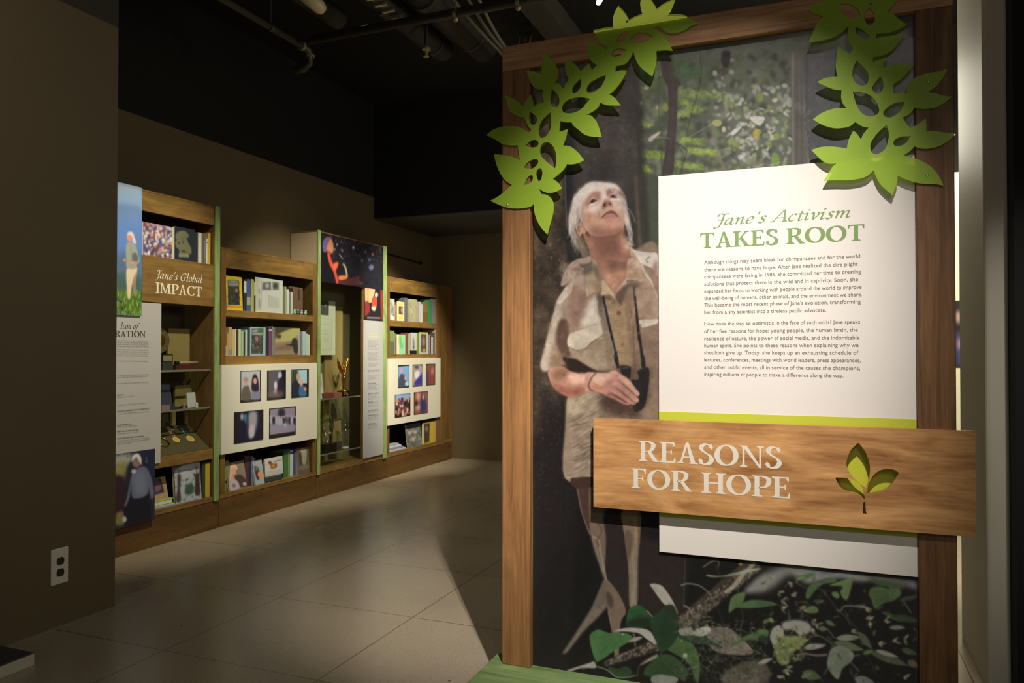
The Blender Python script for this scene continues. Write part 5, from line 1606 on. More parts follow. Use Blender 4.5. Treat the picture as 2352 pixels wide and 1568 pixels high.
face_book(686, 712, (699, 1028), 0, p_art, 'brown art book with a pale carved face at the right end', zC, g, thick=.02, lean=.05)
pane('glass_pane', XF - .012, yx(519.5), yx(718), zA + .004, z2h - .004, cab2)
pane('glass_pane', XF - .012, yx(519.5), yx(718), zB + .004, zAb - .004, cab2)

# ---------------- third cabinet (tall, with glass case)
c3y0, c3y1 = yx(728), yx(888.6)
z3b = zx(786, 1066)
z3m = zx(790, 652)
cab3 = cabinet('tall glass fronted cabinet with a dark stage photograph along its top', c3y0, c3y1, 2.276, z3m, [], .04, .04, .2, z3b, mat('taupe_backing', (132, 122, 96), .7, noise=.05), M_SIDE)
for xa, xb in ((730.2, 736.8), (880.6, 888.4)):
    MB().box(XF + .001, XF + .012, yx(xa, XF + .012), yx(xb, XF + .012), .2, 2.28, bev=.003).build('green_post', M_POST, cab3)
XP3 = XF + .014
c = Canvas('X', XP3, yx(737, XP3), yx(880, XP3), zx(737, 646.5, XP3), zx(737, 533.5, XP3), .0034, (30, 28, 30))
c.view(650, 500, 5.2275)
rng = np.random.RandomState(11)
for k in range(420):
    x = rng.uniform(560, 1210); y = rng.uniform(220, 830)
    b = 1 - (y - 220) / 900
    col = [(74, 64, 64), (50, 48, 58), (92, 70, 60), (60, 58, 78)][k % 4]
    c.ell(x, y, rng.uniform(4, 12), rng.uniform(6, 14), [q * b for q in col], 3, .7)
for x, y, r, col in ((845, 358, 16, (190, 170, 150)), (1075, 438, 13, (190, 90, 60)), (710, 390, 12, (130, 130, 150)), (990, 410, 14, (120, 84, 70)), (1060, 595, 30, (96, 100, 116)), (950, 515, 16, (84, 84, 104)), (1040, 505, 16, (90, 88, 104)), (650, 320, 12, (140, 130, 124)), (700, 290, 11, (110, 104, 96)), (620, 380, 14, (90, 104, 130))):
    c.ell(x, y, r, r * 1.1, col, 4, .85)
c.poly([(440, 420), (530, 380), (560, 480), (600, 640), (660, 790), (440, 790)], (22, 20, 22), 6)
c.poly([(480, 330), (500, 260), (550, 235), (590, 270), (605, 330), (605, 400), (580, 430), (540, 400), (500, 400)], (176, 110, 66), 5)
c.poly([(480, 340), (490, 270), (545, 236), (560, 270), (530, 330), (520, 400), (485, 410)], (88, 74, 110), 6)
c.poly([(530, 420), (560, 420), (580, 500), (620, 600), (650, 690), (670, 780), (640, 785), (610, 660), (560, 560)], (196, 66, 44), 5)
c.poly([(600, 560), (660, 530), (660, 580), (620, 640)], (206, 90, 50), 5); c.poly([(670, 700), (750, 690), (780, 700), (760, 740), (680, 750)], (214, 110, 60), 5); c.line([(720, 550), (750, 600), (770, 700)], 20, (186, 166, 110), 4); c.line([(675, 435), (720, 495)], 12, (130, 120, 100), 3); c.poly([(690, 760), (915, 700), (910, 740), (960, 800), (700, 800)], (72, 38, 34), 4)
c.view()
o = c.slab('stage_photo', M_PRINT, cab3, .012, light=SHLIGHT)
# right hand panel: photo over text
MB().box(XF - .02, XF, yx(833.5), yx(838), z3b, z3m, bev=.001).build('mullion', M_CABZ, cab3)
c = Canvas('X', XP3, yx(837.5, XP3), yx(880, XP3), zx(837.5, 734.5, XP3), zx(837.5, 660, XP3), .0034, (34, 28, 26))
c.view(650, 500, 5.2275)
c.poly([(980, 830), (1110, 840), (1100, 900), (1060, 1020), (985, 1020)], (178, 140, 92), 3, 1, False); c.line([(1020, 840), (1020, 1010)], 10, (140, 100, 64), 4)
c.poly([(980, 1020), (1030, 1010), (1040, 1120), (1000, 1170), (980, 1170)], (116, 40, 36), 4); c.poly([(1080, 960), (1125, 940), (1125, 1060), (1070, 1070)], (170, 60, 40), 4); c.ell(1122, 925, 20, 26, (206, 170, 140), 4); c.poly([(1065, 1070), (1120, 1065), (1100, 1120), (1070, 1100)], (190, 160, 120), 4); c.poly([(1170, 860), (1210, 860), (1210, 1200), (1180, 1200)], (120, 44, 36), 4); c.poly([(1010, 1190), (1170, 1195), (1170, 1212), (1010, 1208)], (110, 104, 98), 3, 1, False)
c.view()
c.slab('small_photo', M_PRINT, cab3, .012, light=SHLIGHT)
c = Canvas('X', XP3, yx(836.5, XP3), yx(880, XP3), zx(836.5, 1053, XP3), zx(836.5, 735, XP3), .0034, (144, 138, 122))
rows = []
for y0_, n_ in ((781, 8), (808, 8), (834, 3), (853, 1), (861, 4), (883, 5), (905, 5), (924, 2), (932, 1), (944, 2), (955, 4), (975, 4)):
    for k in range(n_):
        y = y0_ + k * 2.9
        rows.append((845, y, 871 - 3 * ((k * 7) % 3), y + (806 - y) * .021))
text_rows(c, rows, 845, 871, (116, 110, 96), 1.5)
text_rows(c, [(845, 850, 871, 849), (845, 880, 864, 878.5), (845, 903, 871, 901), (845, 922, 858, 921), (845, 942, 868, 939), (845, 953, 865, 950.5), (845, 973, 862, 970.5)], 845, 871, (92, 88, 76), 2)
text_rows(c, [(851, 765, 869, 766)], 851, 869, (150, 150, 100), 2.4)
text_rows(c, [(846, 771, 872, 772)], 846, 872, (156, 150, 110), 3)
c.slab('text_panel', M_PRINT, cab3, .010, light=SHLIGHT, back=(190, 184, 170), edge=(190, 184, 170))
pane('glass_pane', XF - .004, yx(737), yx(833), z3b + .003, z3m - .003, cab3)
zE, zFs = zx(832, 907, XF - .03) - .006, zx(832, 1024, XF - .03) - .006
for z_ in (zE, zFs):
    s_ = MB().box(XK + .02, XF - .03, c3y0 + .045, yx(832, XF - .03), z_ - .004, z_ + .004).build('glass_shelf', M_SHELFG, cab3)
    MB().box(XF - .03, XF - .026, c3y0 + .045, yx(832, XF - .03), z_ - .006, z_ + .006).build('shelf_edge', M_ALU, s_)
g3 = 'awards in the second glass case'
ct_ = thing('framed_certificate', 'white framed certificate with a dark inset picture behind the glass', 'certificate', (XF - .195, yx(752, XF - .195), zx(752, 815, XF - .195)))
X_ = XF - .195
c = Canvas('X', X_, c3y0 + .045, yx(770, X_), zx(752, 815, X_), zx(765, 692, X_), .0035, (188, 184, 148))
c.view(720, 640, 5.228)
c.poly([(60, 220), (185, 235), (182, 440), (60, 430)], (72, 72, 66), 1, 1, False); c.line([(135, 330), (158, 305)], 10, (176, 174, 160), 3); c.line([(60, 470), (225, 485), (218, 850), (60, 855)], 3, (130, 126, 96), 1, n=1)
for y in (540, 620, 660, 715, 740):
    c.poly([(100, y), (190, y + 2), (190, y + 10), (100, y + 8)], (160, 156, 122), 3, .8, False)
c.view()
c.slab('certificate', M_PRINT, ct_, .006, light=SHLIGHT, edge=(180, 170, 130))
MB().box(X_ - .03, X_ - .0065, c3y0 + .045, yx(770, X_) - .002, zx(752, 815, X_) + .002, zx(765, 694, X_)).build('frame', cm((120, 92, 56)), ct_)
block('display_board', 746, 787, 702, zE + .004, XK + .035, .02, M_TAN, 'tall tan backing board behind the certificate and gold trophy', 'display board')
block('display_board', 742, 757, 914, zFs + .004, XQ, .02, M_TAN, 'narrow tan backing board behind the crystal awards', 'display board')
block('display_board', 766, 785, 962, zFs + .004, XQ, .02, M_TAN, 'short tan backing board behind the crystal awards', 'display board')
X_ = XF - .07
cd_ = thing('award_folder', 'open red edged white card standing on the upper glass shelf', 'card', (X_, yx(742, X_), zE + .004), g3)
c = Canvas('X', X_, c3y0 + .05, yx(746, X_), zE + .005, zx(744, 857, X_), .003, (180, 174, 160))
c.poly([(744, 855), (748, 855), (748, 910), (744, 910)], (150, 84, 70), 0, 1, False); c.ell(739, 880, 3, 9, (110, 120, 100), 2, .8)
c.slab('card', M_PRINT, cd_, .004, .1, light=SHLIGHT)
block('presentation_case', 744.5, 767, 902.5, zE + .004, XF - .05, .1, cm((104, 52, 42)), 'dark red flat case on the upper glass shelf left of the trophy', 'case', g3)
block('presentation_case', 767.6, 786, 901.5, zE + .004, XF - .06, .09, cm((140, 76, 62)), 'lighter red flat case in front of the gold trophy', 'case', g3)
tr = thing('winged_trophy', 'gold winged figure trophy with a globe on a round black base', 'trophy', (XF - .118, yx(790, XF - .118), zE + .004), g3)
q = (XF - .118, yx(790, XF - .118))
zt0 = zE + .0045
ztb = zt0 + .045
MB().lathe([(.07, 0), (.07, .012), (.066, .018), (.062, .03), (.062, .04), (.055, .045)], (q[0], q[1], zt0), 28).build('base', mat('black_gloss', (20, 18, 14), .2), tr, True)
MB().lathe([(.05, 0), (.045, .01), (.02, .018), (.012, .03)], (q[0], q[1], ztb), 20).build('collar', M_GOLD, tr, True)
ztop = zx(777, 824, XF - .105)
hb = ztop - ztb
# body: slim figure leaning, arms raised to hold an open globe
fig = MB().tube(catmull([(q[0], q[1], ztb + .02), (q[0], q[1] - .002, ztb + hb * .2), (q[0] + .004, q[1] - .010, ztb + hb * .4), (q[0], q[1] - .004, ztb + hb * .58)], 5), [.012] * 3 + [.017] * 5 + [.020] * 4 + [.016] * 3 + [.010], 12)
fig.ball((q[0], q[1] - .002, ztb + hb * .66), .013)
for s_ in (-1, 1):
    fig.tube(catmull([(q[0], q[1] + s_ * .012, ztb + hb * .56), (q[0] + .01, q[1] + s_ * .030, ztb + hb * .64), (q[0] + .012, q[1] + s_ * .022 + .01, ztb + hb * .78)], 5), .005, 8)
fig.build('figure', mat('figure_gold', (226, 172, 66), .18, metal=1.), tr, True)
for s_ in (-1, 1):
    w0, w1, w2 = (q[0] - .005, q[1] + s_ * .012, ztb + hb * .52), (q[0] - .012, q[1] + s_ * .06, ztb + hb * .80), (q[0] - .012, q[1] + s_ * .085, ztop + .01)
    MB().tube(catmull([w0, w1, w2], 6), [.006, .010, .014, .016, .017, .017, .016, .014, .012, .009, .006, .004, .002], 8).build('wing', M_GOLD, tr, True)
gl = MB()
for k in range(4):
    a_ = k * PI / 4
    gl.tube([(q[0] + .012 + .032 * math.cos(t) * math.cos(a_), q[1] + .01 + .032 * math.cos(t) * math.sin(a_), ztb + hb * .86 + .032 * math.sin(t)) for t in np.linspace(0, 2 * PI, 22)], .0022, 6, cap=False)
gl.build('globe', M_GOLD, tr, True)
gb = MB().ball((XF - .05, yx(797, XF - .05), zE + .0045 + .018), .018).build('gold_ball', M_GOLD, None, True)
tag(gb, 'small polished gold ball on the glass shelf beside the red case', 'ball', g3)
X_ = XF - .08
yc = yx(753, X_)
cr_ = thing('crystal_bowl_award', 'clear crystal bowl award on a black base at the lower glass shelf', 'award', (X_, yc, zFs), g3)
zk = zx(753, 1018, X_)
MB().box(X_ - .05, X_ + .035, yx(740, X_), yx(767, X_), zFs + .0045, zk, bev=.003).build('base', mat('black_gloss', (20, 18, 14), .2), cr_)
zt_ = zx(752, 962, X_)
MB().lathe([(.045, 0), (.03, .012), (.014, .03), (.018, .055), (.05, .085), (.066, (zt_ - zk) * .7), (.062, zt_ - zk)], (X_ - .01, yc, zk + .0006), 24).build('bowl', M_CLEAR, cr_, True)
MB().ball((X_ + .01, yc + .02, zk + .09), .012).build('painted_glint', mat('white_glint', (245, 245, 240), .1, spec=1.), cr_, True)  # white ball standing in for a highlight in the crystal
yv = yx(792, X_)
va = thing('crystal_vase', 'tall clear crystal vase at the right of the lower glass shelf', 'vase', (X_, yv, zFs), g3)
MB().lathe([(.032, 0), (.034, .02), (.028, .05), (.028, .12), (.034, zx(792, 966, X_) - zFs)], (X_, yv, zFs + .0045), 22).build('body', M_CLEAR, va, True)
MB().lathe([(.034, 0), (.036, .012), (.03, .022)], (X_ + .002, yv, zFs + .0047), 20).build('foot', mat('frosted_crystal', (214, 214, 206), .15), va, True)
yt_ = yx(774, X_)
pq = block('plaque_block', 773, 785.5, 1014, zFs + .004, X_ + .02, .06, mat('smoky_glass', (70, 70, 60), .15), 'smoky glass block between the crystal bowl and the vase', 'award', g3)

# ---------------- fourth cabinet (low, right)
XB = XF - .006
c4y0, c4y1 = yx(889.2), yx(1038.5)
zG, zGb = zx(950, 739), zx(950, 751.8)
zH, zHb = zx(950, 813.6), zx(950, 824)
z4b, z4h = zx(950, 1026.5), zx(950, 676.5)
wr4 = c4y1 - yx(1003.4)
YHI[0] = c4y1 - wr4 - .001
cab4 = cabinet('low cabinet of books at the far end of the alcove wall', c4y0, c4y1, 1.99, z4h, [(zGb, zG), (zHb, zH)], yx(895.2) - c4y0, wr4, .2, z4b)
def q1(c):
    c.poly([(914, 842), (939, 840), (939, 885), (914, 888)], (110, 142, 186), 0, 1, False); c.poly([(915, 872), (922, 858), (931, 866), (933, 888), (915, 889)], (64, 66, 74), 1); c.ell(922, 851, 3, 6, SK, .6); c.ell(931, 868, 2.4, 5, SK, .6); c.ell(934, 881, 4, 5, (150, 186, 160), 1)
def q2(c):
    c.poly([(947, 842), (970, 840), (970, 884), (947, 886)], (150, 132, 120), 1); c.ell(957, 843, 5, 3, (60, 46, 44), 1); c.poly([(953, 855), (963, 853), (963, 866), (955, 870)], (206, 204, 206), 1); c.poly([(952, 878), (963, 864), (969, 858), (969, 884), (953, 886)], (60, 50, 110), 1.5); c.ell(950, 872, 3, 4, SK, 1)
def q3(c):
    c.poly([(979, 840), (999, 838), (999, 882), (979, 884)], (110, 74, 56), 1); c.poly([(984, 850), (992, 846), (996, 880), (985, 882)], (130, 58, 46), 2); c.ell(993, 852, 3, 8, (170, 116, 84), 1.5); c.poly([(978, 856), (983, 853), (984, 880), (979, 883)], (66, 60, 84), 1.5)
def q4(c):
    c.poly([(909, 905), (940, 902), (940, 918), (909, 922)], (120, 146, 176), 1); rng = np.random.RandomState(9)
    for k in range(70):
        c.ell(rng.uniform(908, 941), rng.uniform(914, 955), 2.4, 4, [(120, 72, 58), (66, 38, 34), (170, 120, 92), (90, 50, 46), (190, 160, 130)][k % 5], .6)
def q5(c):
    c.poly([(953, 902), (981, 899), (981, 948), (953, 952)], (130, 80, 60), 1); c.ell(961, 910, 5, 10, (190, 130, 100), 2); c.poly([(968, 905), (976, 915), (980, 940), (966, 946)], (52, 48, 80), 2); c.ell(972, 912, 2, 6, (170, 170, 150), 1); c.ell(960, 935, 5, 7, (180, 130, 120), 1.5); c.ell(956, 926, 4, 6, (60, 36, 36), 1.5)
photo_board(cab4, 892.2, 1012, 823.5, 977.8, [(914.5, 939, 838.5, 890.5, q1, 'two figures under a blue sky'), (947.5, 969.5, 836.8, 887.5, q2, 'figure in white beside blue cloth'), (978, 999, 835.5, 884.5, q3, 'figure in red brown light'), (907, 942, 906.5, 959, q4, 'outdoor crowd photograph'), (950.5, 982, 901, 952, q5, 'red lit group photograph')])
g = 'books on the fourth cabinet upper shelf'
def p_flor(c):
    c.a[:] = (150, 146, 126)
    for k in range(26):
        c.ell(rng.uniform(894, 906), rng.uniform(686, 734), 2.6, 3.5, [(186, 180, 160), (104, 108, 84), (166, 156, 124)][k % 3], .8)
face_book(895.6, 906, (900, 686), 0, p_flor, 'white floral patterned book at the left of the upper shelf', zG, g, res=.004)
for a, b, t, col, lb, bd in ((906.2, 908.6, 694, (150, 118, 84), 'thin tan book with a red top beside the floral book', [(.86, .99, (140, 60, 40))]), (929.4, 936, 684, (84, 84, 78), 'grey book behind the cream photo card', None), (958.2, 962.2, 695, (140, 126, 112), 'mauve grey spine right of the olive book', None), (962.4, 966.2, 693, (160, 152, 138), 'pale grey spine on the upper shelf of the far cabinet', None), (966.4, 970.6, 698, (172, 164, 144), 'white spine right of the pale grey spine', None), (971, 982.6, 694, (112, 92, 50), 'broad tan brown book on the far cabinet upper shelf', [(.05, .5, (104, 78, 32))]), (983, 991.6, 689, (54, 116, 66), 'bright green book on the far cabinet upper shelf', None), (992, 998, 686, (116, 106, 96), 'lavender grey book at the right of the far cabinet upper shelf', None), (998.3, 1002, 686, (124, 106, 76), 'thin tan book at the right end of the far cabinet upper shelf', None)):
    book(a, b, t, col, lb, zG, g, band=bd)
def p_card(c):
    c.a[:] = (184, 172, 108)
    c.poly([(916, 703), (925, 704), (925, 722), (916, 721)], (74, 62, 50), .5, 1, False); c.ell(923, 712, 2.4, 6, (150, 130, 100), .6); c.poly([(916, 727), (925, 727), (925, 732), (916, 732)], (190, 160, 70), .6, 1, False); c.poly([(916, 696), (925, 696), (925, 699), (916, 699)], (170, 150, 80), .6, 1, False)
face_book(911.5, 928.6, (920, 692.5), 0, p_card, 'cream card with a small dark photograph on it', zG, g, thick=.006, res=.0035)
def p_old(c):
    c.a[:] = (146, 138, 92)
    c.grain(None, .12, 4); c.ell(948, 712, 5, 11, (160, 150, 104), 2); c.line([(943, 700), (950, 714), (946, 726)], 1.4, (112, 104, 70), .6)
face_book(938.2, 958, (948, 687), 0, p_old, 'worn olive cream book standing face out in the far cabinet', zG, g, thick=.024)
g = 'books on the fourth cabinet middle shelf'
for a, b, t, col, lb, bd in ((896, 906, 759, (104, 122, 62), 'green book at the far left of the far cabinet middle shelf', [(.02, .55, (84, 86, 58))]), (906.3, 908.4, 764, (124, 110, 84), 'thin tan spine right of the green book', None), (908.6, 910.6, 772, (96, 62, 46), 'thin brown spine left of the mint book', None), (931.6, 937.6, 764, (110, 62, 50), 'red brown spine right of the mint book', None), (937.8, 941.8, 766, (150, 140, 96), 'thin straw spine left of the white standing book', None), (957.6, 962.8, 764, (104, 116, 34), 'olive green spine right of the white standing book', None), (983.6, 987.6, 768, (112, 108, 104), 'grey spine right of the yellow edged magazine', None), (987.8, 990.4, 770, (104, 50, 44), 'thin dark red spine of the far cabinet middle shelf', None), (990.6, 995, 774, (160, 148, 128), 'cream spine near the right of the far cabinet middle shelf', None), (995.3, 998.6, 764, (70, 64, 58), 'thin dark spine near the right of the far cabinet middle shelf', None), (998.8, 1002, 757, (140, 122, 96), 'tan spine at the right end of the far cabinet middle shelf', None)):
    book(a, b, t, col, lb, zH, g, band=bd)
def p_mint(c):
    c.a[:] = (130, 176, 124)
    c.poly([(908, 760), (917, 760), (917, 820), (908, 820)], (190, 176, 136), 0, 1, False); c.poly([(917, 772), (922, 775), (922, 800), (917, 790)], (96, 160, 60), 1.5); c.ell(923, 794, 3, 6, (104, 150, 96), 1.5)
face_book(911, 931, (921, 768), 0, p_mint, 'mint green book with a cream spine standing face out', zH, g, thick=.02)
bs = tag(MB().box(XB - .08, XB + .006, yx(944.5), yx(957), zH + .0006, zx(950, 805, XB), bev=.003).build('book_stand', M_BLACK), 'small black stand under the white standing book', 'stand')
def p_white(c):
    c.a[:] = (170, 166, 146)
    c.poly([(948, 776), (951, 780), (952, 796), (949, 800)], (110, 108, 92), 1); c.ell(950, 798, 2, 3, (70, 66, 60), 1)
face_book(943.5, 957, (950, 764), 0, p_white, 'white book with a grey figure, standing on a small black stand', zx(950, 805, XB) + .001, g, thick=.016)
def p_ye(c):
    c.a[:] = (166, 160, 124)
    c.poly([(960, 760), (984, 762), (984, 766), (960, 765)], (170, 160, 50), 0, 1, False); c.poly([(967, 767), (979, 768), (979, 808), (967, 808)], (70, 58, 48), .5, 1, False); c.ell(973, 784, 4, 12, (130, 104, 90), 1.5); c.ell(974, 804, 4, 3, (190, 140, 50), .8)
face_book(963.2, 983.2, (973, 763), 0, p_ye, 'yellow edged magazine with a brown portrait standing face out', zH, g, thick=.008, name='magazine', cat='magazine')
g = 'items on the fourth cabinet bottom shelf'
for k in range(4):
    z_ = z4b + .0006 + k * .017
    o = MB().box(XF - .2 + .005 * k, XF - .01 - .012 * k, yx(896.5 + 1.5 * k), yx(935 - 3 * k), z_, z_ + .016, bev=.002).build('magazine', [cm(((150, 146, 136), (110, 106, 98), (160, 158, 150), (128, 124, 116))[k])])
    tag(o, 'pale magazine lying flat on the bottom shelf, ' + ('lowest', 'second', 'third', 'topmost')[k] + ' of its stack', 'magazine', g)
def p_fam(c):
    c.a[:] = (92, 92, 76)
    for k in range(60):
        c.leaf(rng.uniform(932, 970), rng.uniform(976, 1026), 6, 3, rng.uniform(0, 6), [(120, 122, 100), (58, 62, 44), (150, 148, 128), (44, 62, 40)][k % 4], .6, .8)
    for x, y in ((944, 992), (957, 990), (951, 1006)):
        c.ell(x, y, 4, 7, (166, 140, 118), 1); c.ell(x, y - 5, 4, 3, (90, 76, 62), 1)
    c.poly([(932, 972), (968, 968), (968, 978), (932, 982)], (60, 58, 50), 1.5)
face_book(937, 970, (950, 974), 0, p_fam, 'booklet with people among leaves, leaning at the bottom of the far cabinet', z4b, g, thick=.006, lean=.12, name='booklet', cat='booklet')
def p_ym(c):
    c.a[:] = (176, 142, 40)
    c.poly([(974, 974), (987, 971), (986, 1014), (975, 1018)], (62, 52, 40), .6, 1, False); c.ell(980, 985, 4, 7, (110, 96, 80), 1); c.poly([(970, 968), (973, 968), (973, 1025), (970, 1025)], (190, 176, 90), 0, 1, False)
face_book(971.5, 998.5, (985, 969), 0, p_ym, 'yellow magazine with a dark strip picture at the bottom right of the far cabinet', z4b, g, thick=.010, name='magazine', cat='magazine')
book(999, 1002, 966, (150, 124, 96), 'thin tan spine at the right end of the far cabinet bottom shelf', z4b, g)


# ------------------------------------------------------------------ the printed forest mural
def mural_light(V):
    """how strongly the panel lamp and the room light each point of the print (to turn photographed tones into ink tones)"""
    Lp, Tp = np.array(KEY_LOC), np.array(KEY_TGT)
    ax = (Tp - Lp) / np.linalg.norm(Tp - Lp)
    ch = math.cos(math.radians(KEY_ANG / 2))
    d = V - Lp
    r = np.linalg.norm(d, axis=1)
    d = d / r[:, None]
    c = d @ ax
    q = np.clip((c - ch) / ((1 - ch) * KEY_BL), 0, 1)
    e = d[:, 1] / r ** 2 * q * q * (3 - 2 * q) * c
    return e[:, None] * np.array([15.5, 14.4, 13.6]) + (.16 + .0 * V[:, 2:3]) * np.array([1.03, 1.0, .86])


M = Canvas('Y', YM, -.968, .283, ZP + .001, ZBM - .001, .0016, (36, 31, 28))
rng = np.random.RandomState(21)
R_ = rng.uniform
# far forest
M.poly([(1440, 90), (2120, 60), (2120, 420), (1440, 620)], (84, 84, 72), 10, 1, False)
M.poly([(1440, 60), (1600, 60), (1600, 620), (1440, 620)], (70, 76, 58), 30, .8, False)
M.poly([(1650, 230), (1820, 230), (1820, 400), (1640, 420)], (122, 120, 104), 40, .8)
M.view(1450, 120, 5.227)
for k in range(520):
    x, y = R_(60, 1900), R_(20, 1460)
    b = .75 + .35 * min(1, max(0, (y - 100) / 700))
    col = [(92, 98, 76), (70, 74, 58), (112, 114, 92), (58, 60, 50), (100, 108, 70), (126, 124, 110)][k % 6]
    M.ell(x, y, R_(18, 70), R_(18, 60), [q * b for q in col], 14, R_(.4, .8), R_(0, 3))
for k in range(150):                                   # pale out of focus leaves
    t = R_(0, 1)
    x, y = 1000 + 900 * t + R_(-60, 60), R_(380, 1400) if t > .25 else R_(200, 760)
    b = .72 + .28 * min(1, y / 700)
    M.ell(x, y, R_(14, 34), R_(14, 40), [q * b for q in [(176, 172, 158), (158, 156, 138), (190, 184, 172), (146, 150, 122)][k % 4]], 7, R_(.45, .9), R_(0, 3))
for k in range(60):
    x, y = R_(1150, 1880), R_(640, 1400)
    M.leaf(x, y, R_(50, 110), R_(22, 40), R_(-1.2, 1.2) + (PI if k % 2 else 0), [(196, 188, 176), (176, 172, 150), (150, 152, 110), (130, 140, 84)][k % 4], 5, .85)
for x, y, w_, h_, col in ((1500, 980, 42, 62, (176, 160, 76)), (1740, 1010, 40, 40, (140, 150, 80)), (1735, 1280, 46, 66, (118, 150, 66)), (1540, 540, 44, 60, (132, 134, 78)), (1110, 925, 24, 36, (206, 186, 170)), (1030, 850, 60, 44, (168, 160, 108)), (2000, 640, 38, 52, (176, 168, 158)), (2050, 690, 36, 56, (184, 176, 166)), (1100, 230, 60, 50, (70, 64, 52)), (180, 430, 30, 22, (150, 132, 118)), (110, 610, 26, 24, (166, 158, 146)), (310, 665, 20, 22, (150, 148, 110)), (410, 660, 40, 50, (130, 130, 60)), (1190, 620, 60, 30, (120, 132, 70)), (1210, 95, 34, 24, (120, 114, 104)), (1900, 600, 40, 60, (168, 162, 150))):
    M.ell(x, y, w_, h_, col, 7, .9)
M.poly([(1200, 960), (1260, 910), (1330, 880), (1290, 940), (1215, 1000)], (204, 198, 186), 4)
M.poly([(1440, 770), (1600, 780), (1560, 870), (1530, 880), (1420, 800)], (198, 190, 180), 6)


def fern(x0, y0, x1, y1, n, s, col, a=.85):
    for k in range(n):
        t = R_(0, 1)
        x, y = x0 + (x1 - x0) * t + R_(-s, s), y0 + (y1 - y0) * t + R_(-s * .5, s * .7)
        r = R_(-.5, 1.9)
        L = R_(14, 46)
        g = R_(.8, 1.2)
        M.line([(x, y), (x + L * math.cos(r), y + L * math.sin(r))], (5.5, 1.5), [q * g for q in col], 1.2, a)


fern(480, 150, 900, 260, 330, 100, (74, 92, 58)); fern(520, 90, 700, 300, 160, 70, (66, 82, 54))
fern(560, 470, 1130, 500, 380, 80, (120, 138, 76)); fern(560, 560, 800, 700, 200, 60, (128, 146, 70)); fern(540, 740, 720, 700, 120, 50, (142, 158, 80))
fern(100, 830, 220, 880, 90, 36, (150, 168, 76)); fern(560, 1040, 820, 1060, 200, 50, (142, 160, 74)); fern(680, 1160, 1020, 1200, 300, 50, (150, 168, 78)); fern(540, 1330, 820, 1360, 240, 60, (146, 164, 80))
fern(170, 1200, 380, 1230, 240, 70, (136, 156, 66)); fern(120, 1340, 210, 1420, 140, 40, (150, 170, 70)); fern(50, 420, 110, 480, 60, 40, (110, 120, 80)); fern(1180, 1050, 1260, 1110, 80, 40, (152, 162, 84)); fern(290, 220, 370, 260, 50, 40, (92, 104, 76))
# tall trunks on the right
M.poly([(1900, 0), (2120, 0), (2160, 1463), (1950, 1463)], (98, 90, 82), 14, .85, False)
M.poly([(2060, 0), (3500, -200), (3500, 1700), (2150, 1463), (2090, 900)], (84, 81, 80), 8, 1, False)
M.line([(1935, 0), (1945, 1463)], (10, 18), (140, 130, 118), 5, .8); M.line([(2110, 0), (2110, 760), (2170, 1463)], (10, 16), (66, 60, 58), 6, .7)
for k in range(160):
    x, y = R_(2060, 2300), R_(0, 1463)
    M.ell(x, y, R_(2, 5), R_(3, 9), (150, 146, 140), 1, R_(.2, .7))
for k in range(50):
    M.ell(2085 + R_(-12, 40) + (k / 50) * 40, 600 + k * 17, 4, 9, (176, 168, 158), 1, .7)
for x, a_ in ((1985, .5), (2040, .5), (2240, .35), (2400, .3), (2620, .25)):
    M.line([(x, 0), (x + R_(-8, 8), 700), (x + R_(-10, 14), 1463)], (10, 20), (70, 66, 64), 6, a_)
# dark slim trunk with its fork, hanging vines
M.poly([(1085, 0), (1190, 0), (1170, 160), (1140, 185), (1095, 160)], (52, 46, 44), 5)
M.poly([(330, -10), (480, -20), (500, 260), (600, 380), (555, 440), (548, 760), (530, 1060), (520, 1230), (490, 1480), (372, 1480), (420, 1100), (445, 760), (440, 430), (380, 300), (350, 120)], (66, 57, 53), 4, 1)
M.line([(460, 100), (500, 400), (495, 760), (480, 1100), (430, 1463)], 40, (78, 68, 62), 14, .7)
M.line([(825, 0), (840, 240), (790, 520), (730, 700), (660, 1000)], 7, (48, 48, 38), 2); M.line([(330, 200), (330, 600), (350, 980), (370, 1463)], 6, (60, 62, 46), 2); M.line([(1490, 300), (1510, 480), (1540, 700)], 5, (80, 74, 64), 2, .8)
M.line([(100, 1060), (240, 1025), (400, 1025), (470, 1042)], 8, (156, 130, 104), 2); M.poly([(205, 1040), (270, 990), (350, 950), (330, 985), (250, 1060), (220, 1070)], (190, 172, 158), 2)
M.line([(570, 1080), (780, 970), (960, 860)], 7, (150, 146, 110), 2); M.line([(540, 1090), (660, 1170), (640, 1280), (590, 1463)], 8, (56, 50, 44), 2); M.line([(540, 1090), (600, 1180), (640, 1280)], 6, (56, 50, 44), 2); M.line([(1000, 1240), (1060, 1300), (1130, 1420)], (22, 30), (132, 116, 102), 4); M.line([(1030, 1190), (1190, 1140)], 8, (160, 154, 132), 2); M.line([(300, 1120), (250, 1340), (230, 1463)], 9, (120, 110, 92), 2); M.line([(210, 1330), (270, 1310), (260, 1463)], 6, (136, 126, 108), 2)
M.poly([(-10, 100), (0, -20), (20, 500), (60, 700), (100, 1000), (115, 1470), (-30, 1470)], (56, 49, 45), 6)
M.view()
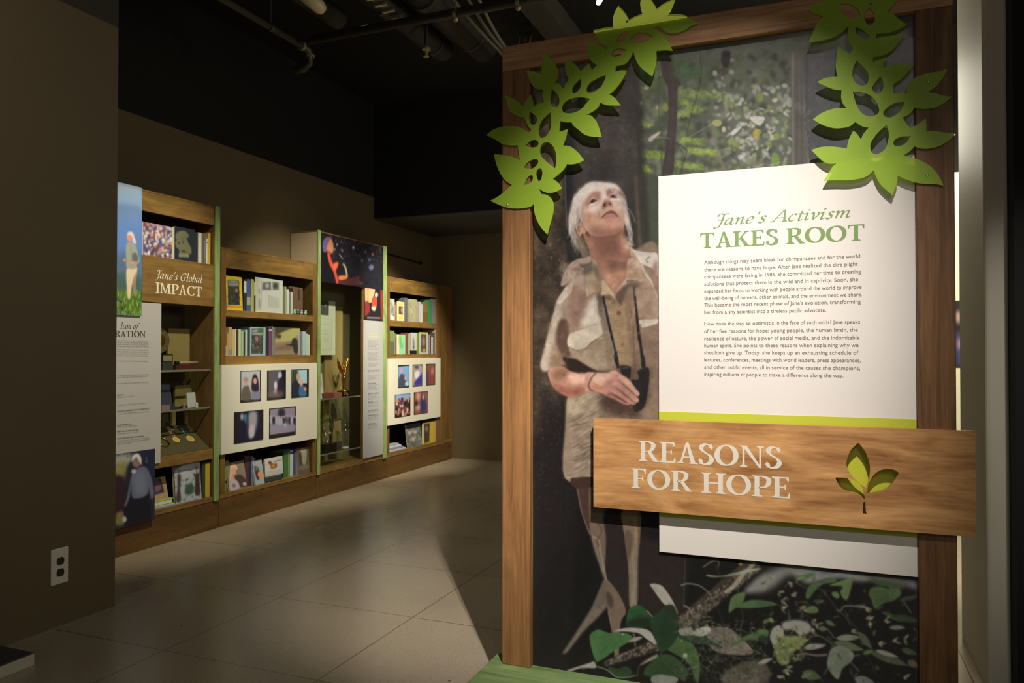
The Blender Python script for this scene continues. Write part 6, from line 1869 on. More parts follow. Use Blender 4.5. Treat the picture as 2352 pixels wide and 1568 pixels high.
# big trunk behind the head, and the trunk at the left edge
BIGT = [(1282, 80), (1470, 70), (1474, 250), (1466, 330), (1474, 420), (1480, 600), (1500, 700), (1420, 720), (1296, 720), (1288, 400)]
M.poly(BIGT, (56, 50, 46), 4, 1, False)
M.poly([(1330, 250), (1440, 250), (1445, 420), (1330, 430)], (78, 70, 63), 24, .8)
M.grain(BIGT, .25, 7, 4, 3, 2.2)
M.line([(1460, 400), (1464, 470), (1470, 560), (1476, 610)], (3, 9), (122, 106, 78), 3, .7); M.line([(1470, 250), (1478, 420), (1490, 620)], 10, (40, 36, 34), 5, .8)
for k in range(120):
    M.ell(R_(1335, 1460), R_(250, 420), .9, 1.3, (132, 120, 106), .3, .5)
M.poly([(1284, 260), (1318, 260), (1316, 640), (1312, 700), (1296, 720), (1286, 500)], (36, 34, 36), 6, 1, False)
LFT = [(1210, 100), (1284, 100), (1292, 400), (1302, 560), (1306, 720), (1290, 900), (1270, 1000), (1210, 1000)]
M.poly(LFT, (76, 63, 50), 4, 1, False); M.poly([(1210, 100), (1290, 100), (1290, 300), (1210, 320)], (48, 43, 38), 20, .9, False)
M.poly([(1222, 820), (1300, 820), (1290, 1000), (1210, 1010)], (52, 44, 36), 16, .9, False)
M.grain(LFT, .38, 9, 4, 5, 1.8); M.grain(LFT, .3, 3, 2, 6, 1.3)
for k in range(150):
    M.ell(R_(1222, 1300), R_(440, 960), R_(.8, 2), R_(.8, 2), [(150, 134, 112), (34, 28, 24)][k % 2], .4, .6)
for k in range(26):
    y = 440 + k * 20 + R_(-6, 6)
    M.line([(1222, y), (1250, y + R_(-5, 5)), (1290, y + R_(-8, 8))], 1.2, (44, 36, 30), .6, .5)
M.line([(1297, 380), (1299, 450), (1302, 520)], 2.5, (120, 110, 92), 1, .6)
DARKL = [(1210, 940), (1330, 900), (1350, 1120), (1330, 1600), (1210, 1600)]
M.poly(DARKL, (31, 27, 25), 16, 1, False)
for k in range(240):
    t = R_(0, 1)
    M.ell(R_(1223, 1310), 880 + 330 * t ** 1.4, R_(.8, 2.4), R_(.8, 2.6), [(98, 84, 66), (70, 60, 48), (60, 46, 44)][k % 3], .6, .6 * (1 - .6 * t))
# ---- lower forest floor
M.poly([(1330, 1090), (2130, 1150), (2130, 1600), (1300, 1600)], (27, 24, 22), 6, 1, False)
M.view(1200, 1100, 3.35)
M.poly([(560, 300), (1240, 560), (1262, 700), (1245, 940), (1230, 1060), (880, 1060), (880, 340)], (46, 34, 30), 14, .95, False)
M.line([(1256, 590), (1245, 800), (1240, 1000)], 5, (86, 80, 70), 3, .8)
# buttress roots
M.poly([(310, 1335), (400, 1200), (520, 1010), (560, 930), (600, 840), (630, 770), (655, 800), (655, 960), (600, 1040), (480, 1160), (400, 1260), (345, 1330)], (112, 92, 76), 5)
M.poly([(560, 935), (620, 790), (640, 800), (640, 940), (560, 1000)], (96, 80, 62), 5, .8)
for k in range(9):
    t = k / 9
    M.line([(350 + 270 * t, 1280 - 330 * t), (380 + 270 * t, 1300 - 330 * t)], 3, (66, 52, 42), 2, .7)
# trousers
LEGL = [(400, -20), (540, -20), (640, 60), (760, 150), (760, 340), (800, 560), (820, 760), (780, 980), (690, 830), (650, 780), (610, 690), (560, 540), (500, 400), (440, 200), (420, 80)]
LEGL = [(400, -20), (560, -20), (570, 300), (540, 420), (510, 420), (470, 300), (440, 190), (420, 80)]
M.poly(LEGL, (70, 50, 42), 4)
M.line([(405, -10), (430, 120), (452, 240), (490, 350), (522, 430)], (5, 4), (150, 124, 106), 2)
M.poly([(520, 60), (640, 60), (660, 330), (650, 480), (640, 700), (660, 790), (630, 770), (590, 660), (545, 520), (525, 400)], (112, 92, 74), 5)
M.poly([(630, 250), (770, 250), (800, 560), (825, 760), (830, 1000), (780, 980), (700, 830), (655, 780), (640, 640), (645, 480)], (44, 35, 32), 6)
M.line([(545, 440), (590, 480), (600, 560), (625, 680), (650, 790)], (14, 10), (150, 128, 104), 5, .8); M.line([(575, 330), (610, 400), (575, 470), (590, 520)], 10, (78, 62, 50), 5, .7); M.line([(528, 330), (524, 380), (560, 520), (620, 720)], 4, (160, 138, 114), 2, .7)
M.poly([(645, 780), (720, 850), (780, 960), (795, 1030), (760, 1090), (745, 1220), (740, 1380), (712, 1380), (700, 1220), (670, 1080), (650, 960)], (112, 86, 68), 5)
M.poly([(650, 860), (690, 900), (700, 960), (680, 1000), (650, 940)], (66, 50, 42), 6, .8); M.line([(660, 1020), (690, 1170), (712, 1330)], 6, (150, 122, 98), 3, .8)
LEGR = [(765, 240), (900, 240), (905, 440), (890, 640), (884, 960), (826, 980), (818, 760), (808, 620), (785, 440)]
M.poly(LEGR, (122, 100, 80), 4)
M.poly([(790, 400), (850, 430), (830, 580), (810, 620)], (92, 72, 58), 8, .8); M.line([(860, 300), (880, 480), (850, 600), (860, 760), (850, 960)], (16, 22), (148, 122, 96), 8, .7); M.line([(896, 260), (893, 640), (886, 940)], 8, (70, 54, 44), 4, .8)
M.line([(855, 1180), (870, 1290)], 14, (92, 74, 62), 4)
# bark log running up to the right, second log at the foot
for (ax_, ay_, bx_, by_, w0, w1, n) in ((640, 1420, 1040, 1270, 40, 90, 420), (1200, 1140, 1480, 900, 130, 120, 520)):
    M.line([(ax_, ay_), (bx_, by_)], (w0, w1), (64, 50, 40), 6, 1, 1)
    for k in range(n):
        t = R_(0, 1)
        w_ = (w0 + (w1 - w0) * t) * .46
        M.ell(ax_ + (bx_ - ax_) * t + R_(-10, 10), ay_ + (by_ - ay_) * t + R_(-w_, w_), R_(3, 13), R_(2, 5), [(150, 130, 108), (112, 94, 76), (34, 27, 24), (40, 32, 28), (88, 74, 54)][k % 5], 1, .85, R_(-1, -.2))
M.view(1740, 1290, 5.639)
M.view(1400, 1280, 5.444)
M.line([(1100, 700), (1400, 400), (1850, 60)], (150, 210), (60, 49, 40), 8, .95)
for k in range(800):
    t = R_(0, 1)
    x = 1060 + 800 * t
    y = 740 - 670 * t + R_(-95, 95)
    M.ell(x, y, R_(4, 18), R_(3, 8), [(148, 130, 108), (116, 98, 80), (32, 26, 23), (42, 34, 30), (86, 74, 56)][k % 5], 1.5, .85, R_(-1.2, -.2))
M.line([(1440, 440), (1560, 350), (1680, 200), (1820, 70)], (40, 60, 30), (150, 132, 106), 6, .9)
M.poly([(1700, 640), (1960, 600), (1960, 900), (1500, 860), (1300, 820), (1400, 600)], (27, 23, 22), 14, .8)
# pebbles and leaf litter
M.poly([(1210, 960), (1300, 870), (1480, 880), (1600, 960), (1800, 1180), (1600, 1220), (1300, 1160)], (106, 90, 80), 8)
M.poly([(1440, 1440), (1700, 1300), (1960, 1330), (1960, 1580), (1440, 1580)], (78, 64, 56), 10)
M.grain([(1210, 860), (1960, 860), (1960, 1580), (1210, 1580)], .18, 3, 4, 9)
for k in range(260):
    M.leaf(R_(860, 1960), R_(820, 1560), R_(20, 70), R_(8, 22), R_(0, 6.3), [(64, 78, 44), (46, 58, 36), (120, 112, 92), (34, 30, 26), (84, 92, 56), (30, 44, 26)][k % 6], 2, .75)
for k in range(120):
    M.ell(R_(870, 1300), R_(740, 920), R_(6, 26), R_(3, 8), [(120, 112, 84), (84, 84, 58), (52, 48, 38), (148, 136, 116)][k % 4], 2, .8, R_(-.6, .6))
def bigleaf(pts, col, dark, vein, blur=3):
    M.poly(pts, col, blur)
    p = np.array(pts, float)
    c = p.mean(0)
    M.clip_poly(pts, [tuple(c + (q - c) * .62 + np.array([26, 34])) for q in p], dark, 26, .55)
    for a_, b_ in vein:
        M.line([a_, ((a_[0] + b_[0]) / 2 + 8, (a_[1] + b_[1]) / 2 - 8), b_], 5, [q * .62 for q in col], 2, .7)
bigleaf([(860, 970), (900, 1000), (1010, 1060), (1100, 1180), (1130, 1350), (1110, 1560), (1060, 1500), (1000, 1340), (880, 1240), (740, 1160), (720, 1130), (800, 1040)], (62, 92, 44), (44, 74, 34), [((760, 1130), (1040, 1380)), ((1040, 1380), (1090, 1540))])
M.poly([(930, 1200), (970, 1210), (960, 1260), (915, 1240)], (140, 150, 110), 4); M.ell(905, 1040, 9, 9, (200, 204, 180), 2)
bigleaf([(450, 1380), (560, 1280), (640, 1210), (800, 1230), (960, 1380), (980, 1480), (800, 1500), (460, 1480)], (42, 66, 36), (34, 56, 30), [((600, 1300), (860, 1490))])
M.line([(640, 1180), (690, 1320), (880, 1490)], 11, (52, 64, 40), 3)
M.poly([(505, 340), (560, 325), (650, 350), (720, 430), (790, 540), (850, 680), (840, 700), (760, 600), (690, 590), (600, 480), (540, 390)], (156, 146, 132), 3)
for k in range(24):
    t = R_(0, 1)
    M.line([(540 + 250 * t, 350 + 250 * t), (570 + 260 * t, 400 + 260 * t)], 4, [(112, 100, 88), (184, 174, 160)][k % 2], 1.5, .7)
bigleaf([(220, 720), (240, 650), (320, 600), (410, 610), (470, 680), (520, 790), (490, 860), (380, 870), (220, 860), (210, 800)], (36, 86, 40), (28, 60, 30), [((240, 700), (420, 640))])
M.poly([(220, 800), (360, 750), (520, 760), (500, 870), (230, 860)], (27, 40, 25), 16, .9)
M.line([(465, 660), (545, 755)], 12, (140, 144, 130), 3)
M.poly([(50, 920), (200, 880), (340, 880), (470, 900), (540, 960), (580, 1080), (480, 1030), (370, 950), (210, 925)], (150, 138, 130), 4); M.poly([(220, 1040), (300, 1000), (410, 990), (350, 1040), (240, 1060)], (128, 128, 108), 4)
bigleaf([(500, 820), (560, 720), (690, 640), (780, 590), (840, 680), (860, 860), (840, 1000), (760, 1120), (640, 1185), (600, 1080), (530, 920)], (32, 60, 34), (27, 46, 28), [((580, 930), (720, 960)), ((560, 830), (700, 900)), ((620, 1080), (740, 1000))], 2)
M.line([(640, 660), (690, 630), (760, 600)], 6, (70, 84, 60), 3); M.poly([(700, 610), (780, 590), (830, 680), (850, 820), (800, 760), (700, 760)], (38, 44, 30), 12, .7)
bigleaf([(-240, 1080), (-240, 960), (-140, 900), (0, 945), (180, 940), (280, 985), (240, 1050), (80, 1150), (-120, 1290), (-180, 1280)], (60, 108, 52), (46, 92, 42), [((-200, 1010), (200, 970)), ((-120, 1200), (60, 1000))])
M.ell(165, 960, 12, 8, (190, 200, 180), 3, .8)
bigleaf([(845, 970), (940, 965), (1150, 985), (1290, 1040), (1430, 1140), (1300, 1100), (1100, 1070), (930, 1040)], (38, 62, 38), (30, 52, 30), [])
bigleaf([(1470, 1150), (1560, 1070), (1700, 980), (1960, 900), (1960, 1000), (1700, 1040), (1560, 1100)], (64, 94, 44), (48, 78, 36), [])
bigleaf([(1490, 690), (1510, 540), (1560, 470), (1680, 430), (1700, 460), (1660, 570), (1560, 640)], (78, 104, 50), (60, 88, 40), [])
bigleaf([(1580, 615), (1680, 560), (1800, 530), (1960, 560), (1960, 600), (1800, 630), (1640, 630)], (66, 98, 52), (56, 86, 44), [])
M.poly([(1690, 420), (1760, 330), (1960, 210), (1960, 380), (1830, 430), (1720, 450)], (112, 110, 104), 16)
M.poly([(1215, 215), (1380, 235), (1580, 190), (1760, 140), (1895, 140), (1800, 170), (1600, 215), (1400, 240), (1260, 240)], (136, 138, 116), 3); M.line([(1215, 218), (1400, 232), (1600, 195)], (8, 14), (96, 124, 60), 3)
M.line([(890, 350), (980, 325), (1120, 350), (1230, 430), (1275, 490)], (14, 8), (132, 130, 112), 2); M.line([(1170, 120), (1260, 60), (1330, 40), (1370, 60), (1350, 130)], (12, 6), (130, 122, 104), 2); M.line([(1320, 90), (1380, 220), (1430, 340)], 6, (72, 54, 40), 2)
M.poly([(1040, 960), (1090, 900), (1200, 860), (1265, 880), (1250, 940), (1160, 985)], (150, 146, 134), 3)
for k in range(5):
    M.line([(1090 + 30 * k, 890 + 6 * k), (1100 + 32 * k, 960)], 3, (104, 100, 90), 1.5, .7)
M.poly([(870, 900), (1010, 880), (1060, 960), (900, 970)], (132, 130, 114), 6, .9); M.line([(930, 600), (1000, 640), (1030, 720)], (20, 14), (118, 108, 96), 4)
M.line([(1330, 590), (1410, 800), (1440, 1060), (1445, 1360)], 7, (54, 44, 34), 2); M.line([(1500, 900), (1470, 1100), (1450, 1200)], 6, (66, 46, 36), 2); M.line([(1650, 640), (1670, 760), (1630, 940)], 6, (92, 80, 58), 2); M.line([(1600, 240), (1610, 440)], 7, (110, 92, 70), 2); M.line([(1690, 190), (1730, 330)], 6, (104, 90, 70), 2)
M.ell(1640, 80, 26, 22, (150, 110, 40), 8, .8)
M.poly([(520, 1500), (620, 1460), (760, 1480), (860, 1510), (800, 1580), (560, 1580)], (108, 106, 102), 5); M.poly([(-20, 1360), (100, 1390), (210, 1360), (290, 1440), (200, 1490), (60, 1480)], (40, 62, 34), 5)
M.line([(-350, 1390), (-200, 1360), (-40, 1400), (80, 1490), (200, 1500), (330, 1470)], 12, (112, 124, 92), 3); M.line([(350, 1490), (360, 1380), (440, 1290), (600, 1200)], 12, (70, 64, 48), 4); M.poly([(380, 1350), (480, 1270), (600, 1210), (580, 1260), (470, 1310)], (120, 112, 98), 4)
M.poly([(-560, 1420), (-420, 1370), (-260, 1320), (-190, 1300), (-180, 1380), (-330, 1375), (-480, 1420)], (140, 130, 122), 4)
# right hand undergrowth
M.view(1400, 1280, 5.444)
for k in range(300):
    x, y = R_(860, 1960), R_(780, 1560)
    M.line([(x, y), (x + R_(-60, 60), y + R_(-70, 10)), (x + R_(-110, 110), y + R_(-120, 20))], (6, 2), [(88, 96, 62), (120, 116, 96), (40, 44, 30), (64, 84, 44)][k % 4], 1, .7)
M.view(1740, 1290, 5.639)
M.poly([(-20, 330), (0, 230), (180, 110), (420, 60), (760, 100), (900, 180), (760, 230), (600, 250), (420, 160), (200, 320), (0, 400)], (120, 116, 108), 22)
M.poly([(600, 230), (700, 170), (1000, 130), (1300, 160), (1530, 220), (1300, 250), (1100, 210), (860, 230), (650, 270)], (112, 112, 104), 18); M.poly([(1500, 200), (1800, 230), (2110, 280), (2110, 370), (1900, 300), (1560, 270)], (106, 102, 98), 20); M.poly([(480, 210), (640, 150), (760, 140), (640, 220)], (64, 96, 44), 12)
M.poly([(1480, 220), (1700, 240), (1900, 310), (1800, 360), (1560, 290)], (50, 70, 36), 14)
bigleaf([(620, 430), (680, 300), (800, 260), (1000, 210), (1000, 260), (840, 290), (740, 380), (655, 480)], (64, 94, 46), (50, 80, 38), [])
bigleaf([(930, 300), (1100, 240), (1240, 200), (1230, 260), (1200, 380), (1160, 490), (1110, 470), (1070, 390), (1100, 320)], (82, 104, 54), (64, 88, 44), [])
bigleaf([(1440, 420), (1470, 340), (1580, 320), (1700, 350), (1820, 340), (1860, 420), (1760, 500), (1640, 530), (1520, 600), (1480, 500)], (62, 84, 42), (46, 70, 34), [((1500, 400), (1800, 380)), ((1520, 560), (1700, 420))])
bigleaf([(-20, 500), (90, 500), (260, 550), (100, 580), (-20, 585)], (58, 88, 46), (46, 74, 38), [])
bigleaf([(610, 610), (700, 570), (770, 590), (780, 650), (690, 665), (620, 650)], (84, 106, 52), (60, 80, 40), [])
bigleaf([(960, 400), (1020, 385), (1060, 430), (1040, 475), (985, 450)], (80, 106, 54), (60, 84, 42), [])
for x, y, L, w_, r, col in ((720, 510, 150, 46, .0, (56, 72, 36)), (880, 760, 150, 60, .5, (74, 92, 52)), (790, 860, 120, 70, .1, (76, 90, 56)), (-10, 900, 150, 60, .0, (74, 100, 44)), (70, 790, 100, 50, -.5, (92, 112, 50)), (150, 720, 90, 60, .9, (98, 118, 58)), (0, 980, 170, 90, .2, (36, 50, 34)), (1010, 990, 330, 90, -.05, (104, 112, 84)), (980, 1040, 420, 110, .25, (76, 88, 52)), (1300, 900, 300, 90, .9, (66, 76, 48)), (1450, 1160, 560, 110, .35, (62, 70, 44)), (1520, 1140, 330, 60, .3, (110, 108, 90)), (1600, 640, 320, 60, .45, (50, 64, 38)), (1700, 850, 220, 60, .0, (92, 96, 74)), (1820, 500, 300, 60, -.2, (44, 60, 36)), (1750, 700, 380, 90, .2, (40, 54, 36)), (1500, 960, 90, 40, -1.3, (72, 74, 40)), (580, 1430, 260, 130, .3, (62, 84, 44)), (560, 1500, 160, 60, -.4, (84, 88, 62)), (1250, 1500, 340, 150, .4, (88, 90, 84)), (0, 1320, 220, 60, -.35, (128, 122, 104)), (1940, 1280, 170, 90, .5, (84, 66, 52)), (1860, 1130, 220, 80, .3, (56, 70, 44)), (1360, 1190, 160, 60, -.3, (70, 96, 50)), (1270, 560, 170, 30, .15, (72, 82, 50)), (1400, 590, 90, 50, .9, (110, 110, 66))):
    M.leaf(x, y, L, w_, r, col, 4, .95)
M.poly([(320, 790), (480, 750), (640, 780), (700, 860), (660, 920), (560, 960), (460, 880), (340, 880)], (126, 118, 108), 10); M.poly([(160, 960), (200, 860), (280, 820), (340, 900), (300, 1010), (240, 1130), (190, 1060)], (132, 126, 112), 8); M.poly([(600, 1110), (700, 1060), (880, 1070), (820, 1110), (680, 1140)], (124, 116, 112), 8)
M.poly([(220, 1130), (300, 980), (460, 950), (640, 1000), (560, 1110), (430, 1180), (400, 1310), (290, 1320)], (104, 112, 54), 10)
for k in range(160):
    M.leaf(R_(220, 680), R_(860, 1300), R_(20, 80), R_(8, 24), R_(0, 6.3), [(124, 130, 62), (84, 92, 44), (140, 136, 108), (60, 62, 36)][k % 4], 2, .75)
bigleaf([(900, 1300), (960, 1120), (1100, 1090), (1240, 1180), (1220, 1280), (1100, 1380), (1040, 1520), (940, 1420)], (96, 102, 84), (72, 80, 64), [((940, 1360), (1180, 1160))])
for (x, y) in ((280, 400), (320, 500), (440, 420), (400, 250), (500, 240), (320, 590), (560, 590), (700, 760), (760, 800), (700, 900), (1420, 740), (1440, 810), (1650, 760), (1900, 1000), (1760, 1040), (1580, 1050), (380, 1380), (260, 1480), (330, 1440), (1220, 880), (1900, 1500)):
    for k in range(4):
        M.leaf(x + R_(-20, 20), y + R_(-20, 20), R_(50, 110), R_(16, 34), R_(-.8, 1.2), [(140, 120, 104), (118, 108, 88), (132, 128, 100), (92, 96, 66)][k], 2, .85)
for k in range(110):
    M.leaf(R_(0, 2100), R_(230, 1560), R_(40, 130), R_(14, 40), R_(0, 6.3), [(52, 66, 38), (36, 46, 30), (74, 86, 50), (88, 80, 66)][k % 4], 2, .55)
for pts, w_, col in (([(770, 310), (900, 440), (1020, 600), (1150, 720), (1200, 830)], 14, (62, 52, 42)), ([(480, 260), (700, 380)], 8, (92, 84, 70)), ([(1030, 620), (1080, 630), (1140, 570), (1400, 590), (1480, 620)], 14, (116, 114, 96)), ([(520, 520), (620, 530), (680, 560)], 10, (84, 76, 66)), ([(660, 970), (800, 960), (920, 1030), (1100, 1190), (1320, 1420)], 12, (84, 92, 62)), ([(250, 1280), (480, 1130), (700, 970)], 8, (100, 110, 56)), ([(1880, 500), (1990, 660)], 14, (84, 86, 78)), ([(1130, 620), (1180, 740), (1300, 880)], 10, (60, 56, 44)), ([(980, 720), (1060, 700)], 8, (110, 104, 96)), ([(860, 1460), (980, 1290), (1180, 1160)], 10, (92, 98, 80)), ([(400, 620), (410, 760)], 8, (112, 104, 92)), ([(900, 860), (1000, 990)], 12, (84, 90, 70)), ([(1380, 1180), (1480, 1320), (1540, 1480)], 10, (50, 46, 38)), ([(500, 1210), (620, 1190), (760, 1210), (900, 1200)], 26, (104, 84, 72)), ([(700, 740), (560, 640), (480, 600)], 8, (60, 46, 38))):
    M.line(pts, w_, col, 2.5, .9)
M.view()
# ---- the person: grey hair, khaki shirt, binoculars at the waist
SHIRT = [(1302, 650), (1330, 632), (1362, 606), (1400, 602), (1440, 590), (1462, 572), (1516, 590), (1516, 1000), (1368, 1000), (1366, 1096), (1297, 1096), (1298, 980), (1302, 920), (1310, 905), (1330, 880), (1330, 840), (1305, 830), (1258, 850), (1241, 840), (1250, 800), (1265, 740), (1280, 700)]
M.poly(SHIRT, (142, 118, 96), 1.5)
M.view(1220, 680, 3.5625)
SLV = [(215, 20), (260, -20), (330, -40), (330, 190), (310, 330), (330, 440), (330, 520), (250, 560), (140, 606), (78, 580), (100, 480), (140, 320), (180, 160)]
M.poly(SLV, (150, 128, 108), 3)
M.poly([(225, 20), (250, 120), (230, 200), (170, 420), (140, 600), (82, 580), (140, 330), (190, 130)], (184, 164, 144), 9, .85)
M.poly([(240, 190), (310, 220), (305, 400), (330, 480), (260, 500), (215, 420), (205, 300)], (84, 60, 48), 10, .9)
M.poly([(215, 440), (280, 500), (300, 560), (240, 580), (150, 590), (170, 470)], (136, 108, 84), 12, .8)
M.poly([(255, 500), (380, 520), (520, 600), (640, 610), (640, 640), (360, 620), (300, 570)], (44, 33, 28), 8)
# shirt front shading
M.poly([(330, -40), (450, -60), (480, 40), (400, 190), (330, 230), (310, 100)], (146, 116, 98), 14, .9)
M.poly([(480, 20), (545, 0), (585, 180), (580, 240), (520, 240), (420, 260), (400, 200)], (206, 190, 172), 14, .9)
M.poly([(320, 420), (450, 430), (580, 320), (610, 480), (620, 590), (540, 600), (420, 540), (330, 470)], (158, 136, 110), 8)
M.poly([(470, 380), (560, 350), (570, 430), (500, 480)], (122, 98, 80), 20, .6)
M.poly([(298, 350), (330, 300), (420, 270), (500, 235), (582, 235), (584, 318), (500, 370), (450, 420), (380, 442), (305, 412)], (192, 174, 152), 3)
M.line([(305, 414), (380, 444), (450, 424), (500, 374), (584, 322)], 5, (96, 76, 60), 2.5); M.line([(330, 300), (420, 270), (500, 236), (582, 236)], 3, (120, 100, 82), 2, .8)
M.poly([(540, 0), (600, -20), (640, 200), (690, 450), (720, 590), (700, 580), (630, 400), (590, 310)], (132, 114, 96), 6)
M.poly([(600, 0), (700, -20), (770, 60), (790, 300), (830, 580), (720, 570), (690, 420), (640, 180)], (160, 132, 98), 6)
M.poly([(660, 60), (740, 100), (760, 280), (790, 500), (730, 540), (700, 300)], (150, 120, 90), 20, .8)
for k in range(46):
    y = 20 + k * 12
    M.line([(660 + k * 1.4 + R_(-6, 6), y), (700 + k * 1.4 + R_(-8, 8), y + R_(-4, 8))], 4, [(190, 164, 126), (116, 92, 66)][k % 2], 2, .55)
M.ell(716, 138, 17, 19, (112, 76, 54), 3); M.ell(708, 132, 8, 10, (150, 112, 84), 3, .8); M.ell(744, 392, 16, 18, (128, 100, 72), 3); M.ell(738, 386, 8, 8, (170, 140, 104), 3, .8)
M.poly([(770, 0), (860, 0), (880, 220), (900, 480), (860, 600), (820, 500), (790, 260)], (142, 112, 88), 8); M.line([(800, 60), (830, 200), (840, 420), (850, 580)], 8, (100, 78, 62), 5, .8); M.line([(870, 40), (830, 180), (820, 300)], 12, (176, 148, 120), 6, .7)
M.poly([(860, -20), (1045, -20), (1045, 200), (880, 190)], (160, 130, 106), 8); M.poly([(1000, -20), (1045, -40), (1045, 180), (1010, 100)], (190, 166, 142), 10, .7)
M.poly([(890, 240), (1045, 215), (1045, 620), (960, 590), (920, 480)], (140, 112, 92), 8); M.poly([(882, 196), (1042, 186), (1042, 218), (915, 258), (900, 240)], (206, 192, 170), 2.5); M.line([(882, 180), (985, 178)], 9, (96, 72, 60), 2)
for k in range(30):
    a_, b_ = R_(895, 1030), R_(270, 620)
    M.line([(a_, b_), (a_ + R_(10, 40), b_ + R_(-8, 18))], 4, [(168, 142, 112), (108, 84, 66)][k % 2], 3, .45)
# waist, shadow and shirt tail
M.poly([(640, 590), (1045, 600), (1045, 760), (960, 900), (860, 950), (700, 930), (520, 800), (460, 760)], (100, 78, 62), 14, .9)
M.poly([(980, 640), (1045, 630), (1045, 1000), (900, 1000), (960, 860)], (134, 110, 90), 14)
TAIL = [(300, 830), (360, 815), (470, 770), (560, 800), (640, 860), (800, 930), (1045, 990), (1045, 1030), (510, 1010), (495, 1120), (490, 1480), (280, 1490), (285, 1200), (292, 1000)]
M.poly(TAIL, (138, 118, 98), 3)
M.poly([(300, 840), (400, 820), (480, 790), (420, 900), (330, 980), (300, 960)], (166, 146, 118), 12, .8)
M.poly([(560, 800), (700, 860), (900, 940), (860, 1000), (640, 980), (560, 900)], (78, 60, 48), 16, .9)
for k in range(90):
    x0, y0 = R_(292, 500), R_(830, 1460)
    L = R_(40, 130)
    s_ = R_(-.75, -.35)
    M.line([(x0, y0), (x0 + L * .5, y0 + L * s_ * .4), (x0 + L, y0 + L * s_)], (4, 11, 4), [(184, 164, 144), (96, 78, 64), (172, 150, 130), (86, 70, 58)][k % 4], 5, .5)
for k in range(40):
    x0, y0 = R_(560, 1030), R_(900, 1000)
    M.line([(x0, y0), (x0 + R_(10, 40), y0 + R_(-20, 6))], 5, [(160, 136, 112), (96, 76, 62)][k % 2], 3, .5)
M.poly([(330, 1485), (495, 1480), (495, 1560), (360, 1568)], (62, 44, 36), 4)
M.line([(282, 1486), (360, 1478), (490, 1470)], 6, (196, 178, 158), 2, .8); M.line([(845, 940), (850, 1000)], 8, (90, 64, 50), 3, .8)
# forearm and hand
ARM = [(142, 610), (240, 570), (320, 612), (420, 640), (480, 634), (505, 690), (500, 770), (430, 790), (340, 828), (250, 800), (180, 740), (150, 680)]
M.poly(ARM, (176, 126, 104), 2.5)
M.poly([(180, 610), (300, 600), (290, 660), (200, 690)], (118, 84, 64), 14, .8); M.poly([(300, 640), (470, 648), (470, 700), (340, 720)], (214, 170, 146), 12, .85); M.poly([(160, 700), (330, 760), (480, 740), (430, 790), (340, 826), (230, 790)], (132, 80, 62), 12, .8)
M.view(1340, 820, 11.2)
M.poly([(950, 230), (1060, 210), (1180, 240), (1220, 300), (1200, 560), (1100, 500), (980, 420)], (44, 38, 38), 6); M.poly([(960, 300), (1060, 235), (1180, 250), (1130, 290), (1010, 310)], (84, 76, 78), 10, .7)
BIN = [(1380, 370), (1460, 300), (1630, 250), (1690, 330), (1700, 460), (1680, 700), (1620, 1080), (1560, 1280), (1440, 1390), (1320, 1400), (1270, 1250), (1300, 1000), (1250, 760), (1240, 600), (1270, 560), (1400, 570), (1420, 480)]
M.poly(BIN, (41, 37, 36), 6); M.line([(1390, 350), (1480, 300), (1600, 258)], 12, (136, 120, 108), 5, .8); M.line([(1270, 545), (1340, 560), (1410, 545)], 12, (170, 150, 130), 6, .7)
M.poly([(780, -20), (880, -20), (910, 230), (860, 220)], (38, 34, 32), 5); M.poly([(1490, -20), (1570, -20), (1590, 260), (1500, 260)], (42, 38, 36), 6)
M.poly([(520, 830), (900, 1180), (1320, 1240), (1340, 1380), (1050, 1370), (700, 1260), (480, 1050)], (66, 48, 40), 40, .8)
HAND = [(60, 420), (330, 400), (620, 412), (720, 356), (800, 345), (880, 372), (980, 460), (1140, 560), (1240, 660), (1330, 800), (1430, 920), (1430, 980), (1390, 1005), (1330, 970), (1420, 1080), (1410, 1150), (1350, 1170), (1340, 1210), (1260, 1215), (1180, 1190), (1180, 1225), (1060, 1210), (900, 1150), (760, 1080), (600, 1010), (480, 930), (320, 880), (200, 820), (60, 860)]
M.poly(HAND, (184, 134, 114), 6)
M.poly([(200, 440), (620, 440), (760, 380), (860, 400), (840, 520), (700, 560), (560, 640), (300, 640), (220, 560)], (222, 182, 158), 30, .9)
M.poly([(200, 700), (380, 720), (520, 830), (560, 930), (440, 900), (260, 830)], (182, 122, 92), 30, .8)
for (a_, b_, w0, w1, col) in (((900, 480), (1380, 930), 120, 92, (206, 158, 136)), ((800, 620), (1370, 1110), 110, 92, (186, 136, 118)), ((700, 760), (1280, 1180), 100, 80, (158, 108, 92)), ((620, 930), (1120, 1190), 90, 70, (124, 82, 70))):
    M.line([a_, ((a_[0] + b_[0]) / 2 + 20, (a_[1] + b_[1]) / 2 - 30), b_], (w0, w1), col, 16, .85)
for (a_, m_, b_) in (((880, 570), (1120, 790), (1350, 985)), ((790, 730), (1060, 960), (1330, 1180)), ((700, 900), (930, 1060), (1180, 1195)), ((500, 930), (760, 1080), (1000, 1190))):
    M.line([a_, m_, b_], (10, 24, 14), (88, 50, 42), 8, .85)
M.poly([(730, 430), (870, 430), (870, 560), (800, 560)], (176, 104, 96), 22, .7); M.poly([(610, 590), (760, 580), (760, 650), (640, 670)], (164, 96, 90), 22, .7); M.poly([(500, 870), (600, 850), (600, 940), (520, 930)], (170, 104, 92), 20, .7); M.ell(1100, 640, 50, 60, (222, 160, 130), 22, .7)
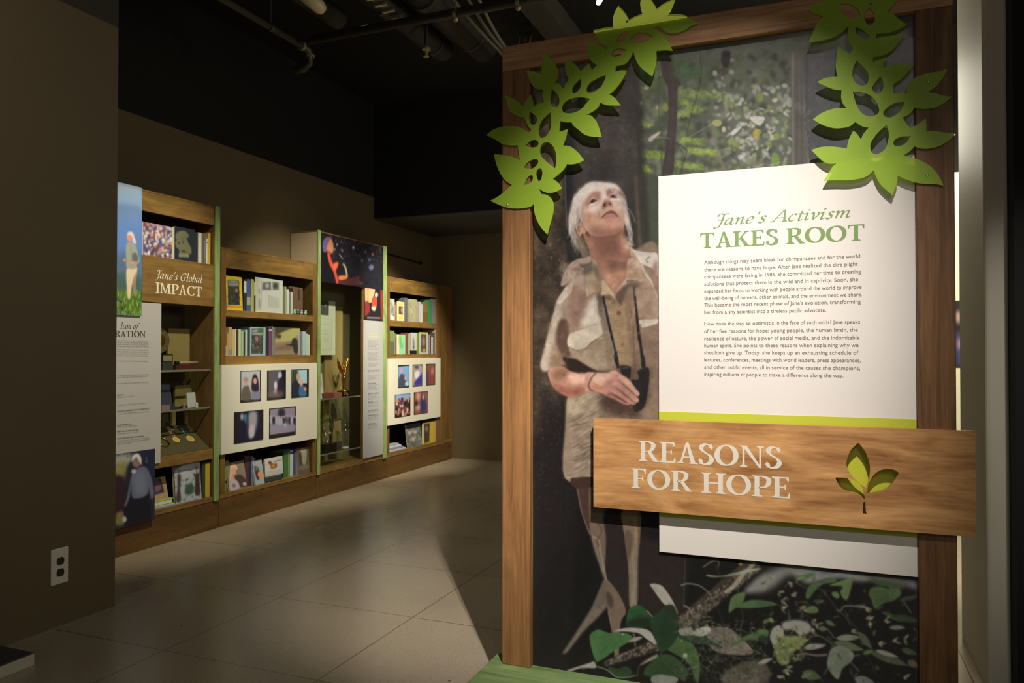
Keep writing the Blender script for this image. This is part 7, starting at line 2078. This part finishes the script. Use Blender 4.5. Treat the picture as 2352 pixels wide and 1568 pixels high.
M.line([(220, 620), (380, 690), (520, 730)], 16, (230, 186, 156), 10, .7); M.line([(240, 650), (400, 730), (540, 770)], 12, (140, 96, 76), 8, .6); M.line([(430, 580), (560, 600)], 12, (150, 108, 96), 8, .6)
M.ell(1395, 945, 40, 46, (214, 156, 134), 10, .8); M.ell(1375, 1110, 42, 44, (206, 146, 122), 10, .8)
M.line([(330, 400), (230, 500), (170, 620), (130, 720), (170, 820), (240, 870)], 26, (78, 48, 46), 5); M.line([(300, 400), (190, 540), (140, 680), (160, 780)], 8, (140, 96, 92), 3, .7)
# straps, collar, shoulders
M.view(1280, 560, 7.13)
M.poly([(1190, 50), (1290, 110), (1500, 140), (1650, 180), (1650, 520), (1560, 400), (1380, 330), (1300, 240)], (216, 200, 184), 8)
M.poly([(1360, 320), (1480, 480), (1560, 650), (1650, 880), (1650, 1200), (1320, 1190), (1290, 700), (1380, 640)], (168, 138, 114), 14, .9); M.line([(1370, 330), (1440, 480), (1540, 620), (1600, 780), (1650, 890)], (30, 18), (214, 194, 172), 8, .85)
M.poly([(1560, 380), (1650, 300), (1650, 860), (1580, 700)], (158, 124, 104), 14, .8); M.line([(1450, 250), (1520, 210)], 12, (90, 76, 66), 5); M.line([(1450, 260), (1490, 310)], 14, (110, 92, 80), 5)
for k in range(18):
    M.line([(1200 + R_(0, 180), 90 + k * 20), (1240 + R_(0, 160), 100 + k * 20 + R_(-12, 12))], 7, [(186, 160, 140), (228, 212, 196)][k % 2], 4, .6)
M.poly([(60, 660), (130, 450), (240, 300), (350, 250), (430, 240), (540, 260), (520, 330), (480, 460), (470, 560), (440, 780), (360, 790), (300, 700), (160, 640)], (170, 144, 124), 10, .9)
M.poly([(0, 960), (60, 820), (150, 700), (250, 640), (250, 760), (130, 900), (60, 970)], (198, 180, 160), 9, .9)
M.poly([(250, 700), (470, 760), (490, 870), (540, 880), (440, 1060), (400, 1200), (240, 1420), (210, 1300), (240, 960)], (138, 106, 90), 26, .9)
# neck and open throat
NECK = [(540, 0), (1170, -20), (1190, 90), (1150, 300), (1140, 460), (1130, 530), (1010, 700), (935, 830), (870, 760), (740, 590), (700, 440), (640, 280), (580, 110)]
M.poly(NECK, (154, 108, 88), 6)
M.poly([(700, -20), (1000, -20), (1010, 300), (960, 470), (840, 470), (760, 250)], (122, 82, 68), 40, .85)
M.poly([(560, 0), (700, 0), (760, 300), (740, 440), (640, 260)], (176, 122, 96), 24, .8); M.poly([(1050, 0), (1170, 20), (1160, 260), (1080, 260)], (184, 126, 98), 26, .85); M.poly([(760, 470), (1100, 460), (1040, 600), (935, 790), (800, 610)], (196, 144, 114), 26, .85); M.poly([(1060, 280), (1130, 300), (1120, 420), (1060, 400)], (104, 70, 60), 18, .7); M.line([(860, 100), (870, 300), (880, 470)], 18, (110, 72, 60), 14, .5)
M.line([(800, 560), (900, 500), (1010, 470), (1100, 500)], 14, (216, 166, 138), 12, .6)
M.poly([(540, 230), (620, 250), (680, 400), (720, 540), (740, 590), (740, 640), (640, 800), (490, 870), (470, 740), (470, 560), (490, 400)], (170, 146, 120), 6)
M.poly([(640, 330), (720, 520), (720, 600), (640, 560), (600, 400)], (112, 88, 72), 14, .8); M.line([(500, 420), (480, 560), (475, 720), (500, 860)], 10, (210, 192, 166), 5, .8); M.poly([(560, 640), (720, 620), (720, 760), (600, 800)], (150, 120, 92), 18, .8)
for k in range(34):
    M.ell(492 - 14 * math.sin(k / 34 * PI), 420 + k * 13, 5, 4, (110, 88, 70), 1.5, .7)
M.line([(500, 876), (580, 830), (660, 800), (720, 770)], 12, (120, 96, 72), 5, .8)
M.poly([(720, 640), (770, 600), (880, 740), (950, 840), (960, 900), (1020, 1000), (930, 900), (850, 830), (710, 845), (730, 760)], (196, 166, 134), 4); M.line([(770, 600), (880, 740), (945, 830)], 8, (118, 88, 70), 4, .8)
M.poly([(1190, 80), (1240, 130), (1360, 330), (1390, 480), (1386, 640), (1290, 610), (1140, 600), (1140, 660), (1030, 760), (945, 825), (1010, 700), (1130, 540), (1150, 330)], (188, 158, 132), 5)
M.poly([(1160, 330), (1300, 400), (1340, 560), (1200, 560), (1130, 520)], (164, 130, 102), 18, .8); M.line([(1140, 610), (1260, 600), (1386, 642)], 14, (110, 84, 66), 6, .9); M.line([(945, 826), (1030, 762), (1140, 664), (1140, 610)], 8, (120, 94, 74), 4)
for k in range(26):
    M.line([(1200 + R_(-20, 140), 120 + k * 18), (1240 + R_(-10, 140), 110 + k * 18 + R_(-10, 20))], 6, [(220, 200, 178), (140, 112, 90)][k % 2], 3, .55)
M.poly([(940, 840), (1140, 670), (1370, 660), (1300, 720), (1240, 700), (1160, 720), (1060, 1000), (1020, 990)], (92, 72, 58), 14, .85); M.poly([(650, 820), (740, 850), (860, 850), (940, 920), (960, 1000), (860, 930), (760, 930), (700, 1200), (660, 900)], (96, 78, 64), 14, .8)
M.line([(745, 870), (800, 1100), (850, 1330), (910, 1580)], (18, 34), (38, 34, 33), 4); M.line([(1250, 690), (1280, 1000), (1310, 1300), (1340, 1580)], (14, 36), (40, 36, 34), 4); M.line([(775, 900), (830, 1150), (890, 1400)], 6, (150, 134, 116), 3, .6)
M.view(1220, 680, 3.5625)
M.line([(590, 0), (640, 250), (680, 410), (700, 500)], (12, 16), (38, 34, 33), 2); M.line([(850, 0), (875, 240), (895, 400), (920, 580)], (14, 26), (40, 36, 34), 2); M.line([(700, 450), (690, 500), (715, 590)], (14, 26), (36, 33, 32), 2)
# ---- head
M.view(1290, 400, 8.711)
NK2 = [(430, 1200), (560, 1180), (1170, 1050), (1260, 1080), (1220, 1240), (1340, 1400), (1360, 1568), (1340, 1700), (640, 1700), (540, 1480)]
M.poly(NK2, (152, 106, 87), 8)
M.poly([(560, 1240), (760, 1100), (1100, 1080), (1180, 1200), (1140, 1600), (760, 1600)], (122, 82, 68), 40, .9); M.poly([(430, 1210), (560, 1230), (700, 1568), (640, 1568), (520, 1400)], (172, 120, 95), 24, .7); M.poly([(1190, 1140), (1260, 1250), (1340, 1400), (1340, 1568), (1220, 1568), (1150, 1300)], (186, 134, 106), 22, .9); M.line([(1170, 1150), (1150, 1300), (1180, 1500)], 20, (112, 76, 62), 14, .7); M.poly([(780, 1300), (880, 1300), (900, 1560), (760, 1560)], (142, 94, 76), 30, .6)
# hair mass behind the neck and the tail over the shoulder
M.poly([(150, 960), (280, 1000), (300, 1240), (440, 1400), (540, 1568), (640, 1900), (420, 2000), (330, 1568), (210, 1280)], (62, 55, 48), 20, .6)
for k in range(150):
    t = R_(0, 1)
    x0, y0 = 170 + 130 * t + R_(-30, 40), 980 + 330 * t + R_(-40, 60)
    M.line([(x0, y0), (x0 + R_(-60, 60), y0 + R_(40, 120)), (x0 + R_(-50, 110), y0 + R_(120, 300))], (5, 2.5), [(176, 160, 140), (150, 132, 112), (206, 192, 174), (110, 96, 80)][k % 4], 1, .6)
for k in range(90):
    x0, y0 = 330 + R_(-40, 80), 1250 + R_(-40, 100)
    M.line([(x0, y0), (x0 + 60, y0 + 160), (x0 + 150 + R_(-30, 30), y0 + 330 + R_(0, 120))], (6, 3), [(168, 146, 118), (120, 102, 82), (84, 72, 60)][k % 3], 1.5, .6)
# shell of white hair and the skull
HAIR = [(280, 990), (160, 990), (150, 880), (190, 680), (240, 480), (340, 340), (470, 220), (580, 155), (720, 150), (860, 165), (1040, 185), (1150, 260), (1210, 400), (1235, 560), (1270, 680), (1300, 780), (1315, 880), (1300, 1010), (1270, 1010), (1250, 900), (1200, 600), (1150, 350), (700, 300), (400, 500), (320, 900)]
M.poly(HAIR, (206, 190, 175), 14)
M.poly([(150, 990), (190, 700), (260, 500), (330, 620), (330, 900), (280, 1000)], (196, 178, 162), 30, .8)
FACE = [(330, 600), (420, 440), (560, 320), (760, 270), (960, 250), (1090, 290), (1160, 400), (1210, 560), (1240, 740), (1255, 900), (1250, 1030), (1180, 1130), (1060, 1200), (900, 1230), (740, 1240), (600, 1220), (500, 1150), (420, 1010), (370, 880)]
M.poly(FACE, (198, 156, 132), 10)
M.poly([(300, 480), (480, 280), (760, 210), (1040, 230), (1150, 330), (1080, 300), (900, 320), (780, 370), (560, 420), (440, 560), (380, 700)], (228, 212, 200), 34, .95)
M.poly([(380, 640), (500, 480), (520, 640), (470, 780), (470, 1000), (400, 900)], (196, 156, 134), 26, .7)
M.poly([(490, 690), (640, 620), (780, 600), (780, 700), (700, 780), (560, 760)], (226, 206, 194), 30, .9)
M.poly([(1000, 540), (1150, 530), (1210, 620), (1190, 780), (1080, 680)], (214, 186, 166), 26, .9); M.poly([(1150, 700), (1230, 660), (1245, 850), (1180, 850)], (190, 156, 122), 24, .8)
M.poly([(500, 760), (700, 800), (760, 900), (740, 1060), (600, 1120), (500, 1000)], (190, 142, 112), 30, .8)
M.ell(560, 840, 40, 70, (170, 122, 94), 24, .5); M.ell(450, 840, 30, 60, (176, 128, 100), 20, .5)
# jaw and chin undersides
M.poly([(560, 1100), (760, 1070), (860, 1090), (1080, 1080), (1200, 1010), (1250, 1000), (1210, 1130), (1060, 1220), (800, 1260), (600, 1230)], (128, 84, 68), 30, .85)
M.poly([(760, 1060), (900, 920), (1080, 890), (1170, 950), (1160, 1040), (1000, 1080), (860, 1090)], (196, 136, 112), 30, .85); M.poly([(860, 980), (1000, 900), (1130, 920), (1080, 980)], (212, 160, 136), 24, .7)
# eyes
M.poly([(480, 640), (500, 520), (580, 400), (700, 350), (790, 390), (780, 490), (720, 520), (640, 470), (560, 520), (540, 620), (500, 650)], (150, 104, 88), 18, .85)
M.line([(570, 400), (680, 362), (780, 372)], (16, 26, 14), (142, 106, 92), 12, .8)
M.poly([(545, 590), (570, 520), (620, 485), (670, 495), (700, 540), (640, 560), (590, 590)], (96, 66, 56), 6); M.ell(622, 540, 36, 34, (70, 46, 40), 6); M.line([(548, 580), (580, 515), (630, 480), (680, 500)], 15, (222, 178, 160), 4); M.poly([(560, 600), (640, 565), (740, 545), (680, 590), (580, 640)], (220, 200, 188), 10, .9); M.line([(560, 632), (640, 625), (740, 570)], 7, (150, 120, 108), 4, .7); M.ell(700, 480, 40, 26, (176, 112, 100), 12, .7); M.ell(636, 528, 6, 5, (190, 170, 160), 1.5, .7)
M.poly([(880, 380), (920, 310), (990, 285), (1090, 330), (1150, 420), (1160, 500), (1110, 440), (1030, 400), (960, 440), (930, 480), (890, 440)], (150, 104, 90), 16, .85)
M.line([(890, 350), (980, 296), (1060, 312)], (14, 22, 10), (150, 114, 100), 10, .8)
M.poly([(955, 470), (990, 420), (1050, 405), (1100, 450), (1100, 475), (1020, 470)], (100, 70, 62), 5); M.ell(1036, 446, 32, 28, (78, 52, 46), 5); M.line([(945, 476), (985, 418), (1040, 398), (1100, 440)], 13, (226, 184, 168), 4); M.poly([(960, 490), (1060, 478), (1150, 490), (1130, 530), (1000, 525)], (224, 204, 194), 10, .9); M.line([(960, 515), (1060, 535), (1140, 525)], 6, (164, 132, 120), 4, .6); M.ell(1050, 436, 5, 4, (200, 180, 170), 1.5, .7)
# nose
M.poly([(800, 400), (860, 370), (920, 470), (940, 520), (870, 530), (830, 600), (800, 640), (790, 560)], (228, 206, 192), 18, .9)
M.poly([(830, 560), (900, 510), (960, 540), (1010, 620), (1000, 650), (940, 640), (880, 690), (820, 690), (800, 640)], (166, 116, 98), 14, .95); M.ell(862, 606, 26, 46, (84, 56, 48), 12, .9, .3); M.ell(968, 590, 22, 40, (112, 72, 62), 12, .85, -.5); M.ell(916, 590, 22, 56, (150, 104, 88), 12, .7); M.line([(800, 650), (830, 690), (870, 690)], 12, (120, 80, 68), 6, .8); M.line([(1000, 640), (1080, 700), (1120, 780)], 10, (176, 130, 108), 8, .6); M.line([(790, 690), (760, 760), (750, 850)], 10, (160, 112, 94), 8, .6)
M.poly([(880, 690), (990, 650), (1090, 720), (1000, 730), (900, 760)], (204, 162, 138), 14, .8)
# mouth
M.poly([(780, 890), (840, 810), (920, 750), (990, 725), (1060, 745), (1120, 820), (1130, 870), (1060, 800), (980, 780), (900, 800), (840, 860)], (124, 76, 66), 7); M.poly([(830, 870), (900, 810), (990, 790), (1080, 810), (1100, 850), (1060, 860), (960, 870), (860, 910)], (176, 120, 104), 9); M.line([(785, 890), (850, 830), (930, 785), (1000, 778), (1070, 800), (1125, 860)], 8, (84, 48, 42), 3); M.poly([(900, 900), (1040, 870), (1090, 900), (1000, 920)], (160, 108, 90), 16, .6)
# ears
M.poly([(280, 1060), (310, 1000), (380, 1000), (450, 1040), (470, 1110), (500, 1150), (450, 1190), (400, 1190), (390, 1240), (330, 1220), (300, 1140)], (194, 140, 112), 7); M.poly([(310, 1060), (350, 1010), (420, 1050), (380, 1090), (370, 1150), (330, 1140)], (120, 78, 62), 9, .85); M.line([(300, 1040), (350, 1000), (430, 1030)], 12, (216, 170, 142), 5, .8); M.line([(360, 1100), (400, 1080), (390, 1140), (370, 1200)], 12, (214, 164, 134), 6, .8); M.poly([(500, 1130), (560, 1200), (560, 1260), (480, 1200)], (92, 62, 52), 10, .8)
M.poly([(1265, 830), (1300, 860), (1330, 940), (1310, 1010), (1280, 1040), (1262, 940)], (206, 150, 124), 6); M.ell(1295, 935, 12, 20, (236, 196, 172), 5, .8); M.ell(1290, 1010, 10, 16, (140, 92, 74), 5, .8)
# eyes and brows once more, crisp
M.line([(500, 640), (520, 540), (580, 440), (640, 400), (720, 380)], (6, 20, 16, 6), (132, 92, 78), 5, .55); M.line([(560, 575), (592, 520), (630, 503), (672, 516), (705, 545)], 9, (70, 44, 38), 2, .9); M.ell(622, 538, 26, 26, (48, 32, 28), 3); M.line([(590, 592), (640, 566), (700, 548)], 6, (120, 84, 74), 2, .8); M.ell(634, 528, 6, 6, (214, 200, 190), 1, .8)
M.line([(960, 468), (992, 428), (1044, 414), (1094, 446)], 9, (74, 48, 42), 2, .9); M.ell(1036, 444, 24, 22, (52, 34, 30), 3); M.line([(965, 474), (1030, 472), (1100, 478)], 6, (124, 88, 78), 2, .8); M.ell(1048, 436, 5, 5, (214, 200, 190), 1, .8); M.line([(900, 430), (950, 350), (1000, 310), (1080, 330)], (6, 16, 14, 6), (128, 90, 78), 5, .5)
M.ell(860, 616, 16, 34, (58, 38, 34), 4, .9, .3); M.ell(970, 596, 13, 26, (82, 52, 46), 4, .85, -.5); M.line([(820, 560), (850, 520), (900, 505)], 9, (150, 106, 90), 4, .7); M.line([(1000, 560), (1012, 620), (990, 650)], 9, (140, 94, 80), 4, .8); M.line([(870, 400), (900, 470), (925, 515)], 8, (240, 226, 214), 4, .6)
M.line([(520, 700), (620, 660), (720, 640)], 6, (190, 156, 140), 4, .6); M.line([(540, 900), (560, 960), (600, 1040)], 10, (160, 112, 90), 8, .5); M.line([(760, 720), (740, 800), (752, 900)], 10, (150, 104, 86), 5, .6); M.line([(1110, 760), (1160, 840), (1170, 940)], 10, (150, 106, 86), 6, .6); M.line([(830, 930), (900, 950), (1000, 935)], 8, (150, 98, 80), 6, .6)
# strands
for k in range(130):
    t = R_(0, 1)
    a0 = -2.9 + 2.6 * t
    x0, y0 = 720 + 500 * math.cos(a0), 700 + 520 * math.sin(a0)
    M.line([(x0, y0), (x0 + R_(-30, 30), y0 + R_(-20, 40)), (x0 + R_(-60, 60), y0 + R_(10, 90))], (5, 2), [(232, 220, 208), (206, 190, 176), (186, 168, 150)][k % 3], 1, .6)
for k in range(170):
    x0 = R_(170, 400)
    y0 = 900 - (x0 - 170) * 1.6 + R_(-120, 160)
    M.line([(x0, y0), (x0 - R_(0, 30), y0 + 110), (x0 - R_(0, 60) + 20, y0 + R_(180, 280))], (6, 3), [(234, 220, 206), (202, 184, 168), (170, 150, 134), (222, 206, 192)][k % 4], 1.5, .5)
for k in range(70):
    x0, y0 = R_(300, 430), R_(620, 980)
    M.line([(x0, y0), (x0 - R_(0, 20), y0 + 90), (x0 - R_(0, 50), y0 + 170)], (5, 2), [(120, 100, 86), (150, 128, 110), (212, 194, 178)][k % 3], 1, .6)
for k in range(140):
    t = R_(0, 1)
    x0, y0 = 1190 + 170 * t + R_(-20, 40), 380 + 850 * t + R_(-60, 60)
    M.line([(x0, y0), (x0 + R_(0, 50), y0 + R_(40, 90)), (x0 + R_(-20, 100), y0 + R_(120, 240))], (5, 2), [(226, 214, 200), (190, 174, 158), (150, 134, 118)][k % 3], 1, .6)
for k in range(26):
    x0, y0 = 1340 + R_(-20, 60), 1240 + R_(0, 240)
    r_ = R_(30, 80)
    M.line([(x0 + r_ * math.cos(q), y0 + r_ * .6 * math.sin(q)) for q in np.linspace(R_(0, 2), R_(3, 6), 7)], 4.5, (212, 196, 178), 1, .7)
M.line([(1260, 640), (1360, 720), (1430, 830), (1470, 960)], (12, 4), (226, 214, 200), 2, .9); M.line([(1180, 280), (1240, 380), (1300, 520)], (9, 3), (214, 200, 186), 2, .8)
for k in range(50):
    a0 = R_(-2.7, -.4)
    x0, y0 = 700 + 500 * math.cos(a0), 690 + 540 * math.sin(a0)
    M.line([(x0, y0), (x0 + 20 * math.cos(a0) + R_(-24, 24), y0 + 22 * math.sin(a0) + R_(-10, 10))], (4, 1.5), (206, 192, 176), .8, .6)
# hair gathered on the shoulder
M.view(1280, 560, 7.13)
M.poly([(60, 690), (90, 560), (140, 440), (240, 320), (340, 250), (440, 230), (540, 200), (540, 290), (440, 360), (430, 420), (320, 420), (330, 560), (340, 660), (260, 640), (220, 560), (140, 660)], (166, 142, 122), 8)
for k in range(120):
    x0, y0 = R_(90, 420), R_(260, 480)
    M.line([(x0, y0), (x0 - R_(0, 60), y0 + R_(20, 70)), (x0 - R_(-30, 70), y0 + R_(90, 190))], (6, 2), [(206, 186, 166), (150, 122, 102), (110, 88, 74), (186, 162, 140)][k % 4], 1.5, .6)
M.poly([(360, 330), (420, 340), (500, 320), (420, 390), (390, 400)], (70, 54, 48), 10, .8); M.poly([(240, 410), (340, 390), (380, 420), (280, 440)], (90, 66, 60), 10, .7)
for k in range(110):
    x0, y0 = R_(200, 560), R_(-40, 220)
    M.line([(x0, y0), (x0 + R_(-30, 30), y0 + R_(-30, 30))], 4, [(150, 138, 120), (96, 86, 74), (190, 176, 158)][k % 3], .8, .45)
# cloth creases and weave
M.view()
for k in range(420):
    t = R_(0, 1)
    x0, y0 = R_(1262, 1510), R_(610, 1090)
    L = R_(5, 20)
    a0 = (-1.25 if x0 < 1310 else -.5) + R_(-.7, .7) if y0 < 860 else R_(-.95, -.2)
    P = M.T([(x0, y0)])[0]
    q = M.a[int(P[1]), int(P[0])]
    if not (q[0] > q[2] * 1.15 and 70 < q[0] < 215 and q[0] < q[1] * 1.28):
        continue
    g = [1.16, .84, .78, 1.22][k % 4]
    M.line([(x0, y0), (x0 + L * .5 * math.cos(a0) + 1, y0 + L * .5 * math.sin(a0)), (x0 + L * math.cos(a0), y0 + L * math.sin(a0) + 1)], (.5, R_(1, 2.6), .5), np.clip(q * g, 0, 235), .7, .6)
M.grain(SHIRT, .10, 2.2, 2, 31); M.grain([(1330, 420), (1440, 430), (1450, 560), (1340, 570)], .045, 2.2, 6, 32)
for k in range(900):
    x0, y0 = R_(1222, 1500), R_(130, 1000)
    if x0 > 1300 and y0 > 395:
        continue
    P = M.T([(x0, y0)])[0]
    q = M.a[int(P[1]), int(P[0])]
    M.ell(x0, y0, R_(.7, 2.2), R_(.7, 3.2), np.clip(q * [1.5, .55, 1.25, .7][k % 4], 0, 170), .4, .5, R_(0, 3))
# the lower undergrowth is muted
zz_ = np.clip((M.z1 - np.arange(M.H) * M.rz - .62) / -.12, 0, 1)[:, None, None]
gr_ = M.a.mean(2, keepdims=True)
M.a = M.a * (1 - zz_ * .36) + gr_ * np.array([1.04, 1.0, .9]) * zz_ * .36
# overall print grain
M.view()
M.grain(None, .07, 1.6, seed=12)
M.slab('mural_print', print_mat('print_matt', .55, .14), ep, .005, light=mural_light, edge=(30, 28, 26))
